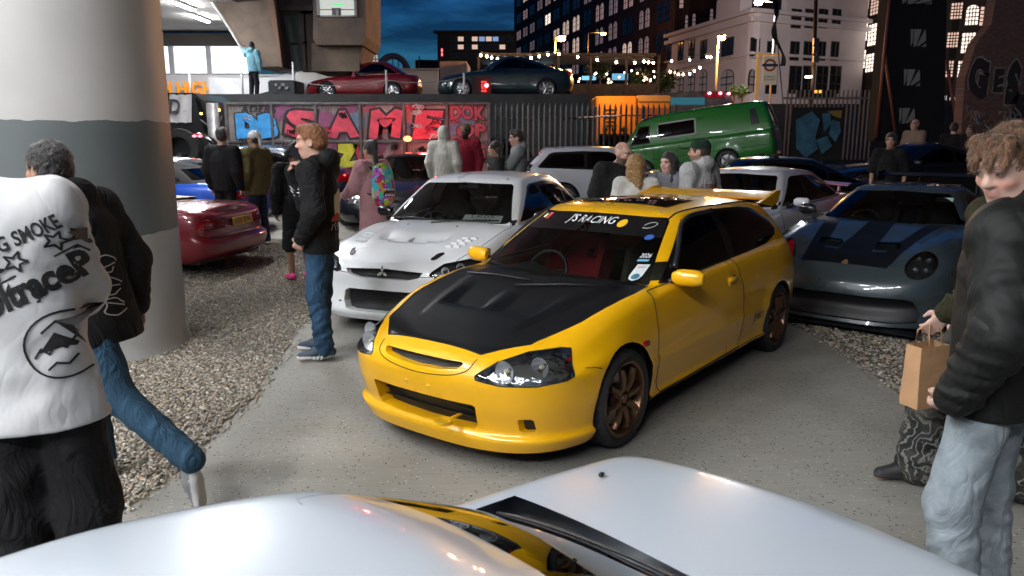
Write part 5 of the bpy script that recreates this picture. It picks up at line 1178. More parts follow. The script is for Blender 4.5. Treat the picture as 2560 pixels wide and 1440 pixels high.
 ws_quad(-.60, -.535, .998, 1.01, 'permit', M('sticker_sky', (.15, .42, .6), .5), 2, 1, .006)
 V = [(-.034, .05), (-.036, -.02), (-.028, -.04), (0, -.052), (.028, -.04), (.036, -.02), (.034, .05)]
 c.decal([(a, b * .85) for a, b in V], [tuple(range(7))], (1.4, -.59, .94), (0, 1, 0), (0, 0, 1), (1, 0, 0), 'club_badge', M('sticker_pale', (.7, .76, .78), .5), .006)
 V = [(.022 * math.cos(2 * math.pi * i / 16), .015 * math.sin(2 * math.pi * i / 16)) for i in range(16)]
 c.decal(V, [tuple(range(16))], (1.4, -.592, .918), (0, 1, 0), (0, 0, 1), (1, 0, 0), 'badge_emblem', M('badge_blue', (.06, .2, .3), .5), .008)
 c.text('HONDA', (1.4, -.59, .967), (0, -1, 0), (0, 0, 1), (1, 0, 0), 'badge_lettering', M('sticker_redtext', (.5, .05, .06), .5), .013, .04, 0, 0, .008)
 # script on the rear quarter
 c.text('Jordan', (2.92, -1, .40), (1, 0, .08), (0, 0, 1), (0, 1, 0), 'script_lettering', M('script_navy', (.02, .04, .09), .5), .12, .22, .35, 0, .008)
 # wipers, washer jets
 def wsp(y, z): return c.hit((-1, y, z), (1, 0, 0))[0] + Vector((-.018, 0, .012))
 wipers(c, [(wsp(.55, .862), wsp(-.02, .878)), (wsp(.02, .855), wsp(-.58, .875))])
 for y in (-.22, .22):
  h = c.hit((.98, y, 3), (0, 0, -1))[0]; m = MB(); m.ell(h, (.012, .01, .008), 8, 6); m.build('washer_jet', BLACK, r, True)
 m = MB(); m.box((2.1, 0, .19), (3.6, 1.5, .05)); m.build('underbody', INTERIOR, r)
 return c
civic()
# ================================================================== the other cars
def mkspec(paint_, L, W, sh, zb=.16, nose=(.06, .02, 0, .02, .06, .11, .16), tail=(.08, .03, 0, .01, .04, .08, .12), cf=.5, nf=2.8, cr=.4, nr=3., deck=None, wh=(.85, 3.45), wr=.31, crown=.06,
  narrow=(0, .05), zbr=None, fracs=(0, .13, .34, .58, .80, .94, 1.0), ins=(.05, .012, 0, .004, .018, .06, .11), arch=.03, **kw):
 rows = []; shk = sh; xs = sorted({0., .5, 1.2, 2., 3., L - .6, L} | {a for a, b in sh}); zbr = zbr or zb + .08
 for fr, n_, t_, i_ in zip(fracs, nose, tail, ins):
  zz = [(x, (lambda b, s_: b + (s_ - b) * fr)(float(kn([(0, zb), (.6, zb), (L - .8, zb + .02), (L, zbr)], np.array(x))), float(kn(shk, np.array(x))))) for x in xs]
  ww = [(0, W - i_ - narrow[0] - .03), (.8, W - i_), (L * .5, W - i_ - .008), (L - .9, W - i_), (L, W - i_ - narrow[1])]
  rows.append(dict(xf=n_, xr=L - t_, z=zz, w=ww, cf=cf, nf=nf, cr=cr, nr=nr))
 dk = deck or [(x, z + crown * (1 if .3 < x < L - .3 else .5)) for x, z in sh]
 sp = dict(paint=paint_, rows=rows, halfw=W, deck=dk, arch=[(wh[0], wr, wr + arch), (wh[1], wr, wr + arch)], flares=[(wh[0], wr, wr + .03, .012, .09), (wh[1], wr, wr + .03, .016, .1)], wh=wh, wr=wr, L=L)
 sp.update(kw); return sp
def gh(bx, tx, qx, rx, belt, roof, W, tw, bbow=.25, tbow=.13, qbow=.06, rbow=.12, byf=None, byr=None, tyr=None, **k):
 d = dict(bx=bx, bbow=bbow, byf=byf or W - .13, rx=rx, rbow=rbow, byr=byr or W - .16, bym=W - .10, tx=tx, tbow=tbow, tyf=tw - .04, qx=qx, qbow=qbow, tyr=tyr or tw - .05, tym=tw, belt=belt, roof=roof, crown=.045, fil=.07, bulge=.02)
 d.update(k); return d
def dress(c, pillars=(), wsglass=CARGLASS, sidglass=TINTGLASS, rearglass=True, lamps=None, tails=None, openings=(), doors=(), extra=None, wheelst=None, rimmat=None, nsp=5, inter=True, rim=None, dish=.05, mirrors=None, mirmat=None,
  bonnet=None, plate=None, frame=True, lipmat=None, sidewin=None, wsin=.06, width=.21, lampin=None, seat=None, cabin=True, archtop=.85, caliper=None, wheels=True, boot=None):
 sp = c.sp; g = sp.get('gh'); r = c.root; c.sp['archtop'] = archtop
 if g:
  zr = lambda x, y: float(c.roofz(np.array([x]), np.array([y]))[0]); be = lambda x: KL(g['belt'], x)
  b0 = be(g['bx'] + g['bbow']) + .028; t0 = zr(g['tx'] + g['tbow'], g['tyf']) - .035; tc = zr(g['tx'], 0) - .03; yb, yt = g['byf'] - wsin, g['tyf'] - .02
  ws = c.part('windscreen', wsglass)
  c.cut([(-yb, b0 + .02), (-yb + .04, b0), (0, b0 - .015), (yb - .04, b0), (yb, b0 + .02), (yt, t0 - .02), (yt - .03, t0), (0, tc), (-yt + .03, t0), (-yt, t0 - .02)], (1, 2), lambda q, n: n.x < -.2 and g['bx'] - .1 < q.x < g['tx'] + .35, ws)
  side = lambda q, n: abs(n.y) > .35 and abs(q.y) > .35 and q.z > be(q.x) - .04
  xa, xb, xc, xd = g['bx'] + g['bbow'] + .14, g['tx'] + g['tbow'] + .07, g['qx'] - g['qbow'] - .10, g['rx'] - g['rbow'] - .22
  if sidewin: outer = sidewin
  else:
   zt = lambda x: zr(x, g['tym']) - .055
   outer = [(xa, be(xa) + .025), ((xa + xd) / 2, be((xa + xd) / 2) + .025), (xd - .04, be(xd) + .025), (xd, be(xd) + .06), (xc + .04, zt(xc) - .03), (xc - .05, zt(xc)), ((xb + xc) / 2, zt((xb + xc) / 2)), (xb + .1, zt(xb + .1)), (xb, zt(xb) - .02)]
  fm = c.part('window_frame', M('gloss_black_trim', (.008, .008, .009), .18, coat=.5)); sw = c.part('side_window', sidglass)
  c.both(outer, (0, 2), side, fm)
  o = np.array(outer); ctr = o.mean(0); ins = ctr + (o - ctr) * (1 - .05 / np.maximum(np.linalg.norm(o - ctr, axis=1, keepdims=True), .12))
  xs = [-9] + sorted(pillars) + [99]
  for a, b in zip(xs[:-1], xs[1:]):
   # clip polygon in x to (a+.03, b-.03)
   poly = [tuple(p) for p in ins]
   for (lim, sg) in ((a + .035, 1), (b - .035, -1)):
    out = []
    for i in range(len(poly)):
     p, q = poly[i], poly[(i + 1) % len(poly)]; dp, dq = sg * (p[0] - lim), sg * (q[0] - lim)
     if dp >= 0: out.append(p)
     if dp * dq < 0: t = dp / (dp - dq); out.append((p[0] + (q[0] - p[0]) * t, p[1] + (q[1] - p[1]) * t))
    poly = out
   if len(poly) > 2: c.both(poly, (0, 2), side, sw, (fm,))
  if rearglass:
   rw = c.part('rear_window', sidglass); b1 = be(g['rx'] - .1) + .05; t1 = zr(g['qx'] - g['qbow'], g['tyr']) - .05
   c.cut([(-(g['byr'] - .10), b1), (g['byr'] - .10, b1), (g['tyr'] - .06, t1), (-(g['tyr'] - .06), t1)], (1, 2), lambda q, n: n.x > .15 and q.x > g['qx'] - .2 and q.z > b1 - .1, rw)
 ids = []
 if bonnet:
  bn = c.part('bonnet', bonnet[1]); c.cut(bonnet[0], (0, 1), lambda q, n: n.z > .3 and q.x < (g['bx'] + .35 if g else 2) and q.z < KL(sp['deck'], q.x) + .03, bn); ids.append(bn)
 if boot:
  bt = c.part('boot_lid', sp['paint']); c.cut(boot, (0, 1), lambda q, n: n.z > .3 and q.z < KL(sp['deck'], q.x) + .03, bt); ids.append(bt)
 for dpoly in doors:
  dr = c.part('door', sp['paint']); c.both(dpoly, (0, 2), lambda q, n: abs(n.y) > .3 and abs(q.y) > sp['halfw'] - .2, dr); ids.append(dr)
 jobs = []
 if lamps:
  hl = c.part('headlamp_lens', LENS); hb = c.part('headlamp', lampin or M('lamp_housing', ()), False)
  lf = c.both(lamps, (1, 2), lambda q, n: q.x < 1.0 and n.x < .45 and q.z > .4, hl, tuple(range(len(c.names)))); ids.append(hl); jobs.append((lf, hl, hb))
 if tails:
  tl = c.part('tail_lamp', REDLENS); c.both(tails, (1, 2), lambda q, n: q.x > sp['L'] - .9 and n.x > -.3, tl, tuple(range(len(c.names)))); ids.append(tl)
 ops = []
 for (poly, sym, dep, capm, wallm, nm) in openings:
  k1 = c.part(nm, capm, False); k2 = c.part(nm + '_edge', wallm, False); fl = lambda q, n: q.x < .7 and n.x < .4
  fs = (c.both if sym else c.cut)(poly, (1, 2), fl, k1, tuple(range(len(c.names)))); ops.append((fs, dep, k1, k2))
 if extra: extra(c)
 c.arches(); c.freeze(); c.seams(ids, .0035)
 for (lf, hl, hb) in jobs:
  lf = [f for f in lf if f.is_valid]; c.lens(lf, hl); c.recess(lf, (.05, 0, 0), hb, hb)
 for (fs, dep, k1, k2) in ops: c.recess([f for f in fs if f.is_valid], (dep, 0, 0), k1, k2)
 if g and cabin:
  def inside(q, n):
   if n.z < .5 or not (g['bx'] + .05 < q.x < g['rx'] - .05): return False
   t = abs(q.y) / g['byf']; 
   return abs(q.y) < g['byf'] - .02 and q.x > g['bx'] + .03 + g['bbow'] * t ** 2.2 and q.z < be(q.x) + .14 and q.z < KL(sp['deck'], q.x) + .02
  c.delete(c.faces(inside))
 c.finish()
 if inter and g: interior(c, g['bx'] + .75, .2, .36, seat, g['bx'] + .15, be(g['bx'] + .3) - .01, g['byf'] - .08, g['rx'] - .3)
 if wheels:
  rim = rim or sp['wr'] - .085
  p = wheel(c, sp['wh'][0], sp['halfw'] - .01, sp['wr'], width, rim, wheelst or dict(wi=.06, wo=.045), rimmat or M('silver_alloy', (.55, .56, .58), .25, .9), nsp, caliper, dish, lipmat)
  wheel(c, sp['wh'][1], sp['halfw'] - .01, sp['wr'], width, rim, None, None, proto=p)
 if mirrors: mirror_caps(c, *mirrors, mirmat or sp['paint'])
 if plate:
  (x, y, z, t, bgm, wd, tilt) = plate; m = MB(); m.box((x, y, z), (.012, wd, .112), bev=.004, rot=Matrix.Rotation(tilt, 3, 'Y')); o = m.build('number_plate', bgm, r)
  d = 1 if x > 2 else -1
  text_obj('plate_lettering', t, BLACKP, (x + d * .0085 * math.cos(tilt), y, z - d * .0085 * math.sin(tilt)), (0, d, 0), (math.sin(tilt), 0, math.cos(tilt)), width=wd * .86, size=.098, parent=o)
 m = MB(); m.box((sp['L'] / 2, 0, .2), (sp['L'] - .5, sp['halfw'] * 1.75, .05)); m.build('underbody', INTERIOR, r)
 return c
PLATEY = M('plate_yellow', (.72, .42, .02), .4); PLATEW = M('plate_white', (.75, .77, .76), .4)

def evo():
 WP = paint('pearl_white', (.72, .74, .76)); L, W = 4.48, .885
 sh = [(0, .64), (.35, .745), (.8, .835), (1.25, .905), (1.9, .915), (3.5, .965), (L, .965)]
 def disp(G):
  x, y, z = G[..., 0], G[..., 1], G[..., 2]; top = (z > .6) & (x < 1.35) & (y < .8)
  # central scoop: sinks behind a curved front edge, rises to the windscreen
  x0 = .50 + .10 * (y / .35) ** 2; st = smooth01((x - x0) / .02) * (1 - smooth01((x - x0 - .03) / .25)) * (1 - smooth01((y - .34) / .03))
  G[..., 2] -= np.where(top, .045 * st, 0)
  G[..., 2] += np.where(top, .010 * (1 - smooth01((y - .40 - .1 * (x - .5)) / .07)) * smooth01((x - .25) / .3), 0)
  return G
 sp = mkspec(WP, L, W, sh, .15, nose=(.03, .0, .035, .05, .04, .07, .12), cf=.56, nf=3.0, wh=(.90, 3.53), wr=.325, deck=[(.1, .67), (.35, .775), (.8, .88), (1.25, .94), (1.6, .95), (3.5, 1.0), (L, 1.02)], disp=disp,
    gh=gh(1.18, 1.93, 3.3, 3.95, [(1.0, .875), (1.4, .905), (3.4, .965), (4.2, .975)], [(1.9, 1.345), (2.2, 1.40), (2.7, 1.415), (3.1, 1.395), (3.45, 1.33)], W, .60, byf=.765))
 c = Car('white_sports_sedan', sp, (-1.20, 6.85), 68.4, 'white sports sedan with vented bonnet, parked behind the yellow hatchback', 'car')
 IB = M('intercooler_black', (.02, .021, .022), .5, .3, bump=(60, .3)); GB = M('grille_black', ())
 lamps = [(-.48, .625), (-.46, .595), (-.51, .572), (-.72, .598), (-.80, .635), (-.825, .68), (-.815, .715), (-.74, .724), (-.56, .69)]
 dress(c, (2.42, 3.2), lamps=lamps, openings=[([(-.40, .648), (0, .63), (.40, .648), (.415, .635), (.36, .565), (.25, .54), (-.25, .54), (-.36, .565), (-.415, .635)], False, .05, GB, WP, 'grille'),
  ([(-.37, .43), (.37, .43), (.42, .405), (.43, .315), (.39, .245), (.33, .23), (-.33, .23), (-.39, .245), (-.43, .315), (-.42, .405)], False, .10, IB, WP, 'intake'),
  ([(-.74, .42), (-.60, .41), (-.585, .33), (-.66, .30), (-.74, .33)], True, .08, GB, GB, 'duct')],
  doors=[[(1.45, .30), (1.40, .88), (2.42, .93), (2.48, .5), (2.46, .24), (1.5, .23)], [(2.45, .93), (3.3, .955), (3.32, .75), (3.15, .5), (3.05, .26), (2.5, .24), (2.51, .5)]],
  bonnet=([(.06, -.48), (.06, .48), (.22, .64), (.5, .735), (1.30, .765), (1.45, .7), (1.45, -.7), (1.30, -.765), (.5, -.735), (.22, -.64)], WP), mirrors=(1.72, .93, .985), mirmat=M('gloss_black_trim', ()), nsp=6, rimmat=M('black_alloy', (.02, .02, .022), .35, .6), lampin=M('lamp_smoked', (.025, .026, .028), .25, .3, coat=.5))
 r = c.root
 for sg in (1, -1):
  for k in range(4):
   for j in range(2):
    x, y = .50 + .085 * k + .03 * j, sg * (.46 + .075 * j + .02 * k); h = c.hit((x, y, 3), (0, 0, -1))[0]
    m = MB(); V = [(x - .03, y - .03, h.z + .012), (x - .03, y + .03, h.z + .012), (x + .045, y + .035, h.z - .002), (x + .045, y - .03, h.z - .002), (x - .03, y - .03, h.z - .01), (x - .03, y + .03, h.z - .01)]
    m.add(V, [(0, 3, 2, 1), (0, 1, 5, 4), (0, 4, 3), (1, 2, 5)]); m.build('bonnet_louvre', WP, r)
  h = c.hit((.30, sg * .44, 3), (0, 0, -1)); m = MB()
  pts = [(.045 * math.cos(a) + (.03 if math.cos(a) > 0 else -.03), .032 * math.sin(a)) for a in np.linspace(0, 2 * math.pi, 20, endpoint=False)]
  c.decal([(x + sg * .2 * 0, y) for x, y in pts], [tuple(range(20))], (.28, sg * .45, 0.7), (.95, sg * .3, 0), (0, 1, 0), (0, 0, -1), 'bonnet_catch', M('gloss_black_trim', ()), .004)
  h = c.hit((1.05, sg * .28, 3), (0, 0, -1))[0]; m = MB(); m.ell(h, (.014, .012, .008), 8, 6); m.build('washer_jet', BLACK, r, True)
  for (py, pz, rr) in ((.585, .632, .04), (.70, .66, .042)):
   px = c.hit((-2, sg * py, pz), (1, 0, 0))[0].x + .015
   m = MB(); m.lathe([(.01, .04), (rr * .7, .025), (rr, 0)], 18, 'x', (px, sg * py, pz)); m.build('reflector', LAMPIN, r, True)
  m = MB(); m.box((.47, sg * .79, .685), (.07, .05, .03), bev=.01); m.build('indicator', AMBER, r, True)
 m = MB(); m.box((.75, 0, .0), (.01, .01, .01))
 # divider of the scoop, emblem, intercooler fins
 h = c.hit((.56, 0, 3), (0, 0, -1))[0]; m = MB(); m.prism([(.50, h.z - .03), (.72, h.z + .05), (.53, h.z + .035)], .02, Matrix.Translation((0, .01, 0)) @ XZ); m.build('scoop_divider', WP, r)
 m = MB()
 for a in (90, 210, 330):
  ca, sa = math.cos(R(a)), math.sin(R(a)); q = lambda t, s_: (0, t * ca - s_ * sa, t * sa + s_ * ca)
  x0 = .045; V = [Vector((x0, 0, .60)) + Vector(q(t, s_)) for t, s_ in ((0, 0), (.03, .017), (.062, 0), (.03, -.017))]; V += [v + Vector((.012, 0, 0)) for v in V]
  m.add(V, [(0, 1, 2, 3), (7, 6, 5, 4), (0, 4, 5, 1), (1, 5, 6, 2), (2, 6, 7, 3), (3, 7, 4, 0)])
 m.build('grille_emblem', CHROME, r)
 m = MB()
 for k in range(11): m.box((.13, 0, .245 + k * .016), (.02, .80, .005))
 m.build('intercooler_fins', M('fin_grey', (.05, .052, .055), .4, .5), r); r.children[-1]['kind'] = 'stuff'
 m = MB()
 for k in range(7): m.box((.10, 0, .55 + k * .014), (.01, .7, .004))
 m.build('grille_slats', M('bar_black', ()), r); r.children[-1]['kind'] = 'stuff'
 # plate lying behind the windscreen
 m = MB(); m.box((1.50, -.36, .965), (.01, .44, .11), bev=.003, rot=Matrix.Rotation(R(55), 3, 'Y')); o = m.build('number_plate', PLATEW, r)
 n = Vector((-math.cos(R(55)), 0, math.sin(R(55)))); u = Vector((math.sin(R(55)), 0, math.cos(R(55))))
 text_obj('plate_lettering', 'LK05', BLACKP, Vector((1.50, -.36, .965)) + n * .008 + u * .026, (0, -1, 0), u, width=.26, size=.06, parent=o)
 text_obj('plate_lettering', 'VDM', BLACKP, Vector((1.50, -.36, .965)) + n * .008 - u * .03, (0, -1, 0), u, width=.2, size=.06, parent=o)
 def wsp(y, z): return c.hit((-1, y, z), (1, 0, 0))[0] + Vector((-.012, 0, .01))
 wipers(c, [(wsp(.6, .945), wsp(.05, .955)), (wsp(.05, .94), wsp(-.6, .955))])
 for k in range(3):
  m = MB(); m.lathe([(0, .06), (.026, .06), (.028, 0), (.028, -.06)], 14, 'x', (1.55, .15 - .1 * k, .955)); m.build('dash_gauge', STEEL, r, True)
 m = MB(); m.box((1.95, 0, 1.26), (.03, .24, .06), bev=.012); m.build('rear_view_mirror', BLACK, r, True)

def grey_coupe():
 P = paint('slate_grey_paint', (.036, .052, .061), .1); D = M('stripe_black', (.004, .005, .007), .5, spec=.2); L, W = 4.57, .95
 sh = [(0, .52), (.3, .665), (.6, .745), (.9, .80), (1.4, .90), (2.0, .93), (3.2, .96), (3.8, .93), (L, .80)]
 def disp(G):
  x, y, z = G[..., 0], G[..., 1], G[..., 2]
  # front wings swell round the lamps, bonnet sinks between
  G[..., 2] += np.where((x < 1.4), .055 * np.exp(-((y - .66) / .14) ** 2) * smooth01((x - .2) / .35) * (1 - smooth01((x - .8) / .7)) * (z > .55), 0)
  G[..., 2] -= np.where((x < 1.45) & (z > .5), .03 * np.exp(-(y / .35) ** 2) * smooth01((x - .3) / .3) * (1 - smooth01((x - .9) / .5)), 0)
  return G
 sp = mkspec(P, L, W, sh, .10, nose=(.0, .02, .06, .03, .05, .12, .20), tail=(.1, .04, 0, .02, .06, .12, .2), cf=.62, nf=2.7, cr=.5, wh=(1.0, 3.45), wr=.345, deck=[(.15, .53), (.3, .64), (.6, .76), (.9, .83), (1.4, .92), (2.0, .95), (3.2, 1.02), (3.9, .98), (L, .84)], disp=disp, arch=.02,
    gh=gh(1.38, 2.02, 2.75, 3.95, [(1.2, .87), (1.7, .90), (3.0, .95), (4.0, .94)], [(1.9, 1.235), (2.2, 1.285), (2.5, 1.295), (3.0, 1.26), (3.4, 1.17)], W - .08, .56, byf=.74, byr=.60, bbow=.3))
 c = Car('slate_sports_coupe', sp, (3.04, 7.13), 48.9, 'slate grey sports coupe with round headlamps and black bonnet stripes', 'car')
 bk = M('intake_black', ())
 def ex(c):
  up = lambda q, n: n.z > .2 and q.x < 1.55 and q.z > .45
  st = c.part('bonnet_stripe', D)
  c.cut([(.20, -.40), (.20, .40), (.52, .44), (.52, -.44)], (0, 1), up, st)
  for s_ in (1, -1): c.cut([(.52, s_ * .44), (.52, s_ * .29), (1.45, s_ * .44), (1.5, s_ * .60)], (0, 1), up, st)
  c.cut([(.52, -.16), (.52, .16), (1.45, .13), (1.45, -.13)], (0, 1), up, st)
  for s_ in (1, -1): c.cut([(.70, s_ * .17), (.70, s_ * .36), (.56, s_ * .36), (.56, s_ * .17)], (0, 1), up, st)
 lam = [(-.66 + .125 * math.cos(a), .655 + .115 * math.sin(a)) for a in np.linspace(0, 2 * math.pi, 22, endpoint=False)]
 dress(c, (2.75,), lamps=lam, openings=[([(-.60, .36), (.60, .36), (.66, .34), (.72, .22), (.70, .15), (.5, .13), (-.5, .13), (-.70, .15), (-.72, .22), (-.66, .34)], False, .07, bk, bk, 'intake')],
  doors=[[(1.55, .3), (1.55, .86), (2.7, .92), (2.8, .5), (2.75, .25), (1.6, .24)]], extra=ex, mirrors=(1.78, .93, .985), mirmat=M('gloss_black_trim', ()), nsp=10, rimmat=M('black_alloy', ()), rim=.25, lampin=M('lamp_dark', (.02, .021, .024), .08, .5, coat=1), rearglass=True)
 r = c.root
 for sg in (1, -1):
  m = MB(); m.lathe([(.122, .0), (.13, .012), (.124, .02)], 26, 'x', (.36, sg * .66, .655)); 
  for (dy, dz) in ((-.04, .04), (.04, .04), (-.04, -.04), (.04, -.04)):
   h = c.hit((-1, sg * .66 + dy, .655 + dz), (1, 0, 0))[0]; m = MB(); m.ell(h + Vector((.05, 0, 0)), (.02, .026, .026), 10, 8); m.build('lamp_projector', M('projector_glass', (.4, .42, .45), .05, .8), r, True)
  # nostril ducts
  h = c.hit((.62, sg * .26, 3), (0, 0, -1)); m = MB(); V = []
  z = h[0].z + .004; m.add([(.55, sg * .17, c.hit((.55, sg * .17, 3), (0, 0, -1))[0].z + .006), (.55, sg * .37, c.hit((.55, sg * .37, 3), (0, 0, -1))[0].z + .006), (.66, sg * .37, c.hit((.66, sg * .37, 3), (0, 0, -1))[0].z + .045), (.66, sg * .17, c.hit((.66, sg * .17, 3), (0, 0, -1))[0].z + .045), (.72, sg * .37, c.hit((.72, sg * .37, 3), (0, 0, -1))[0].z), (.72, sg * .17, c.hit((.72, sg * .17, 3), (0, 0, -1))[0].z)], [(3, 2, 4, 5), (1, 2, 4), (0, 3, 5)])
  m.build('bonnet_duct', D, r)
 h = c.hit((.26, 0, 3), (0, 0, -1)); V = [(.03 * math.cos(a) * (1 - .2 * (math.sin(a) < 0)), .04 * math.sin(a)) for a in np.linspace(0, 2 * math.pi, 14, endpoint=False)]
 c.decal(V, [tuple(range(14))], (.27, 0, .7), (0, 1, 0), (-1, 0, 0), (0, 0, -1), 'crest_badge', M('badge_gold', (.55, .30, .12), .35, .7), .005)
 m = MB(); V = []; F = []
 for y in np.linspace(-.88, .88, 9): V += [(4.2, y, 1.30), (4.45, y, 1.335), (4.47, y, 1.325), (4.25, y, 1.285)]
 for i in range(8):
  for j in range(4): F.append((i * 4 + j, i * 4 + (j + 1) % 4, i * 4 + 4 + (j + 1) % 4, i * 4 + 4 + j))
 m.add(V, F); m.build('rear_wing', D, r, False)
 for sg in (1, -1):
  m = MB(); m.prism([(4.12, 1.22), (4.5, 1.22), (4.52, 1.37), (4.2, 1.35)], .015, Matrix.Translation((0, sg * .89, 0)) @ XZ); m.build('wing_end_plate', D, r)
  m = MB(); m.tube([(4.1, sg * .35, .95), (4.2, sg * .35, 1.2), (4.32, sg * .35, 1.31)], .02, 6); m.build('wing_support', D, r, True)
 m = MB(); m.box((.0, 0, .075), (.16, 1.5, .02), bev=.006); m.build('front_splitter', D, r)
 ws = c.hit((-1, -.45, 1.15), (1, 0, 0))[0]; m = MB(); m.box(ws + Vector((.03, 0, 0)), (.008, .17, .05), rot=Matrix.Rotation(R(35), 3, 'Y')); m.build('windscreen_sticker', M('sticker_green', (.25, .36, .32), .5), r)

def pink_sedan():
 P = M('white_pink_paint', (.62, .60, .62), .32, coat=1, rvar=.05)
 nt = P.node_tree; t = nt.nodes.new('ShaderNodeTexCoord'); sx = nt.nodes.new('ShaderNodeSeparateXYZ'); mr = nt.nodes.new('ShaderNodeMapRange'); mr.inputs[1].default_value = 2.3; mr.inputs[2].default_value = 3.4
 mx = nt.nodes.new('ShaderNodeMix'); mx.data_type = 'RGBA'; mx.inputs[6].default_value = (.62, .61, .65, 1); mx.inputs[7].default_value = (.66, .33, .38, 1)
 nt.links.new(t.outputs['Object'], sx.inputs[0]); nt.links.new(sx.outputs[0], mr.inputs[0]); nt.links.new(mr.outputs[0], mx.inputs[0]); nt.links.new(mx.outputs[2], nt.nodes['Principled BSDF'].inputs['Base Color'])
 L, W = 4.75, .9; sh = [(0, .58), (.4, .68), (1.3, .86), (2, .885), (3.6, .93), (L, .95)]
 sp = mkspec(P, L, W, sh, .15, wh=(.9, 3.7), wr=.325, gh=gh(1.35, 2.05, 3.35, 4.15, [(1.2, .85), (1.7, .885), (3.6, .935), (4.3, .945)], [(2.0, 1.34), (2.3, 1.385), (2.8, 1.395), (3.2, 1.37), (3.6, 1.30)], W, .60, byf=.77))
 c = Car('pale_pink_saloon', sp, (1.85, 9.40), 48.5, 'white saloon fading to pink at the tail, behind the yellow hatchback', 'car', res=.7)
 dress(c, (2.6, 3.45), lamps=[(-.5, .62), (-.5, .56), (-.75, .56), (-.82, .6), (-.80, .66)], tails=[(-.78, .75), (-.5, .75), (-.5, .88), (-.76, .9)], doors=[[(1.6, .3), (1.55, .86), (2.62, .905), (2.68, .5), (2.66, .24), (1.65, .23)], [(2.66, .905), (3.5, .925), (3.55, .75), (3.35, .45), (3.25, .25), (2.7, .24), (2.72, .5)]], mirrors=(1.85, .95, .975), nsp=5, inter=True)
 m = MB(); V = []; F = []
 for y in np.linspace(-.7, .7, 11): q = .03 * (abs(y) / .7) ** 2; V += [(4.45, y, 1.10 - q), (4.62, y, 1.125 - q), (4.64, y, 1.11 - q), (4.47, y, 1.08 - q)]
 for i in range(10):
  for j in range(4): F.append((i * 4 + j, i * 4 + (j + 1) % 4, i * 4 + 4 + (j + 1) % 4, i * 4 + 4 + j))
 m.add(V, F); m.build('boot_spoiler', P, c.root, True, R(40))
 for y in (-.55, .55): m = MB(); m.box((4.52, y, 1.03), (.08, .03, .12), bev=.005); m.build('spoiler_leg', P, c.root)

def red_convertible():
 P = paint('dark_red_paint', (.20, .004, .014), .1); L, W = 4.47, .905; sh = [(0, .6), (.4, .72), (1.4, .88), (2.2, .90), (3.4, .90), (4.1, .875), (L, .80)]
 sp = mkspec(P, L, W, sh, .17, nose=(.08, .02, 0, .03, .07, .12, .17), tail=(.16, .03, .0, .09, .085, .10, .17), cr=.34, nr=3.6, wh=(.95, 3.47), wr=.315, zbr=.22, fracs=(0, .14, .40, .52, .74, .95, 1.0), deck=[(0, .62), (.4, .76), (1.4, .93), (2.4, .93), (3.6, .94), (4.2, .925), (L, .84)])
 c = Car('dark_red_convertible', sp, (-8.10, 11.32), -9, 'dark red open-top convertible seen from behind beside the concrete pillar', 'car', res=.8)
 TL = M('tail_ribbed', (.36, .01, .016), .2, coat=1, bump=(1, 0)); 
 dress(c, tails=[(-.86, .63), (-.40, .63), (-.38, .76), (-.70, .77), (-.80, .755)], plate=(4.405, .03, .69, 'VIW 3796', PLATEY, .53, R(-6)), doors=[[(1.6, .35), (1.55, .86), (2.8, .885), (2.85, .5), (2.8, .26), (1.65, .25)]], boot=[(3.55, -.66), (3.55, .66), (4.34, .62), (4.34, -.62)])
 r = c.root; CR = M('cream_leather', (.62, .47, .33), .6, bump=(80, .2))
 m = MB(); m.box((2.6, 0, .925), (1.5, 1.30, .05), bev=.01); m.build('cabin_tub', INTERIOR, r)
 for sg in (1, -1):
  m = MB(); m.box((2.75, sg * .36, 1.02), (.16, .46, .42), bev=.07, rot=Matrix.Rotation(R(12), 3, 'Y')); m.box((2.83, sg * .36, 1.29), (.10, .26, .17), bev=.05, rot=Matrix.Rotation(R(12), 3, 'Y')); m.build('seat', CR, r, True, R(50))
  for k in range(4): 
   m = MB(); ps = [c.hit((8, sg * y, .645 + .032 * k), (-1, 0, 0))[0] + Vector((.003, 0, 0)) for y in np.linspace(.42, .80, 8)]; m.tube(ps, .004, 4); m.build('lamp_rib', GAP, r)
 m = MB(); V = [(3.35, y, .95 + .02 * (1 - (y / .68) ** 2)) for y in np.linspace(-.68, .68, 9)] + [(3.02, y * .98, .965 + .02 * (1 - (y / .68) ** 2)) for y in np.linspace(-.68, .68, 9)]
 m.add(V, [(i, i + 1, i + 10, i + 9) for i in range(8)]); m.build('tonneau_cover', CR, r, True)
 m = MB(); V = [(1.62, y, .93) for y in (-.62, .62)] + [(2.1, y, 1.28) for y in (-.52, .52)]; m.add(V, [(0, 1, 3, 2)]); m.build('windscreen', CARGLASS, r)
 m = MB(); m.tube([(1.62, -.64, .92), (2.1, -.54, 1.28), (2.1, .54, 1.28), (1.62, .64, .92)], .025, 6); m.build('windscreen_frame', P, r, True)
 st = MB(); h = c.hit((8, 0, .83), (-1, 0, 0))[0]; ps = [h + Vector((.006, .038 * math.cos(a), .038 * math.sin(a))) for a in np.linspace(0, 2 * math.pi, 21)]; st.tube(ps, .005, 5, False)
 for a in (90, 210, 330): st.tube([h + Vector((.006, 0, 0)), h + Vector((.006, .036 * math.cos(R(a)), .036 * math.sin(R(a))))], .005, 5)
 st.build('boot_emblem', CHROME, r, True)
 m = MB(); ps = [c.hit((8, y, .52), (-1, 0, 0))[0] + Vector((.005, 0, 0)) for y in np.linspace(-.72, .72, 20)]; m.tube(ps, .006, 5); m.build('bumper_strip', BLACK, r, True)

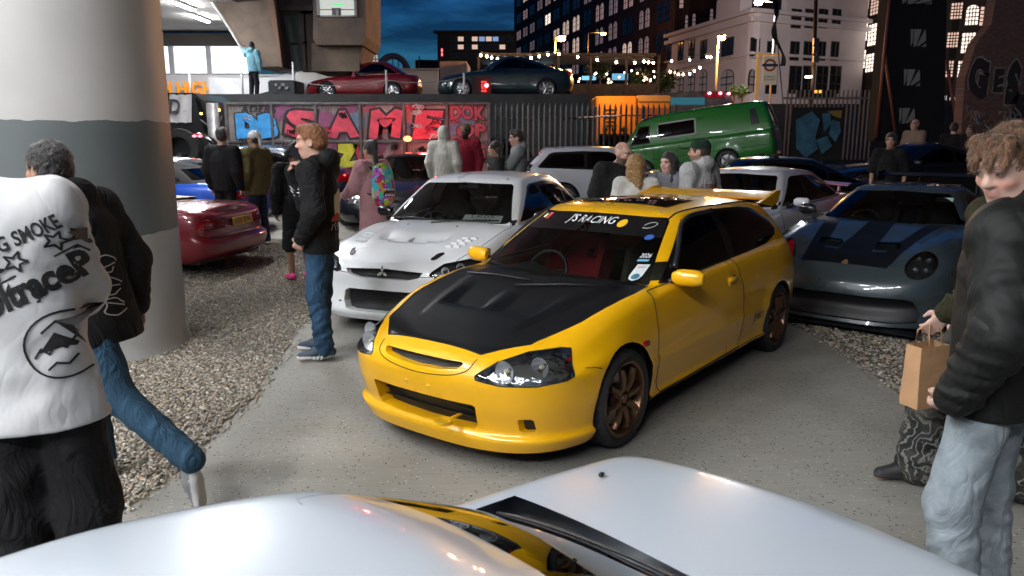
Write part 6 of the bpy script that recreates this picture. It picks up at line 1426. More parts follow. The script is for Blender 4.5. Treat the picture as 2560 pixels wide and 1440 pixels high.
def blue_roadster():
 P = paint('bright_blue_paint', (.005, .07, .46), .1); L, W = 4.13, .875; sh = [(0, .55), (.4, .66), (1.3, .80), (2.2, .83), (3.3, .87), (L, .80)]
 sp = mkspec(P, L, W, sh, .16, cr=.45, nr=2.7, wh=(.8, 3.2), wr=.31, zbr=.24, gh=gh(1.35, 2.0, 2.75, 3.35, [(1.2, .81), (1.7, .835), (2.9, .865), (3.4, .88)], [(1.9, 1.17), (2.2, 1.21), (2.6, 1.20), (2.85, 1.15), (3.1, 1.05)], W, .52, byf=.72))
 c = Car('blue_roadster', sp, (-8.55, 14.35), -8, 'bright blue roadster with black soft top and rear wing, behind the red convertible', 'car', res=.7, z=gz(14))
 SOFT = M('soft_top', (.012, .012, .013), .9, bump=(120, .3))
 def ex(c):
  k = c.part('soft_top', SOFT); c.cut([(1.9, -.8), (1.9, .8), (3.5, .8), (3.5, -.8)], (0, 1), lambda q, n: q.z > KL(sp['gh']['belt'], q.x) - .005 and n.z > -.2 and q.z > .845 and abs(q.y) < .76, k)
 dress(c, (), tails=[(-.80, .60), (-.45, .62), (-.47, .73), (-.76, .73)], extra=ex, doors=[[(1.5, .32), (1.5, .8), (2.5, .84), (2.55, .5), (2.5, .26), (1.55, .25)]], mirrors=(1.7, .9, .93), inter=False)
 m = MB(); V = []; F = []
 for y in np.linspace(-.72, .72, 13): q = -.03 * (y / .72) ** 2; V += [(3.75, y, 1.06 - q), (4.02, y, 1.10 - q), (4.05, y, 1.085 - q), (3.8, y, 1.03 - q)]
 for i in range(12):
  for j in range(4): F.append((i * 4 + j, i * 4 + (j + 1) % 4, i * 4 + 4 + (j + 1) % 4, i * 4 + 4 + j))
 m.add(V, F); m.build('rear_wing', P, c.root, True, R(40))
 for y in (-.72, .72): m = MB(); m.prism([(3.72, 1.0), (4.06, 1.0), (4.08, 1.13), (3.78, 1.1)], .012, Matrix.Translation((0, y, 0)) @ XZ); m.build('wing_end_plate', P, c.root)
 for y in (-.35, .35): m = MB(); m.prism([(3.7, .86), (3.86, .86), (3.95, 1.07), (3.84, 1.06)], .02, Matrix.Translation((0, y, 0)) @ XZ); m.build('wing_support', BLACK, c.root)

def std(name, label, col, pos, th, L=4.4, W=.87, H=1.40, kind='sedan', res=.5, z=None, flake=.1, glassmat=None, extra=None, nsp=5, rimmat=None, wr=.315, dish=.05, lipmat=None, rot=None, group=None, lampin=None, cat='car', **kw):
 P = paint('paint_' + name + str(round(col[0] * 1000)), col, flake); b = H - .50
 if kind == 'sedan': sh = [(0, b - .3), (.4, b - .2), (1.3, b - .04), (2, b - .02), (L - .9, b + .03), (L, b + .01)]; g = (1.25, 1.95, 3.25, L - .5)
 elif kind == 'coupe': sh = [(0, b - .28), (.4, b - .19), (1.4, b - .04), (2, b - .02), (L - .9, b + .03), (L, b)]; g = (1.4, 2.1, 3.0, L - .45)
 elif kind == 'fast': sh = [(0, b - .30), (.5, b - .16), (1.5, b - .03), (2.2, b), (L - .9, b + .05), (L, b - .05)]; g = (1.5, 2.25, 2.9, L - .35)
 else: sh = [(0, b - .28), (.4, b - .15), (1.2, b - .03), (2, b), (L - .5, b + .05), (L, b + .05)]; g = (1.05, 1.75, L - .55, L - .1)
 rf = [(g[1] - .1, H - .06), (g[1] + .3, H - .01), ((g[1] + g[2]) / 2, H), (g[2], H - .035), (g[2] + .4, H - .12)]
 sp = mkspec(P, L, W, sh, .17, wh=(.88, L - .95), wr=wr, gh=gh(g[0], g[1], g[2], g[3], [(g[0] - .1, b - .05), (g[0] + .4, b - .02), (L - .9, b + .03), (L, b + .04)], rf, W, .59, byf=W - .13))
 c = Car(name, sp, pos, th, label, cat, group, res, z=gz(pos[1]) if z is None else z, rot=rot)
 dress(c, ((g[1] + g[2]) / 2 - .05, (g[2] + .12)) if kind in ('sedan', 'hatch') else ((g[1] + g[2]) / 2 + .35,), wsglass=glassmat or CARGLASS, lamps=[(-.45, b - .30), (-.45, b - .38), (-.70, b - .38), (-W + .06, b - .33), (-W + .07, b - .26), (-.6, b - .25)], tails=[(-W + .08, b - .22), (-.45, b - .22), (-.45, b - .08), (-W + .1, b - .06)],
  openings=[([(-.36, b - .31), (.36, b - .31), (.33, b - .40), (-.33, b - .40)], False, .04, M('grille_black', ()), P, 'grille'), ([(-.5, .36), (.5, .36), (.45, .24), (-.45, .24)], False, .05, M('intake_black', ()), P, 'intake')],
  doors=[[(g[0] + .25, .32), (g[0] + .2, b - .05), (g[0] + 1.2, b - .02), (g[0] + 1.25, .27), (g[0] + .3, .26)]], mirrors=(g[0] + .45, W + .05, b + .06), nsp=nsp, rimmat=rimmat, extra=extra, inter=True, dish=dish, lipmat=lipmat, lampin=lampin, **kw)
 return c
CARS_ALL = [evo, grey_coupe, pink_sedan, red_convertible, blue_roadster]
for f_ in CARS_ALL: f_()
# ================================================================== more vehicles
def green_van():
 P_ = paint('van_green', (.015, .19, .014)); DKR = M('van_roof', (.012, .016, .02), .3, coat=.6); L, W = 4.55, .92; sh = [(0, 1.0), (.3, 1.04), (2, 1.05), (L, 1.05)]
 sp = mkspec(P_, L, W, sh, .30, nose=(.10, .03, 0, .02, .05, .09, .13), tail=(.04, .01, 0, 0, .01, .02, .04), cf=.35, nf=3.4, cr=.2, nr=4, wh=(.75, 3.2), wr=.32, zbr=.34, ins=(.04, .01, 0, 0, .004, .02, .05), deck=[(0, 1.02), (1, 1.06), (L, 1.06)],
    gh=gh(.10, .66, 4.33, 4.52, [(0, 1.0), (1, 1.045), (L, 1.045)], [(.55, 1.80), (.9, 1.88), (2.2, 1.93), (3.8, 1.90), (4.4, 1.83)], W, .73, bbow=.10, tbow=.12, byf=.86, byr=.86, rbow=.04, qbow=.04, bym=.885, fil=.10, bulge=.03))
 c = Car('green_camper_van', sp, (3.65, 24.2), -25, 'green camper van tilted nose down behind the parked cars', 'van', res=.7, rot=(0, R(-8.0), R(-25)), z=.42)
 SW = M('frame_stone', ())
 def ex(c):
  k = c.part('roof', DKR); c.cut([(.2, 1.62), (.9, 1.77), (L, 1.77), (L, 2.2), (.2, 2.2)], (0, 2), lambda q, n: True, k, (0,))
  t = c.part('window_trim', SW); sd = lambda q, n: abs(n.y) > .35; c.both([(1.30, 1.18), (2.36, 1.18), (2.40, 1.22), (2.40, 1.60), (2.36, 1.64), (1.30, 1.64), (1.26, 1.60), (1.26, 1.22)], (0, 2), sd, t); g = c.part('side_window', TINTGLASS); c.both([(1.30, 1.22), (2.36, 1.22), (2.36, 1.60), (1.30, 1.60)], (0, 2), sd, g, (t,))
  v = c.part('vent_grille', BLACK); c.both([(3.92, 1.22), (4.16, 1.22), (4.06, 1.66), (3.90, 1.66)], (0, 2), sd, v)
 dress(c, (), sidewin=[(.42, 1.10), (1.05, 1.10), (1.05, 1.62), (.72, 1.62)], extra=ex, doors=[[(.35, .5), (.35, 1.02), (1.12, 1.03), (1.12, .45), (.9, .42)]], archtop=1.0, inter=False, rearglass=True, tails=[(-.84, .75), (-.70, .75), (-.70, 1.0), (-.84, 1.0)], rimmat=M('steel_wheel', (.2, .2, .2), .5, .5), cabin=False)
 m = MB(); 
 for sg in (1, -1):
  for (z, x0, x1) in ((.98, 2.5, 4.2), (.62, .3, 4.3)):
   ps = [c.hit((x, sg * 3, z), (0, -sg, 0))[0] for x in np.linspace(x0, x1, 24)]; m = MB(); m.tube(ps, .006, 4); m.build('swage_line', GAP, c.root)
 m = MB(); m.prism([(4.8, .42), (8.4, .42), (8.4, 1.15)], 3.4, Matrix.Translation((0, 25.2, 0)) @ XZ); o = m.build('loading_ramp', DARKMETAL); tag(o, 'dark loading ramp under the rear of the green van', 'ramp')
green_van()
SIL = M('silver_alloy', (.55, .56, .58), .25, .9); DKL = M('lamp_smoked', ())
c = std('black_saloon', 'black saloon facing the lane with turned silver front wheels', (.006, .007, .009), (-2.35, 13.6), 80, 4.55, .91, 1.38, rimmat=SIL, lipmat=CHROME, wr=.33, dish=.06, res=.6, nsp=5)
for o in c.root.children:
 if o.name.startswith('wheel') and not o.name.startswith('wheel_well') and o.location.x < 1.5: o.rotation_euler.z += R(-42)
std('dark_blue_saloon', 'dark blue saloon parked side-on before the blue graffiti', (.006, .02, .075), (-7.7, 16.5), -4, 4.5, .88, 1.36)
std('black_glossy_coupe', 'low black coupe with shining roof behind the blue roadster', (.008, .008, .01), (-9.4, 16.0), -8, 4.3, .88, 1.22, 'coupe', z=gz(15))
std('white_hatchback', 'white hatchback with black rear glass by the palisade fence', (.45, .46, .50), (4.0, 16.2), 178, 3.9, .88, 1.36, 'hatch')
std('low_black_coupe', 'low black coupe between the white sports sedan and the people', (.006, .006, .008), (.15, 13.2), 2, 4.4, .9, 1.18, 'fast')
std('black_estate', 'black car whose roof shows behind the man in the cap', (.006, .007, .008), (2.5, 15.0), 4, 4.6, .9, 1.24, 'sedan')
std('black_fastback', 'glossy black fastback coupe parked at the dark right side', (.006, .007, .009), (6.7, 17.6), 3, 4.7, .93, 1.36, 'fast', rimmat=SIL, wr=.34, nsp=10)
std('dark_car_behind_fence', 'dark car behind the palisade fence under the terrace', (.01, .012, .018), (-3.3, 20.6), 0, 4.4, .87, 1.42)
std('black_hatch_by_brick_wall', 'black hatchback half lost in shadow by the brick wall', (.006, .006, .007), (10.6, 18.9), 8, 4.2, .88, 1.5, 'hatch')
c = std('dark_red_coupe', 'dark red classic coupe on the terrace before the white hoarding', (.20, .004, .01), (-7.3, 28.2), 0, 4.1, .79, 1.32, 'coupe', z=TZ, rimmat=SIL, wr=.30, nsp=8, res=.6)
c.decal([(0, 0), (.16, 0), (.08, .17)], [(0, 1, 2)], (.98, -1, .62), (1, 0, 0), (0, 0, 1), (0, 1, 0), 'triangle_badge', M('sticker_white', ()), .008); c.text('CLUB', (1.06, -1, .67), (1, 0, 0), (0, 0, 1), (0, 1, 0), 'badge_lettering', M('badge_green', (.03, .2, .08), .5), .04, .07, 0, 0, .012) if False else None
c = std('dark_teal_coupe', 'dark teal two-door coupe on the terrace above the palisade fence', (.012, .035, .045), (-2.55, 27.2), 0, 4.65, .87, 1.40, 'coupe', z=TZ, rimmat=SIL, wr=.31, nsp=6, res=.6)
e = empty('black_sign_panel', (*P(1202, 0, 25.6).xy, TZ - .0), 0, 'black upright panel with red letters in front of the teal coupe', 'sign'); m = MB(); m.box((0, 0, .32), (.62, .05, .64)); m.build('panel', M('board_black', ()), e); text_obj('panel_lettering', 'ISI', emis('panel_red', (.9, .06, .05), .8), (.08, -.04, .32), (0, 0, 1), (-1, 0, 0), width=.34, size=.22, parent=e, bold=.03)
m = MB(); m.ell((P(1216, 213, 25.3).x - e.location.x, -.2, P(1216, 213, 25.3).z - TZ), (.06, .05, .06), 10, 8); m.build('red_lamp', emis('red_glow', (1, .05, .06), 50), e, True)
# rope posts along the terrace edge
PO = M('post_white', (.6, .6, .6), .5)
for u, v0, Y, lb in ((732, 155, 26, 'tall white post beside the black equipment case'), (965, 175, 25.5, 'white rope post before the red coupe door'), (762, 205, 26.5, 'thin white rope post left of the red coupe'), (1160, 183, 25.2, 'white rope post before the teal coupe bonnet'), (472, 172, 27, 'white post before the orange letters'), (602, 150, 26.5, 'white post beside the man on the ramp')):
 a = P(u, v0, Y); m = MB(); m.tube([(a.x, Y, TZ), (a.x, Y, a.z)], .035, 8); tag(m.build('rope_post', PO, None, True), lb, 'post', 'rope posts on the terrace')
for (u0, v0, u1, v1, Y, lb) in ((762, 208, 965, 200, 26, 'rope across the red coupe'), (965, 200, 1160, 192, 25.4, 'rope between the red and the teal coupe'), (602, 182, 732, 180, 26.3, 'rope behind the man on the ramp')):
 a, b = P(u0, v0, Y), P(u1, v1, Y); m = MB(); m.tube([a + (b - a) * t - Vector((0, 0, .25 * 4 * t * (1 - t) * .5)) for t in np.linspace(0, 1, 12)], .012, 4); tag(m.build('rope', M('rope_grey', (.35, .34, .33), .8), None, True), lb, 'rope')
# recovery truck at the left
e = empty('recovery_truck', (0, 0, 0), 0, 'black recovery truck with ramp bed left of the graffiti hoarding', 'truck'); TK = M('truck_black', (.012, .013, .015), .4, coat=.4); Y0 = 20.5
pl = [P(u, v, Y0) for u, v in ((418, 232), (484, 232), (505, 250), (545, 340), (548, 420), (418, 420))]; m = MB(); m.prism([(p.x, p.z) for p in pl], 2.2, Matrix.Translation((0, Y0 + 2.2, 0)) @ XZ); m.build('cab', TK, e)
pl = [P(u, v, Y0 - .02) for u, v in ((488, 244), (500, 252), (532, 330), (512, 330))]; m = MB(); m.prism([(p.x, p.z) for p in pl], .02, Matrix.Translation((0, Y0 - .02, 0)) @ XZ); m.build('side_window', M('gloss_black_trim', ()), e)
pl = [P(u, v, 25) for u, v in ((500, 258), (590, 250), (672, 228), (684, 232), (684, 258), (600, 268), (500, 268))]; m = MB(); m.prism([(p.x, p.z) for p in pl], 2.0, Matrix.Translation((0, 27, 0)) @ XZ); m.build('ramp_bed', M('ramp_grey', (.035, .04, .045), .5, .3), e)
a, b = P(672, 262, 25.6), P(738, 200, 25.6); m = MB(); m.box(((a.x + b.x) / 2, 26.2, (a.z + b.z) / 2), (b.x - a.x, 1.2, b.z - a.z), bev=.05); m.build('equipment_case', M('case_grey', (.03, .034, .038), .45, .3), e)
for k in range(4): q = P(690 + 9 * k, 212 + 8 * (k % 2), 25.55); m = MB(); m.box(q, (.12, .06, .1), bev=.02); m.build('case_fitting', STEEL, e)
V = []; n_ = 10
for j in range(6):
 for i in range(n_ + 1): p = P(424 + 56 * i / n_ , 236 + 70 * j / 5 + (2 if i in (3, 7) else 0), Y0 - .1); V.append((p.x, p.y - .03 * math.sin(i * 1.3 + j * .4), p.z))
meshobj('cloth_cover', V, [(j * (n_ + 1) + i, j * (n_ + 1) + i + 1, (j + 1) * (n_ + 1) + i + 1, (j + 1) * (n_ + 1) + i) for j in range(5) for i in range(n_)], BN, e, True)
text_obj('cover_lettering', 'D', M('print_dark', ()), P(437, 266, Y0 - .22), (1, 0, .0), (.12, 0, 1), width=.28, size=.5, parent=e, bold=.03); text_obj('cover_lettering', 'TM', M('print_grey', (.3, .3, .32), .6), P(462, 278, Y0 - .2), (1, 0, 0), (0, 0, 1), width=.09, size=.06, parent=e)
for (u, v, r_, mt) in ((532, 274, .05, emis('truck_orange', (1, .25, .04), 25)), (503, 284, .03, emis('truck_orange', ())), (528, 302, .10, emis('truck_white', (.75, 1, .95), 7)), (548, 275, .03, emis('truck_orange', ()))): m = MB(); m.ell(P(u, v, Y0 - .4), (r_, .03, r_), 12, 8); m.build('lamp', mt, e, True)
for (a_, b_) in (((548, 268), (520, 330)), ((556, 290), (540, 345)), ((500, 300), (560, 345))): m = MB(); m.tube([P(*a_, Y0 - .2), P(*b_, Y0 - .2)], .035, 6); m.build('hydraulic_arm', DARKMETAL, e, True)
m = MB(); m.lathe([(.3, -.12), (.5, -.12), (.52, 0), (.5, .12), (.3, .12)], 28, 'y', tuple(P(452, 372, Y0 - .3))); m.build('tyre', RUBBER, e, True, R(40))
# a raised black tailgate seen over the roadster
m = MB(); ps = [P(u, v, 17.2) for u, v in ((470, 338), (502, 338), (530, 352), (560, 385))]; m.tube(ps, [.05, .09, .12, .08], 8, flat=.6); m2 = m.build('open_tailgate', M('gloss_black_trim', ()), None, True); tag(m2, 'raised black tailgate with red lamps above the black coupe', 'tailgate')
for u in (486, 500): m = MB(); m.ell(P(u, 340, 17.05), (.05, .03, .025), 8, 6); m.build('tail_lamp', emis('tail_glow', (1, .08, .12), 10), m2, True)
def white_near():
 WP = M('white_near_paint', (.46, .51, .57), .3, coat=1.); L, W = 4.45, .86; sh = [(0, .46), (.4, .55), (1.3, .68), (2, .70), (3.6, .74), (L - .1, .725), (L, .71)]
 sp = mkspec(WP, L, W, sh, .15, tail=(.10, .04, 0, 0, .02, .035, .06), cr=.26, nr=4.2, wh=(.85, 3.4), wr=.30, ins=(.05, .012, 0, .004, .014, .04, .085), deck=[(0, .48), (.4, .60), (1.3, .74), (2, .76), (3.6, .79), (4.3, .775), (L, .745)],
    gh=gh(1.35, 2.0, 3.10, 3.80, [(1.2, .67), (1.7, .70), (3.5, .745), (4.2, .755)], [(1.9, 1.075), (2.2, 1.125), (2.6, 1.14), (2.95, 1.125), (3.2, 1.085)], W, .585, byf=.73, byr=.68, rbow=.17, qbow=.10, tyr=.50))
 c = Car('white_low_coupe', sp, NEAR[:2], NEAR[2], 'white low coupe whose roof and rear deck fill the bottom of the picture', 'car', res=1.15)
 dress(c, (2.45, 3.25), tails=[(-.78, .52), (-.40, .52), (-.40, .64), (-.77, .65)], mirrors=(1.75, .9, .78), archtop=.68, inter=False)
 m = MB(); ps = []
 g = sp['gh']
 for y in np.linspace(-.60, .60, 25):
  h = c.hit((3.73 - .14 * (abs(y) / .66) ** 2.2, y, 3), (0, 0, -1))
  if h[0] is not None: ps.append(h[0] + Vector((0, 0, .004)))
 m.tube(ps, .005, 6); m.build('rear_window_seal', BLACK, c.root, True)
 for y in (.45,): h = c.hit((4.05, .62, 3), (0, 0, -1))[0]; m = MB(); m.ell(h + Vector((0, 0, .01)), (.012, .008, .008), 10, 6); m.build('lock_badge', BLACK, c.root, True)
NEAR = (-2.45, -.80, 39.5)
white_near()
# ================================================================== people: signed distance fields meshed with surface nets
class Field:
 def __init__(s, lo, hi, h):
  s.lo = np.array(lo, np.float32); s.h = h; s.n = np.ceil((np.array(hi) - s.lo) / h).astype(int) + 1
  s.D = np.full(s.n, 1., np.float32); s.ax = [s.lo[i] + h * np.arange(s.n[i], dtype=np.float32) for i in range(3)]
 def sub(s, lo, hi, m=.07):
  a = np.clip(np.floor((np.array(lo) - m - s.lo) / s.h).astype(int), 0, s.n - 1); b = np.clip(np.ceil((np.array(hi) + m - s.lo) / s.h).astype(int) + 1, 1, s.n)
  if (b <= a).any(): return None, None
  sl = tuple(slice(a[i], b[i]) for i in range(3)); X = [s.ax[i][sl[i]].reshape([-1 if j == i else 1 for j in range(3)]) for i in range(3)]; return sl, X
 def put(s, sl, d, k, op):
  D = s.D[sl]
  if op == 'sub': d = -d; 
  if k <= 0: R_ = np.minimum(D, d) if op == 'add' else np.maximum(D, d)
  else:
   if op == 'add': h = np.clip(.5 + .5 * (D - d) / k, 0, 1); R_ = D + (d - D) * h - k * h * (1 - h)
   else: h = np.clip(.5 - .5 * (D - d) / k, 0, 1); R_ = D + (d - D) * h + k * h * (1 - h)
  s.D[sl] = R_
 def cone(s, a, b, ra, rb, k=.03, op='add', fl=None, fold=None):
  """rounded cone a-b; fl: flatten factor along y (depth); fold: (count, amp, phase)"""
  a, b = np.array(a, float), np.array(b, float); r = max(ra, rb) * (1 if not fl else 1); sl, X = s.sub(np.minimum(a, b) - r, np.maximum(a, b) + r)
  if sl is None: return
  fy = 1. if not fl else 1. / fl; ab = (b - a) * np.array([1, fy, 1]); L2 = float(ab @ ab) + 1e-12
  px, py, pz = X[0] - a[0], (X[1] - a[1]) * fy, X[2] - a[2]; t = np.clip((px * ab[0] + py * ab[1] + pz * ab[2]) / L2, 0, 1)
  qx, qy, qz = px - t * ab[0], py - t * ab[1], pz - t * ab[2]; r_ = ra + (rb - ra) * t
  if fold: an = np.arctan2(qy, qx); r_ = r_ + fold[1] * np.sin(fold[0] * 5.3 * t + fold[2] + 2.6 * np.sin(an + fold[2])) * np.sin(1.5 * an + 2.3 * fold[2] + 5 * t) + fold[1] * .5 * np.sin(fold[0] * 11 * t + 4 * np.sin(an * 1.0 + 1.7 * fold[2]) + an) * np.sin(an * 2 + fold[2])
  d = np.sqrt(qx * qx + qy * qy + qz * qz) - r_
  if fl: d = d * min(1., fl * 1.25)
  s.put(sl, d, k, op)
 def ell(s, c, r, k=.02, op='add', M3=None):
  c = np.array(c, float); r = np.array(r, float); m = r.max(); sl, X = s.sub(c - m, c + m)
  if sl is None: return
  p = [X[i] - c[i] for i in range(3)]
  if M3 is not None: p = [sum(M3[j][i] * p[j] for j in range(3)) for i in range(3)]     # to local
  k0 = np.sqrt((p[0] / r[0]) ** 2 + (p[1] / r[1]) ** 2 + (p[2] / r[2]) ** 2); k1 = np.sqrt((p[0] / r[0] ** 2) ** 2 + (p[1] / r[1] ** 2) ** 2 + (p[2] / r[2] ** 2) ** 2)
  s.put(sl, k0 * (k0 - 1) / np.maximum(k1, 1e-6), k, op)
 def plane(s, co, no, k=.0):
  """keep the side where (p-co).no < 0"""
  X = [s.ax[i].reshape([-1 if j == i else 1 for j in range(3)]) for i in range(3)]; no = np.array(no, float) / np.linalg.norm(no); d = sum((X[i] - co[i]) * no[i] for i in range(3)); s.put((slice(None),) * 3, -d + 0 * s.D, k, 'sub')
 def wob(s, amp, f, ph=0.):
  X = [s.ax[i].reshape([-1 if j == i else 1 for j in range(3)]) for i in range(3)]
  s.D += (amp * (np.sin(f * X[0] + 1.7 * np.sin(f * .7 * X[2] + ph)) * np.sin(f * 1.1 * X[1] + 1.3 * np.sin(f * .9 * X[0] + ph)) + .6 * np.sin(f * 1.3 * X[2] + 2 * np.sin(f * .6 * X[0]) + ph))).astype(np.float32)
 def mesh(s, smooth=2):
  D = s.D; h = s.h; n = np.array(D.shape); D[0] = D[-1] = 1; D[:, 0] = D[:, -1] = 1; D[:, :, 0] = D[:, :, -1] = 1
  neg = D < 0; c = np.zeros(n - 1, np.int8); offs = [(i, j, k) for i in (0, 1) for j in (0, 1) for k in (0, 1)]
  for o in offs: c += neg[o[0]:o[0] + n[0] - 1, o[1]:o[1] + n[1] - 1, o[2]:o[2] + n[2] - 1]
  act = np.argwhere((c > 0) & (c < 8)); idx = np.full(n - 1, -1, np.int32); idx[tuple(act.T)] = np.arange(len(act))
  P_ = np.zeros((len(act), 3)); W_ = np.zeros(len(act))
  for o in offs:
   for ax in range(3):
    if o[ax]: continue
    e = list(o); e[ax] = 1; d0 = D[tuple((act + o).T)]; d1 = D[tuple((act + e).T)]; m = (d0 < 0) != (d1 < 0); t = np.where(m, d0 / np.where(d0 - d1 == 0, 1, d0 - d1), 0)
    q = np.tile(np.array(o, float), (len(act), 1)); q[:, ax] += t; P_[m] += q[m]; W_[m] += 1
  V = s.lo + (act + P_ / np.maximum(W_, 1)[:, None]) * h; F = []
  for ax in range(3):
   a1, a2 = (ax + 1) % 3, (ax + 2) % 3; sl0 = [slice(None)] * 3; sl1 = [slice(None)] * 3; sl0[ax] = slice(0, -1); sl1[ax] = slice(1, None)
   s0, s1 = neg[tuple(sl0)], neg[tuple(sl1)]; ed = np.argwhere(s0 != s1); ed = ed[(ed[:, a1] > 0) & (ed[:, a2] > 0) & (ed[:, a1] < n[a1] - 1) & (ed[:, a2] < n[a2] - 1)]
   u1 = np.zeros(3, int); u1[a1] = 1; u2 = np.zeros(3, int); u2[a2] = 1; q = [idx[tuple((ed - d_).T)] for d_ in (u1 + u2, u2, 0 * u1, u1)]; Q = np.stack(q, 1); fl = s0[tuple(ed.T)]; Q[~fl] = Q[~fl][:, ::-1]; F.append(Q)
  F = np.concatenate(F); F = F[(F >= 0).all(1)]
  for _ in range(smooth):
   A = np.zeros_like(V); K = np.zeros(len(V))
   for i, j in ((0, 1), (1, 2), (2, 3), (3, 0)): np.add.at(A, F[:, i], V[F[:, j]]); np.add.at(A, F[:, j], V[F[:, i]]); np.add.at(K, F[:, i], 1); np.add.at(K, F[:, j], 1)
   V = V * .4 + .6 * A / np.maximum(K, 1)[:, None]
  return V, F
def fast_mesh(name, V, F, mat, parent, col=None):
 me = bpy.data.meshes.new(name); me.vertices.add(len(V)); me.vertices.foreach_set('co', V.reshape(-1).astype(np.float32)); me.loops.add(F.size); me.loops.foreach_set('vertex_index', F.reshape(-1).astype(np.int32))
 me.polygons.add(len(F)); me.polygons.foreach_set('loop_start', np.arange(0, F.size, 4, dtype=np.int32)); me.polygons.foreach_set('use_smooth', np.ones(len(F), bool)); me.update()
 if col is not None:
  c4 = np.ones((len(V), 4), np.float32); c4[:, :3] = col; a = me.color_attributes.new('Col', 'FLOAT_COLOR', 'POINT'); a.data.foreach_set('color', c4.reshape(-1))
 me.materials.append(mat); o = bpy.data.objects.new(name, me); link(o, parent); return o
SKIN = attr_mat('skin', .55, bump=(260, .08, .002)); SKIN.node_tree.nodes['Principled BSDF'].inputs['Subsurface Weight'].default_value = .06
def crease(m, sc=5.5, st=.75, dist=.035):
 N, L, b = nodes(m); t = N.new('ShaderNodeTexCoord'); mp = N.new('ShaderNodeMapping'); mp.inputs['Scale'].default_value = (1, 1, .6); n = N.new('ShaderNodeTexNoise'); n.inputs['Scale'].default_value = sc; n.inputs['Detail'].default_value = 3; n.inputs['Distortion'].default_value = 1.6
 L.new(t.outputs['Object'], mp.inputs[0]); L.new(mp.outputs[0], n.inputs['Vector']); a = N.new('ShaderNodeMath'); a.operation = 'SUBTRACT'; a.inputs[1].default_value = .5; c = N.new('ShaderNodeMath'); c.operation = 'ABSOLUTE'; L.new(n.outputs[0], a.inputs[0]); L.new(a.outputs[0], c.inputs[0])
 bp = N.new('ShaderNodeBump'); bp.inputs['Strength'].default_value = st; bp.inputs['Distance'].default_value = dist * 3; L.new(c.outputs[0], bp.inputs['Height']); L.new(bp.outputs[0], b.inputs['Normal']); return m
def fabric(name, col, rough=.9, sc=240, b=.35, var=.12, sheen=0, big=None):
 k = 'cloth_' + name; return MATS[k] if k in MATS else crease(M(k, col, rough, var=(7, var), spec=.25), 7., .5)
TONES = dict(fair=(.56, .33, .25), tan=(.42, .24, .16), brown=(.24, .12, .075), dark=(.10, .05, .035), pale=(.60, .38, .31))
J0 = dict(hip=(0, 0, .95), hl=(-.075, 0, .93), hr=(.075, 0, .93), kl=(-.10, -.02, .51), kr=(.10, -.02, .51), al=(-.105, .03, .085), ar=(.105, .03, .085), tl=(-.125, -.15, .035), tr=(.125, -.15, .035), ch=(0, .01, 1.28), nk=(0, .015, 1.50), hd=(0, -.01, 1.645),
  sl=(-.185, .01, 1.435), sr=(.185, .01, 1.435), el=(-.255, .04, 1.15), er=(.255, .04, 1.15), wl=(-.25, -.04, .91), wr=(.25, -.04, .91), fl=(-.245, -.07, .80), fr=(.245, -.07, .80))
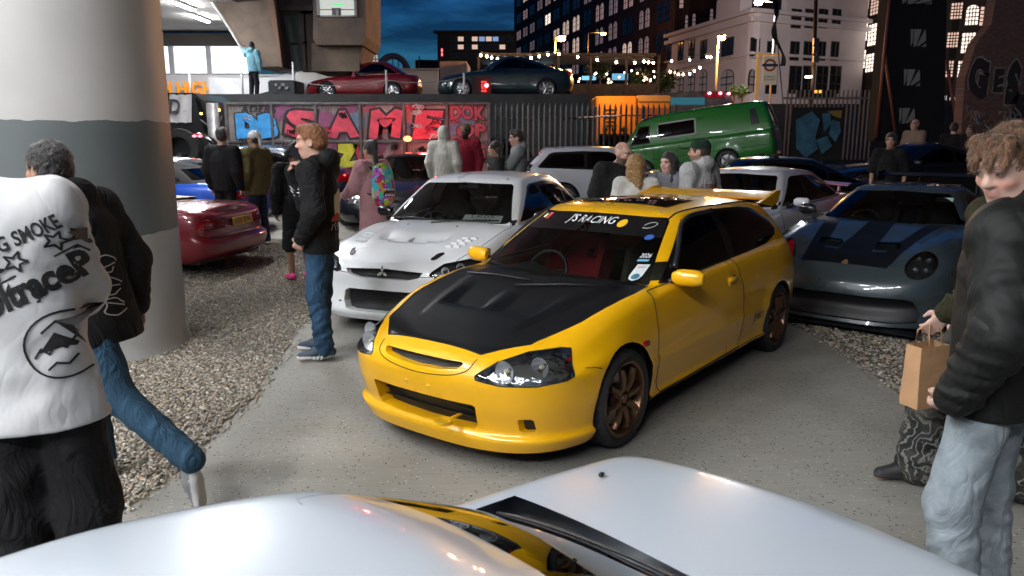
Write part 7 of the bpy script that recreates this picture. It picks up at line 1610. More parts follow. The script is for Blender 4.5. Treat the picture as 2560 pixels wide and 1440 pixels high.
def person(label, loc, rz, H=1.75, pose=None, yaw=0., pitch=0., tone='fair', top=None, bot=None, shoes=(.02, .02, .02), sole=(.6, .6, .58), hair=None, res=.012, group=None, z=None, beard=0., legs=True, curl=.8, wide=1., lower=0., name='person'):
 """a person facing local -y; pose: joint overrides for a 1.75 m figure"""
 s = H / 1.75; J = {k: np.array(v, float) * s for k, v in J0.items()}; J.update({k: np.array(v, float) * s for k, v in (pose or {}).items()})
 top = dict(dict(col=(.02, .02, .02), hem=.86, slv=1., loose=.02, hood=0, collar=0, fold=.0035), **(top or {})); bot = dict(dict(col=(.02, .025, .04), loose=.012, short=0., fold=.006), **(bot or {})); hair = dict(dict(col=(.02, .014, .01), style='short'), **(hair or {}))
 root = empty(name, (loc[0], loc[1], gz(loc[1]) if z is None else z), rz, label, 'person', group)
 P_ = np.stack(list(J.values())); lo, hi = P_.min(0) - .22 * s, P_.max(0) + .22 * s; lo[2] = lower; pad = np.array([.02] * 3); w = wide
 # ---------------- body: one continuous surface
 f = Field(lo, hi, res); k = .035 * s
 f.cone(J['hip'], J['ch'], .115 * s * w, .125 * s * w, k, fl=.70); f.cone(J['ch'], (J['nk'] + J['ch']) / 2 + [0, 0, .04 * s], .125 * s * w, .10 * s, k, fl=.7)
 f.cone(J['nk'] - [0, 0, .06 * s], J['hd'] - [0, -.015 * s, .05 * s], .058 * s, .052 * s, k)
 f.cone(J['sl'], J['sr'], .06 * s, .06 * s, k)
 for q in 'lr':
  f.cone(J['s' + q], J['e' + q], .052 * s, .042 * s, k); f.cone(J['e' + q], J['w' + q], .042 * s, .027 * s, k)
  f.cone(J['h' + q], J['k' + q], .085 * s, .055 * s, k); f.cone(J['k' + q], J['a' + q] + [0, 0, .02 * s], .052 * s, .036 * s, k); f.cone(J['a' + q], J['t' + q], .036 * s, .028 * s, k)
  # hand: palm, four fingers, thumb
  wv, dv = J['w' + q], J['f' + q] - J['w' + q]; dl = np.linalg.norm(dv) + 1e-9; dv = dv / dl; sd = 1 if q == 'l' else -1
  pn = np.cross(dv, [0, 1, 0]); pn = pn / (np.linalg.norm(pn) + 1e-9) if np.linalg.norm(pn) > .2 else np.array([1., 0, 0]); pn = pn * (1 if pn[0] * sd > 0 else -1)   # palm faces the body
  av = np.cross(dv, pn); kn_ = .012 * s
  if (pose or {}).get('palm' + q) is not None: pn = np.array(pose['palm' + q], float); pn = pn - dv * (pn @ dv); pn /= np.linalg.norm(pn); av = np.cross(dv, pn)
  fwd = av * (1 if av[1] < 0 else -1)
  for i, (o, ln) in enumerate(((-.030, .066), (-.010, .078), (.011, .073), (.030, .056))):
   b0 = wv + dv * .085 * s - fwd * (-o) * s * 1.0; f.cone(wv + dv * .015 * s - fwd * (-o) * s * .55, b0, .016 * s, .0135 * s, kn_)
   d1 = dv * math.cos(curl * .6) + pn * math.sin(curl * .6); b1 = b0 + d1 * ln * .5 * s; d2 = dv * math.cos(curl * 1.5) + pn * math.sin(curl * 1.5); b2 = b1 + d2 * ln * .5 * s
   f.cone(b0, b1, .0105 * s, .0095 * s, .006 * s); f.cone(b1, b2, .0095 * s, .008 * s, .006 * s)
  t0 = wv + dv * .02 * s + fwd * .022 * s; t1 = t0 + (dv * .6 + fwd * .65 + pn * .35) * .045 * s; t2 = t1 + (dv * .85 + pn * .5) * .032 * s; f.cone(t0, t1, .0145 * s, .012 * s, kn_); f.cone(t1, t2, .012 * s, .0095 * s, .006 * s)
 # head
 hs = s * 1.0; c = J['hd']; Mh = np.array(Euler((pitch, 0, yaw), 'XYZ').to_matrix()); T = lambda p: c + Mh @ (np.array(p) * hs)
 E = lambda p, r, kk=.015, op='add': f.ell(T(p), np.array(r) * hs, kk * hs, op, Mh)
 E((0, .018, .028), (.074, .094, .094), .02); E((0, -.032, -.035), (.060, .066, .088), .03); E((0, -.045, -.092), (.034, .042, .030), .03); E((0, -.066, .035), (.055, .03, .03), .03)
 for sx in (1, -1):
  E((sx * .033, -.104, .010), (.017, .013, .012), .012, 'sub'); E((sx * .033, -.090, .009), (.0135, .0125, .0105), .004); E((sx * .033, -.094, .028), (.024, .009, .007), .012); E((sx * .044, -.070, -.022), (.019, .020, .02), .02)
  E((sx * .076, .012, -.006), (.011, .024, .034), .010); E((sx * .084, .006, -.004), (.006, .010, .016), .008, 'sub')
 f.cone(T((0, -.092, .016)), T((0, -.116, -.022)), .0085 * hs, .0125 * hs, .012 * hs); E((.012, -.103, -.026), (.009, .010, .008), .008); E((-.012, -.103, -.026), (.009, .010, .008), .008)
 E((0, -.096, -.052), (.022, .010, .0065), .008); E((0, -.094, -.064), (.019, .010, .0075), .008); E((0, -.106, -.0575), (.022, .004, .0022), .004, 'sub')
 V, F = f.mesh(1); L_ = ((V - c) @ Mh) / hs; col = np.tile(np.array(TONES[tone]), (len(V), 1)); x, y, zz = np.abs(L_[:, 0]), L_[:, 1], L_[:, 2]; fc = (y < -.05) & (np.abs(zz) < .13)
 def mixc(m, cc, a=1.): col[m] = col[m] * (1 - a) + np.array(cc) * a
 hc = np.array(hair['col']); mixc(fc & (zz < -.01) & (zz > -.045) & (x > .02), np.array(TONES[tone]) * [1.25, .85, .8], .5); mixc(fc & (((x - .034) / .028) ** 2 + ((zz - .031 + .08 * (x - .034) ** 1) / .0075) ** 2 < 1), hc * .8 + .005, .85)
 mixc(fc & (((x - .033) / .015) ** 2 + ((zz - .009) / .0045) ** 2 < 1), (.36, .33, .31)); mixc(fc & (((x - .033) / .007) ** 2 + ((zz - .009) / .0052) ** 2 < 1), (.03, .03, .035)); mixc(fc & (((x - .033) / .018) ** 2 + ((zz - .0175) / .003) ** 2 < 1), (.03, .02, .018), .8)
 mixc(fc & (x < .026) & (zz < -.045) & (zz > -.072) & (y < -.088), (.42, .13, .11) if tone not in ('dark', 'brown') else (.22, .08, .07), .45)
 if beard: mixc((zz < -.038) & (zz > -.14) & (y < .03) & ~((x < .02) & (zz > -.066) & (zz < -.05)) & (x * 1.2 + .02 > -(zz + .03) * .1), hc, beard)
 if hair['style'] == 'bald': mixc((zz > .045) & (y > -.02) & (x > .055), hc, .35)
 fast_mesh('body', V, F, SKIN, root, col)
 # ---------------- trousers
 lz = bot['loose'] * s; sh_ = bot['short']; FO = bot['fold'] * s
 if legs:
  f = Field(lo, hi, res); kk = .03 * s
  for q in 'lr':
   kn2, an = J['k' + q], J['a' + q] - (J['a' + q] - J['k' + q]) * (.03 if J['a' + q][2] < .15 * s else -.02)
   f.cone(J['h' + q] + [0, 0, .03 * s], kn2, .089 * s * w + lz * .3, .066 * s + lz, kk, fold=(2, FO, 1. if q == 'l' else 3.))
   if sh_ < .5: f.cone(kn2, an, .067 * s + lz, .052 * s + lz * 1.3, kk, fold=(5, FO * 1.1, 2. if q == 'l' else .5))
   else: f.cone(kn2, kn2 - [0, 0, .04 * s], .068 * s + lz, .075 * s + lz, kk)
  f.cone(J['hip'] - [0, 0, .01], J['hip'] + [0, 0, .10 * s], .130 * s * w + lz * .2, .122 * s * w + lz * .2, kk, fl=.75); f.plane(J['hip'] * [1, 1, 0] + [0, 0, min(J['hip'][2] + .12 * s, top['hem'] * s + .06 * s)], (0, 0, 1))
  V, F = f.mesh(2); fast_mesh('trousers' if sh_ < .5 else 'shorts', V, F, bot.get('mat') or fabric('%.3f_%.3f_%.3f' % bot['col'], bot['col'], big=bot.get('big')), root)
  for q in 'lr':
   a_, t_ = J['a' + q], J['t' + q]; dv = t_ - a_; dv = dv / np.linalg.norm(dv); fl_ = np.array([dv[0], dv[1], 0]); 
   g = Field(np.minimum(a_, t_) - .16 * s, np.maximum(a_, t_) + .14 * s, min(res, .009)); base = dv
   up = np.array([0, -1., 0]); up = up - dv * (up @ dv); up = up / (np.linalg.norm(up) + 1e-9)
   if abs(dv[2]) < .4: dv2 = fl_ / np.linalg.norm(fl_); heel = np.array([a_[0], a_[1], t_[2]]) - dv2 * .045 * s; toe = heel + dv2 * .245 * s; up = np.array([0, 0, 1.])
   else: dv2 = dv; heel = a_ - dv2 * .01 * s - up * .03 * s; toe = heel + dv2 * .245 * s
   heel = heel + up * .012 * s; toe = toe + up * .008 * s
   g.cone(heel + up * .03 * s, heel + dv2 * .12 * s + up * .025 * s, .036 * s, .046 * s, .02); g.cone(heel + dv2 * .12 * s + up * .02 * s, toe - dv2 * .02 * s, .046 * s, .036 * s, .02); g.cone(heel + dv2 * .03 * s + up * .03 * s, a_, .04 * s, .040 * s, .02) if abs(dv[2]) < .4 else None
   g.plane(heel - up * .022 * s, -up); V, F = g.mesh(1)
   so = (V - heel) @ up; cc = np.where((so < .004 * s)[:, None], np.array(sole), np.array(shoes)); o = fast_mesh('shoe', V, F, attr_mat('shoe_mat', .6), root, cc)
 # ---------------- top
 lt = top['loose'] * s; FO = top['fold'] * s; f = Field(lo, hi, res); kk = .05 * s; hem = top['hem'] * s; hemp = np.array([J['hip'][0], J['hip'][1], hem]); hw_ = top.get('hw', 1.)
 f.cone(hemp - [0, 0, .05], J['ch'] * .55 + J['hip'] * .45, (.150 * s + lt) * w * hw_, (.148 * s + lt) * w, kk, fl=.72, fold=(2, FO, .4)); f.cone(J['ch'] * .55 + J['hip'] * .45, J['ch'] + [0, 0, .02 * s], (.148 * s + lt) * w, (.155 * s + lt) * w, kk, fl=.72, fold=(2, FO, 2.))
 f.cone(J['ch'] + [0, 0, .02 * s], (J['nk'] * .75 + J['ch'] * .25), (.15 * s + lt * .8) * w, .085 * s, kk, fl=.75); f.cone(J['sl'], J['nk'] - [0, 0, .03 * s], .066 * s + lt * .6, .06 * s, kk); f.cone(J['sr'], J['nk'] - [0, 0, .03 * s], .066 * s + lt * .6, .06 * s, kk)
 for q in 'lr':
  E_, W_ = J['e' + q], J['w' + q]; sv = top['slv']; f.cone(J['s' + q], E_ if sv >= .5 else J['s' + q] + (E_ - J['s' + q]) * sv * 2, .070 * s + lt * .7, (.056 * s if sv >= .5 else .075 * s) + lt * .8, kk, fold=(3, FO, 1.))
  if sv > .5: f.cone(E_, E_ + (W_ - E_) * min(1., (sv - .5) * 2), .056 * s + lt * .8, .042 * s + lt * .5, .03 * s, fold=(5, FO * 1.2, .3))
 if top['hood'] == 1:   # hood lying on the back
  f.ell(J['nk'] + [0, .085 * s, .02 * s], (.115 * s, .075 * s, .085 * s), .04); f.cone(J['nk'] + np.array([-.085, .0, .01]) * s, J['nk'] + np.array([.085, .0, .01]) * s, .045 * s, .045 * s, .03); f.cone(J['nk'] + np.array([-.07, -.05, -.015]) * s, J['nk'] + np.array([.07, -.05, -.015]) * s, .03 * s, .03 * s, .03)
  f.cone(J['nk'] + [0, -.01 * s, .03 * s], J['nk'] + [0, -.03 * s, .2 * s], .058 * s, .06 * s, .015, 'sub')
 if top['hood'] == 2:   # hood up
  f.ell(c + [0, .02 * s, .02 * s], (.108 * s, .125 * s, .135 * s), .05); f.cone(J['nk'], c, .085 * s, .09 * s, .04); q_ = Mh @ np.array([0, -.10, -.01]) * s; f.ell(c + q_, (.075 * s, .10 * s, .095 * s), .015, 'sub')
 if top['collar']: f.cone(J['nk'] - [0, 0, .04 * s], J['nk'] + [0, .01 * s, top['collar'] * s], .078 * s, .070 * s, .02); f.cone(J['nk'] + [0, -.02, .0], J['nk'] + [0, -.05, .2 * s], .055 * s, .06 * s, .008, 'sub')
 else: f.ell(J['nk'] + [0, -.012 * s, .045 * s], (.068 * s, .062 * s, .05 * s), .012, 'sub') if top['hood'] == 0 else None
 if top.get('wob'): f.wob(top['wob'] * s, 26 / s, 1.3)
 f.plane(hemp, (0, 0, -1), .006); V, F = f.mesh(2)
 o = fast_mesh(top.get('name', 'top'), V, F, top.get('mat') or fabric('%.3f_%.3f_%.3f' % top['col'], top['col'], big=top.get('big')), root); o_top = o
 if top.get('rib'):
  g = Field(hemp - [.3 * s, .25 * s, .1 * s], hemp + [.3 * s, .25 * s, .1 * s], min(res, .009)); g.cone(hemp - [0, 0, .03 * s], hemp + [0, 0, .02 * s], (.143 * s + lt * .75) * w, (.15 * s + lt * .9) * w, 0, fl=.72); g.plane(hemp - [0, 0, .045 * s], (0, 0, -1)); g.plane(hemp + [0, 0, .012 * s], (0, 0, 1)); V, F = g.mesh(1); fast_mesh('waistband', V, F, fabric('rib', (.012, .012, .012), sc=90), root)
 # ---------------- hair / headwear
 st = hair['style']
 if st != 'bald' and top['hood'] != 2:
  f = Field(c - np.array([.24, .26, .55 if 'long' in st else .2]) * s, c + np.array([.24, .3, .24]) * s, min(res, .008)); HE = lambda p, r, kk=.015, op='add': f.ell(T(p), np.array(r) * hs, kk * hs, op, Mh)
  vol = hair.get('vol', .012)
  HE((0, .022, .040), (.076 + vol, .096 + vol, .090 + vol * 1.3)); 
  if st in ('short', 'quiff', 'fringe'): HE((0, .06, -.01), (.072 + vol * .5, .06, .055), .02)
  if st == 'quiff': HE((0, -.055, .105), (.055, .045, .03), .03)
  if st == 'curly':
   for i in range(40):
    a1, a2 = i * 2.4, (i % 7) / 7 * 2.2 - .5; HE((.10 * math.cos(a1) * math.cos(a2), .03 + .10 * math.sin(a1) * math.cos(a2), .02 + .10 * math.sin(a2)), (.038, .038, .038), .01)
  if 'long' in st:
   n_ = hair.get('len', .38)
   for x_ in (-.05, -.02, .02, .05): f.cone(T((x_, .07, .02)), T((x_ * 1.6, .085, -n_)), .045 * hs, .03 * hs, .03 * hs, fold=(5, .006, x_ * 40))
   for x_ in (-.075, .075): f.cone(T((x_, .02, .03)), T((x_ * 1.15, .03 if 'front' not in st else -.05, -n_ * .8)), .035 * hs, .028 * hs, .03 * hs, fold=(4, .005, x_ * 30))
  if st == 'bun': HE((0, .09, .10), (.05, .05, .05), .02); f.cone(T((.0, .1, .08)), T((.02, .15, -.25)), .035 * hs, .03 * hs, .02)
  HE((0, -.125, -.035), (.072 + vol * .4, .085, .105 if st != 'fringe' else .085), .012, 'sub')
  if 'long' not in st and st != 'curly': 
   for sx in (1, -1): HE((sx * .085, .0, -.02), (.03, .032, .045), .01, 'sub')
  if st == 'fringe': 
   for i, x_ in enumerate((-.05, -.025, 0, .025, .05)): f.cone(T((x_, -.06, .10)), T((x_ + .012 * (-1) ** i, -.104, .045 + .006 * (i % 2))), .026 * hs, .012 * hs, .01)
  f.wob(hair.get('rough', .003) * s, 95 / s); V, F = f.mesh(1); hm = M('hair_%.3f_%.3f' % hair['col'][:2], hair['col'], .5, bump=(55, .9, .02), var=(40, .45), sheen=.2); ho = fast_mesh(hair.get('name', 'hair'), V, F, hair.get('mat') or hm, root)
  if hair.get('strands'):
   rg = np.random.default_rng(5); vn = np.array([v.normal[:] for v in ho.data.vertices]); sv = []; sf = []; fw = Mh @ np.array([0, -.5, -1.])
   for i in rg.choice(len(V), hair['strands']):
    n_ = vn[i]; t_ = fw + rg.normal(0, .16, 3); t_ = t_ - n_ * (t_ @ n_); t_ /= np.linalg.norm(t_) + 1e-9; b_ = np.cross(n_, t_) * .0016; l_ = rg.uniform(.02, .042); p0 = V[i] - n_ * .002; p1 = V[i] + n_ * .005 + t_ * l_ * .5; p2 = V[i] + n_ * rg.uniform(.0, .006) + t_ * l_; k = len(sv)
    sv += [p0 - b_, p0 + b_, p1 + b_, p1 - b_, p2]; sf += [(k, k + 1, k + 2, k + 3), (k + 3, k + 2, k + 4)]
   tag(meshobj('hair_strands', np.array(sv), sf, hair.get('mat') or hm, root, True), kind='stuff')
 cap = hair.get('cap')
 if cap:
  f = Field(c - np.array([.2, .3, .15]) * s, c + np.array([.2, .25, .22]) * s, min(res, .008)); f.ell(T((0, .018, .045)), np.array((.094, .114, .100)) * hs, .01, 'add', Mh); f.plane(T((0, 0, .035 if cap != 'wrap' else .02)), Mh @ np.array([0, -.12, -1.]), .004)
  if cap == 'cap': f.ell(T((0, -.145, .045)), np.array((.07, .075, .010)) * hs, .012, 'add', Mh)
  if cap == 'wrap': f.cone(T((0, .12, .02)), T((.03, .16, -.13)), .03 * hs, .015 * hs, .02)
  V, F = f.mesh(1); fast_mesh('headwear', V, F, fabric('hat%.2f' % hair['capcol'][0], hair['capcol']), root)
 root['J'] = 0; del root['J']; return root, J, s, o_top
def back_decal(top, V2, F, mat, name, cx, cz, w, h, side=1, tilt=0., root=None, off=.004):
 """flat art laid on the back (+y) or front of a garment mesh by rays"""
 bv = BVHTree.FromPolygons([v.co for v in top.data.vertices], [tuple(p.vertices) for p in top.data.polygons]); V2 = np.asarray(V2, float); mn, mx = V2.min(0), V2.max(0); c = (mn + mx) / 2; sc = np.array([w / (mx[0] - mn[0]), h / (mx[1] - mn[1])]); out = []; last = None
 ct, st = math.cos(tilt), math.sin(tilt)
 for p in V2:
  q = (p - c) * sc; x = cx + (q[0] * ct - q[1] * st) * -side; z = cz + q[0] * st + q[1] * ct; hh = bv.ray_cast(Vector((x, side * 1.5, z)), Vector((0, -side, 0)))
  if hh[0] is not None: last = hh[0] + Vector((0, side * off, 0))
  out.append(last if last is not None else Vector((x, side * .2, z)))
 return meshobj(name, out, F, mat, root, False)
def fill(V, F, n=1):
 """split big faces of flat art so that it can follow a curved surface"""
 bm = bmesh.new(); vs = [bm.verts.new((x, y, 0)) for x, y in V]
 for f in F:
  try: bm.faces.new([vs[i] for i in f])
  except ValueError: pass
 bmesh.ops.triangulate(bm, faces=bm.faces); bmesh.ops.subdivide_edges(bm, edges=bm.edges, cuts=n, use_grid_fill=True); bm.verts.ensure_lookup_table(); bm.verts.index_update(); Vn = [(v.co.x, v.co.y) for v in bm.verts]; Fn = [tuple(v.index for v in f.verts) for f in bm.faces]; bm.free(); return Vn, Fn
def strokes(lines, wd):
 V, F = [], []
 for ln in lines:
  p = np.array(ln, float)
  for a, b in zip(p[:-1], p[1:]):
   d = (b - a) / (np.linalg.norm(b - a) + 1e-9); n = np.array([-d[1], d[0]]) * wd / 2; k = len(V); V += [tuple(a - n - d * wd * .3), tuple(b - n + d * wd * .3), tuple(b + n + d * wd * .3), tuple(a + n - d * wd * .3)]; F.append((k, k + 1, k + 2, k + 3))
 return V, F
# ================================================================== the people
def shirt_man():
 d = np.array([.985, -.17]); lean = lambda p, k: (p[0] + d[0] * k, p[1] + d[1] * k, p[2]); pz = {q: lean(J0[q], k) for q, k in (('ch', .05), ('nk', .12), ('hd', .22), ('sl', .10), ('sr', .10), ('el', .08), ('er', .08), ('wl', .03), ('wr', .03), ('fl', .02), ('fr', .02))}; pz.update(el=(-.11, -.13, 1.18), wl=(.03, -.25, 1.14), fl=(.10, -.27, 1.16), er=(.32, -.14, 1.17), wr=(.22, -.3, 1.10), fr=(.16, -.36, 1.12))
 WT = crease(M('cloth_white_tee', (.60, .60, .61), .9, var=(7, .04), spec=.2), 3.0, .22)
 r, J, s, t = person('man in oversized white T-shirt with black back print, walking away', (-1.57, 2.42), R(-168), 1.92, pz, 0, 0, 'tan', dict(mat=WT, hem=.80, slv=.60, loose=.030, fold=.006, hw=1.22, collar=.0, wob=.0035, name='t_shirt'), dict(col=(.008, .008, .009), loose=.028, fold=.006), res=.0085, wide=.93, hair=dict(col=(.015, .01, .01)))
 B = M('tee_print_black', (.012, .012, .013), .8); cx = -.055 * s
 V, F = fill(*text_mesh('BIG SMOKE', 1., .1, .03)); back_decal(t, V, F, B, 'print_lettering', cx, 1.375 * s, .19 * s, .043 * s, 1, R(24), r)
 V, F = fill(*text_mesh('UltraceP', 1., .2, .045)); back_decal(t, V, F, B, 'print_lettering', cx - .01 * s, 1.235 * s, .26 * s, .082 * s, 1, R(24), r)
 st = [[(math.cos(a) * (1 if i % 2 == 0 else .45), math.sin(a) * (1 if i % 2 == 0 else .45)) for i, a in enumerate(np.linspace(math.pi / 2, math.pi / 2 + 2 * math.pi, 11))]]
 V, F = fill(*strokes(st, .22))
 for k, (x, z) in enumerate(((-.14, 1.315), (-.075, 1.335), (-.02, 1.335), (.07, 1.345), (.125, 1.33))): back_decal(t, V, F, B, 'print_star', cx - x * s * 1.0, (z - .02 + x * .44) * s, .06 * s, .058 * s, 1, R(-8 * k), r)
 V, F = fill(*strokes([[(0, 0), (3.6, 0.1), (3.75, .5), (3.5, 1.15), (2.9, 1.1), (.1, .95), (0, 0)]], .06)); back_decal(t, V, F, B, 'print_border', cx - .01 * s, 1.235 * s, .30 * s, .11 * s, 1, R(24), r)
 # plain ring and bars stand where the shirt shows a cartoon figure
 ring = [[(math.cos(a), math.sin(a)) for a in np.linspace(0, 2 * math.pi, 33)], [(-.82, -.1), (-.6, .1), (-.45, -.12), (-.2, .12), (0, -.1), (.25, .12), (.45, -.12), (.65, .1), (.82, -.1)], [(-.6, -.55), (-.35, -.42), (-.1, -.58), (.15, -.42), (.4, -.58), (.6, -.45)], [(-.4, .55), (0, .75), (.45, .5)]]
 V, F = fill(*strokes(ring, .065)); back_decal(t, V, F, B, 'print_ring', cx - .07 * s, 1.055 * s, .19 * s, .20 * s, 1, R(15), r)
 V, F = fill([(-1, 0), (-.2, .9), (.2, .2), (1, .7), (.5, -.5), (0, -.1)], [(0, 5, 1), (1, 5, 2), (2, 5, 4, 3)]); back_decal(t, V, F, B, 'print_block', cx - .07 * s, 1.065 * s, .13 * s, .07 * s, 1, R(15), r)
shirt_man()
r, J, s, t = person('walker in black hooded top and blue jeans behind the white T-shirt man', (-2.07, 3.74), R(-106), 1.80, dict(ch=(0, -.07, 1.27), nk=(0, -.14, 1.465), hd=(0, -.20, 1.60), sl=(-.185, -.11, 1.41), sr=(.185, -.11, 1.41), kr=(.09, .17, .53), ar=(.10, .55, .27), tr=(.10, .56, .10), kl=(-.10, -.20, .53), al=(-.10, -.16, .10), tl=(-.12, -.33, .035), er=(.26, -.14, 1.13), wr=(.22, -.27, .95), fr=(.2, -.33, .86), el=(-.26, .0, 1.15), wl=(-.24, .02, .91), fl=(-.24, .02, .80)), R(-10), 0, 'tan', dict(col=(.008, .008, .009), hem=.79, loose=.04, hw=1.28, hood=1, fold=.003, name='hooded_top'), dict(col=(.025, .062, .105), loose=.010, fold=.003), (.20, .21, .22), (.62, .62, .60), dict(col=(.012, .009, .009), style='short', vol=.012, rough=.003, strands=1200), res=.010)
PR = M('hood_print', (.45, .42, .42), .8)
for k, (w_, z) in enumerate(((.13, 1.20), (.16, 1.09), (.14, .99))): V, F = fill(*strokes([[(math.cos(a) * (1 + .3 * math.sin(3 * a + k)), math.sin(a)) for a in np.linspace(.4, 5.9, 18)], [(-.6, -.5 + .5 * k), (.9, .1)]], .13)); back_decal(t, V, F, PR, 'back_print', .02, z, w_, .09, 1, R(-6), r)
# man on the phone
JN = fabric('blue_jeans', (.022, .055, .105), sc=260, b=.3, var=.35)
r, J, s, t = person('red-haired man in black hoodie and blue jeans talking on a phone', (-1.555, 6.20), R(-97), 1.88, dict(er=(.275, .07, 1.16), wr=(.20, -.07, .955), fr=(.165, -.12, .87), el=(-.20, -.17, 1.17), wl=(-.085, -.235, 1.425), fl=(-.03, -.165, 1.525), palml=(.5, .8, .2), kl=(-.10, -.05, .51), al=(-.10, -.07, .085), tl=(-.13, -.25, .035), kr=(.10, -.01, .51), ar=(.11, .04, .085), tr=(.16, -.13, .035), hd=(0, -.035, 1.645)), R(4), R(5), 'fair', dict(col=(.008, .008, .009), hem=.83, loose=.028, hood=1, fold=.004, name='hoodie', wob=.002), dict(mat=JN, loose=.012, fold=.006), (.02, .035, .06), (.7, .7, .68), dict(col=(.26, .10, .035), style='quiff', vol=.006, rough=.002, strands=1500), res=.008, curl=.9)
m = MB(); h_ = J['fl'] + np.array([.035, .03, .03]); m.box(tuple(h_), (.012, .145, .07), bev=.004, rot=Matrix.Rotation(R(-28), 3, 'X')); o = m.build('mobile_phone', M('phone_black', (.015, .016, .02), .15, coat=1)); o.matrix_world = r.matrix_basis; o.location = r.location; o.rotation_euler = r.rotation_euler; tag(o, 'black phone held at the chin of the red-haired man', 'phone')
for k in range(3): V, F = fill([(0, 0), (.35, 0), (.8, 1), (.45, 1)], [(0, 1, 2, 3)]); 
BV = M('print_cream', (.55, .48, .35), .8); V, F = fill([(0, 0), (1, 0), (1, 1), (.6, 1.3), (0, 1)], [(0, 1, 2, 3, 4)], 3); back_decal(t, V, F, BV, 'back_print', .0, 1.20 * s, .13, .24, 1, 0, r); V, F = fill([(0, 0), (1, 0), (1, .6), (.3, 1), (0, .4)], [(0, 1, 2, 3, 4)], 2); back_decal(t, V, F, M('print_red', (.45, .04, .03), .8), 'back_print', .02, 1.10 * s, .15, .07, 1, 0, r, .006); back_decal(t, V, F, M('print_green', (.05, .2, .08), .8), 'back_print', -.03, 1.09 * s, .07, .05, 1, 0, r, .007)
V, F = fill(*text_mesh('バディ', 1., 0, .01)); back_decal(t, V, F, PR, 'back_lettering', .0, 1.03 * s, .2, .07, 1, 0, r)
V, F = fill(*strokes([[(0, 0), (.5, .6), (.1, 1.2), (.6, 1.9), (.2, 2.5)]], .35)); back_decal(t, V, F, M('sticker_white', ()), 'chest_print', -.09, 1.28 * s, .05, .09, -1, 0, r)
for sgn, q in ((1, 'r'), (-1, 'l')):                                  # white stripes on the shoes
 a_ = J['a' + q]; t_ = J['t' + q]; d_ = (t_ - a_); d_[2] = 0; d_ /= np.linalg.norm(d_); n_ = np.array([-d_[1], d_[0], 0]) * (1 if -d_[1] * sgn > 0 else 1); n_ = n_ if n_[0] > 0 else -n_
 for k in range(3):
  b0 = np.array([a_[0], a_[1], .03]) + d_ * (.035 + .03 * k) + n_ * .046; m = MB(); m.tube([b0, b0 - d_ * .02 + np.array([0, 0, .05]) - n_ * .006], .007, 5); m.build('shoe_stripe', M('sticker_white', ()), r)
# right foreground
BJ = crease(M('bomber_satin', (.007, .008, .0075), .62, var=(5, .2), spec=.3), 4.0, .35)
r, J, s, t = person('brown-haired man in black bomber jacket and pale jeans glancing back over his shoulder', (1.68, 2.56), R(-132), 1.83, dict(er=(.285, .05, 1.15), wr=(.25, -.06, .92), fr=(.19, -.12, .85), el=(-.275, .03, 1.14), wl=(-.24, -.08, .91), fl=(-.17, -.12, .84), kl=(-.12, -.01, .51), al=(-.14, .04, .085), kr=(.12, -.06, .51), ar=(.14, .0, .085), tr=(.16, -.18, .035), hd=(.015, -.03, 1.635)), R(64), R(20), 'pale', dict(mat=BJ, hem=.835, loose=.045, fold=.005, hw=.96, collar=.03, wob=.002, name='bomber_jacket'), dict(mat=crease(M('cloth_pale_jeans', (.25, .29, .32), .9, var=(9, .3), spec=.2), 7, .3), loose=.016, fold=.004), (.5, .5, .5), hair=dict(col=(.14, .065, .028), style='fringe', vol=.006, rough=.001, strands=3200), res=.0075)
OL = fabric('olive_jacket', (.030, .030, .014), sc=200, b=.3, var=.2)
CAMO = M('cloth_camo', (.035, .033, .028), .9, bump=(14, .5, .03)); N_, L_, b_ = nodes(CAMO); n1 = N_.new('ShaderNodeTexNoise'); n1.inputs['Scale'].default_value = 9; n1.inputs['Detail'].default_value = 6; t1 = N_.new('ShaderNodeTexCoord'); L_.new(t1.outputs['Object'], n1.inputs['Vector']); sx_ = N_.new('ShaderNodeSeparateXYZ'); L_.new(t1.outputs['Object'], sx_.inputs[0])
w1 = N_.new('ShaderNodeTexWave'); w1.inputs['Scale'].default_value = 7; w1.inputs['Distortion'].default_value = 26; w1.inputs['Detail'].default_value = 3; L_.new(t1.outputs['Object'], w1.inputs['Vector']); rr_ = N_.new('ShaderNodeValToRGB'); rr_.color_ramp.elements[0].position = .80; rr_.color_ramp.elements[1].position = .88; L_.new(w1.outputs[0], rr_.inputs[0]); mr_ = N_.new('ShaderNodeMapRange'); mr_.inputs[1].default_value = .46; mr_.inputs[2].default_value = .36; L_.new(sx_.outputs[2], mr_.inputs[0])
mu_ = N_.new('ShaderNodeMath'); mu_.operation = 'MULTIPLY'; L_.new(rr_.outputs[0], mu_.inputs[0]); L_.new(mr_.outputs[0], mu_.inputs[1]); r1 = N_.new('ShaderNodeValToRGB'); r1.color_ramp.elements[0].color = (.012, .013, .012, 1); r1.color_ramp.elements[1].color = (.085, .075, .06, 1); r1.color_ramp.elements[0].position = .4; r1.color_ramp.elements[1].position = .7; L_.new(n1.outputs[0], r1.inputs[0]); mx_ = N_.new('ShaderNodeMix'); mx_.data_type = 'RGBA'; L_.new(mu_.outputs[0], mx_.inputs[0]); L_.new(r1.outputs[0], mx_.inputs[6]); mx_.inputs[7].default_value = (.16, .17, .16, 1); L_.new(mx_.outputs[2], b_.inputs['Base Color'])
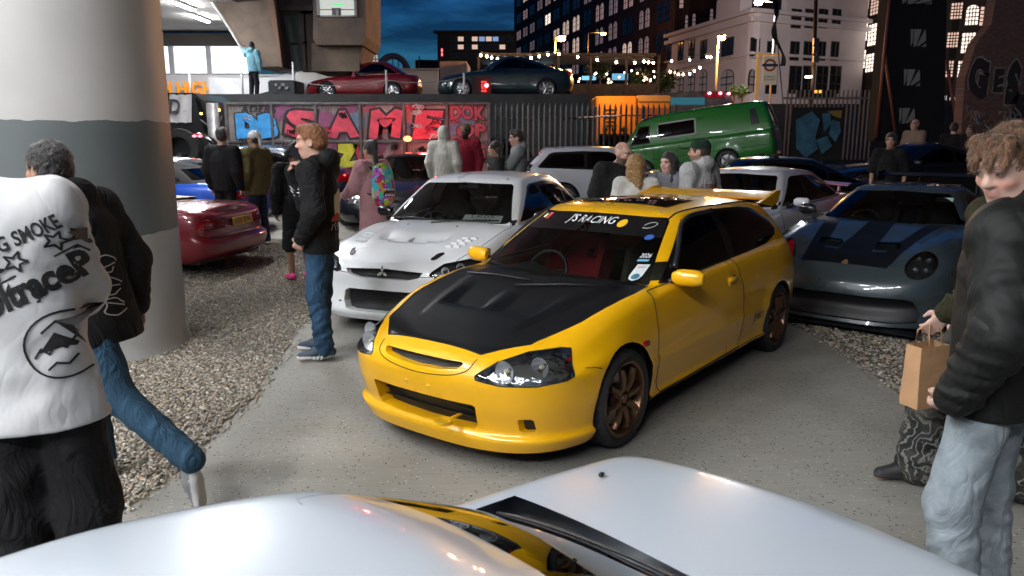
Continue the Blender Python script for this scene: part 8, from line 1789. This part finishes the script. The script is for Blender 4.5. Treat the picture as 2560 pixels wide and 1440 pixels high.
r, J, s, t = person('man in dark olive jacket and baggy patterned trousers carrying a paper bag', (2.40, 3.70), R(-90), 1.72, dict(er=(.27, -.17, 1.19), wr=(.25, -.40, 1.03), fr=(.245, -.47, .94), kl=(-.11, -.22, .52), al=(-.12, -.26, .085), tl=(-.14, -.44, .035), kr=(.10, .02, .51), ar=(.11, .16, .10), tr=(.13, .0, .035), hd=(.0, -.03, 1.63)), R(0), R(5), 'pale', dict(mat=OL, hem=.84, loose=.035, fold=.009, collar=.03, name='jacket'), dict(mat=CAMO, loose=.045, fold=.006), (.015, .015, .016), (.04, .04, .045), dict(col=(.20, .085, .03), style='fringe', vol=.020, rough=.006), res=.0075)
SB = empty('paper_bag', (*((r.matrix_basis @ Vector(tuple(J['fr']))).xy), 0), R(20), 'brown kraft paper carrier bag hanging from a hand', 'bag'); hz = float(J['fr'][2]); KR = M('kraft_paper', (.50, .29, .15), .85, bump=(18, .5, .02), var=(6, .12))
V = []; 
for (z, wx, wy) in ((hz - .36, .085, .050), (hz - .33, .088, .052), (hz - .20, .087, .045), (hz - .065, .086, .042)): V += [(-wx, -wy, z), (0, -wy * 1.03, z), (wx, -wy, z), (wx * .96, 0, z), (wx, wy, z), (0, wy, z), (-wx, wy, z), (-wx * .96, 0, z)]
meshobj('bag_body', V, [(j * 8 + i, j * 8 + (i + 1) % 8, (j + 1) * 8 + (i + 1) % 8, (j + 1) * 8 + i) for j in range(3) for i in range(8)] + [tuple(range(7, -1, -1))], KR, SB, False)
for y in (-.04, .04): m = MB(); m.tube([(-.04, y, hz - .08), (-.036, y * .8, hz + .0), (-.012, y * .2, hz + .035), (.012, y * .2, hz + .035), (.036, y * .8, hz + .0), (.04, y, hz - .08)], .004, 5); m.build('handle', KR, SB, True)
# behind the phone man
r, J, s, t = person('person in black with rucksack, bare legs and pink shoes behind the phone man', (-2.72, 9.7), R(-150), 1.72, None, 0, 0, 'brown', dict(col=(.012, .012, .013), hem=.86, loose=.03, name='jacket'), dict(col=(.012, .012, .012), short=1, loose=.03), (.75, .05, .25), (.75, .1, .3), dict(col=(.01, .008, .008), style='curly'), res=.012)
def rucksack(r, J, s, mat, w=.15, h=.22, name='backpack', label='', extra=None):
 f = Field(J['ch'] + np.array([-.25, .02, -.35]) * s, J['ch'] + np.array([.25, .4, .3]) * s, .012); f.cone(J['ch'] + np.array([0, .20, -.20]) * s, J['ch'] + np.array([0, .19, .06]) * s, w, w * .92, .03, fl=.72); f.cone(J['ch'] + np.array([0, .26, -.16]) * s, J['ch'] + np.array([0, .25, -.06]) * s, w * .8, w * .7, .03, fl=.5); V, F = f.mesh(2)
 e = empty(name, r.location, 0, label, 'backpack'); e.rotation_euler = r.rotation_euler; o = fast_mesh('pack', V, F, mat, e)
 for sg in (1, -1): m = MB(); m.tube([J['ch'] + np.array([sg * .10, .13, .12]) * s, J['ch'] + np.array([sg * .13, .02, .22]) * s, J['ch'] + np.array([sg * .15, -.10, .08]) * s, J['ch'] + np.array([sg * .17, -.03, -.12]) * s, J['ch'] + np.array([sg * .13, .13, -.2]) * s], .024, 6, flat=.4); m.build('strap', BLACK, e, True)
 return e, o
rucksack(r, J, s, fabric('pack_black', (.012, .012, .014)), label='black rucksack worn by the person in pink shoes')
person('man in black jacket seen from behind by the blue roadster', (-4.55, 12.25), R(165), 1.86, None, R(40), 0, 'fair', dict(col=(.012, .012, .014), hem=.85, loose=.035, name='jacket'), dict(col=(.01, .01, .012)), hair=dict(col=(.012, .01, .01), vol=.014))
person('person in olive jacket with white headscarf looking left', (-4.12, 12.5), R(-115), 1.80, None, 0, 0, 'tan', dict(col=(.12, .10, .04), hem=.80, loose=.04, name='jacket'), dict(col=(.02, .025, .05)), hair=dict(col=(.012, .01, .01), cap='wrap', capcol=(.55, .55, .56)))
r, J, s, t = person('woman in pink outfit with a colourful backpack beside the white sedan', (-1.82, 10.05), R(-128), 1.74, dict(er=(.26, -.08, 1.16), wr=(.22, -.28, 1.06), fr=(.19, -.36, 1.05), el=(-.26, -.06, 1.16), wl=(-.22, -.26, 1.06), fl=(-.19, -.34, 1.05)), R(-5), 0, 'tan', dict(col=(.50, .26, .28), hem=.55, loose=.035, hw=1.15, name='pink_top'), dict(col=(.50, .26, .28), loose=.06), (.1, .4, .6), hair=dict(col=(.012, .009, .009), style='bun'), res=.010)
PKM = M('pack_colours', (.5, .5, .5), .6); N_, L_, b_ = nodes(PKM); v_ = N_.new('ShaderNodeTexVoronoi'); v_.inputs['Scale'].default_value = 17; t_ = N_.new('ShaderNodeTexCoord'); n_ = N_.new('ShaderNodeTexNoise'); n_.inputs['Scale'].default_value = 7; a_ = N_.new('ShaderNodeMix'); a_.data_type = 'RGBA'; a_.inputs[0].default_value = .25; L_.new(t_.outputs['Object'], n_.inputs['Vector']); L_.new(t_.outputs['Object'], a_.inputs[6]); L_.new(n_.outputs['Color'], a_.inputs[7]); L_.new(a_.outputs[2], v_.inputs['Vector']); h_ = N_.new('ShaderNodeHueSaturation'); h_.inputs['Saturation'].default_value = 1.7; h_.inputs['Value'].default_value = .6; L_.new(v_.outputs['Color'], h_.inputs['Color']); L_.new(h_.outputs[0], b_.inputs['Base Color'])
e, o = rucksack(r, J, s, PKM, .17, label='multicoloured backpack with a toothed mouth print worn by the woman in pink')
cz = J['ch'][2] - .16; V, F = fill([(math.cos(a), .45 * math.sin(a)) for a in np.linspace(0, 2 * math.pi, 20, endpoint=False)], [tuple(range(20))], 2); back_decal(o, V, F, BLACKP, 'mouth_print', 0, cz, .2, .10, 1, R(8), e); V, F = fill([(math.cos(a), .3 * math.sin(a)) for a in np.linspace(0, 2 * math.pi, 16, endpoint=False)], [tuple(range(16))], 2); back_decal(o, V, F, M('print_rose', (.5, .05, .12), .7), 'tongue_print', 0, cz - .02, .13, .04, 1, R(8), e, .008)
for k in range(5):
 for up_ in (1, -1): back_decal(o, [(-.5, 0), (.5, 0), (0, -up_)], [(0, 1, 2)], M('sticker_white', ()), 'tooth_print', -.07 + .035 * k, cz + up_ * .03 + .002 * k, .032, .03, 1, 0, e, .01)
person('man in white hooded sweatshirt with hood up, back turned', (-1.25, 14.3), R(170), 1.80, None, 0, 0, 'fair', dict(col=(.55, .53, .48), hem=.84, loose=.04, hood=2, name='hoodie'))
person('bearded man in crimson jacket and khaki beanie by the graffiti', (-.88, 14.8), R(-10), 1.82, None, R(-15), 0, 'dark', dict(col=(.22, .012, .03), hem=.84, loose=.03, name='jacket'), hair=dict(col=(.01, .01, .01), cap='beanie', capcol=(.12, .10, .05)), beard=.8)
person('woman with big curly hair next to the man in grey hoodie', (-.28, 12.7), R(-70), 1.62, None, 0, 0, 'tan', dict(col=(.02, .02, .02), name='jacket'), hair=dict(col=(.02, .008, .006), style='curly'))
person('young man in grey hoodie reaching to the left', (.08, 12.9), R(-85), 1.80, dict(er=(.24, -.14, 1.22), wr=(.18, -.36, 1.20), fr=(.16, -.44, 1.20)), 0, R(6), 'fair', dict(col=(.20, .21, .22), hood=1, hem=.84, loose=.03, name='hoodie'), hair=dict(col=(.02, .012, .008), style='quiff'))
person('bald bearded man in black T-shirt leaning to listen', (1.20, 8.85), R(20), 1.76, dict(hd=(.04, -.05, 1.62), er=(.25, -.06, 1.18), wr=(.15, -.2, 1.05), fr=(.1, -.24, 1.03)), R(25), R(16), 'fair', dict(col=(.012, .012, .013), slv=.45, loose=.03, name='t_shirt'), hair=dict(col=(.02, .015, .012), style='bald'), beard=.85, res=.009, legs=False, wide=1.08)
person('woman with long wavy blonde hair, back to the camera', (1.34, 8.35), R(175), 1.60, None, R(-25), 0, 'fair', dict(col=(.55, .54, .52), name='jacket', loose=.02), hair=dict(col=(.30, .17, .06), style='long', len=.36, vol=.016, rough=.006, strands=900), res=.009, legs=False)
person('woman with long dark hair in grey hooded top looking left', (1.76, 8.75), R(-35), 1.62, None, R(-12), R(4), 'pale', dict(col=(.20, .21, .24), hood=1, name='hoodie', loose=.02), hair=dict(col=(.012, .008, .008), style='long_front', len=.34, vol=.012), res=.009, legs=False)
r, J, s, t = person('man in green cap and pale grey hoodie with red lettering', (2.06, 8.55), R(-140), 1.76, None, R(25), R(4), 'fair', dict(col=(.42, .42, .42), hood=1, loose=.04, hem=.84, name='hoodie'), hair=dict(col=(.03, .015, .008), cap='cap', capcol=(.01, .03, .018)), beard=.6, res=.009, legs=False, wide=1.08)
V, F = fill(*text_mesh('AUTOFINESSE', 1., 0, .01)); back_decal(t, V, F, M('print_maroon', (.25, .05, .04), .8), 'back_lettering', 0, 1.275 * s, .30, .055, 1, 0, r)
person('man in black T-shirt standing among the dark cars at right', (6.35, 13.1), R(-35), 1.74, None, 0, 0, 'tan', dict(col=(.01, .01, .011), slv=.45, name='t_shirt'), hair=dict(col=(.01, .009, .009), vol=.016))
person('man with shaved head holding a cup before the banner tower', (9.35, 18.2), R(-60), 1.82, dict(er=(.24, -.12, 1.18), wr=(.15, -.28, 1.2), fr=(.1, -.33, 1.24)), 0, 0, 'fair', dict(col=(.25, .17, .13), slv=.45, name='t_shirt'), hair=dict(col=(.03, .02, .015), style='bald'))
person('person in dark coat facing the brick wall', (10.15, 18.0), R(150), 1.74, None, 0, 0, 'fair', dict(col=(.02, .015, .014), name='coat', hem=.7)); person('woman with long hair near the brick wall', (10.65, 18.2), R(-60), 1.68, None, 0, 0, 'fair', dict(col=(.10, .04, .04), name='top'), hair=dict(col=(.10, .05, .025), style='long'))
for i, (u, c_, lb) in enumerate(((1508, (.02, .018, .018), 'dark figure nearest the hoarding behind the palisade fence'), (1530, (.06, .02, .015), 'figure in rust top behind the palisade fence'), (1556, (.012, .012, .014), 'dark figure closest to the green van behind the palisade fence'))): person(lb, ((u - 1280) / 1920 * 27.6, 27.6), R(40 * i - 30), 1.76, None, 0, 0, 'tan', dict(col=c_, name='jacket'), res=.016)
person('man in pale blue hooded top filming with a raised arm on the ramp', (P(622, 0, 26).x, 26), R(160), 1.80, dict(er=(.28, -.05, 1.40), wr=(.42, -.15, 1.58), fr=(.46, -.18, 1.68), el=(-.26, .0, 1.15)), 0, 0, 'tan', dict(col=(.16, .34, .42), hood=1, loose=.035, name='hoodie'), dict(col=(.01, .01, .014)), z=P(622, 249, 26).z, res=.016)
print('SCRIPT TIME %.1f' % (time.time() - T00), 'tris', sum(len(m.loops) - 2 * len(m.polygons) for m in bpy.data.meshes))
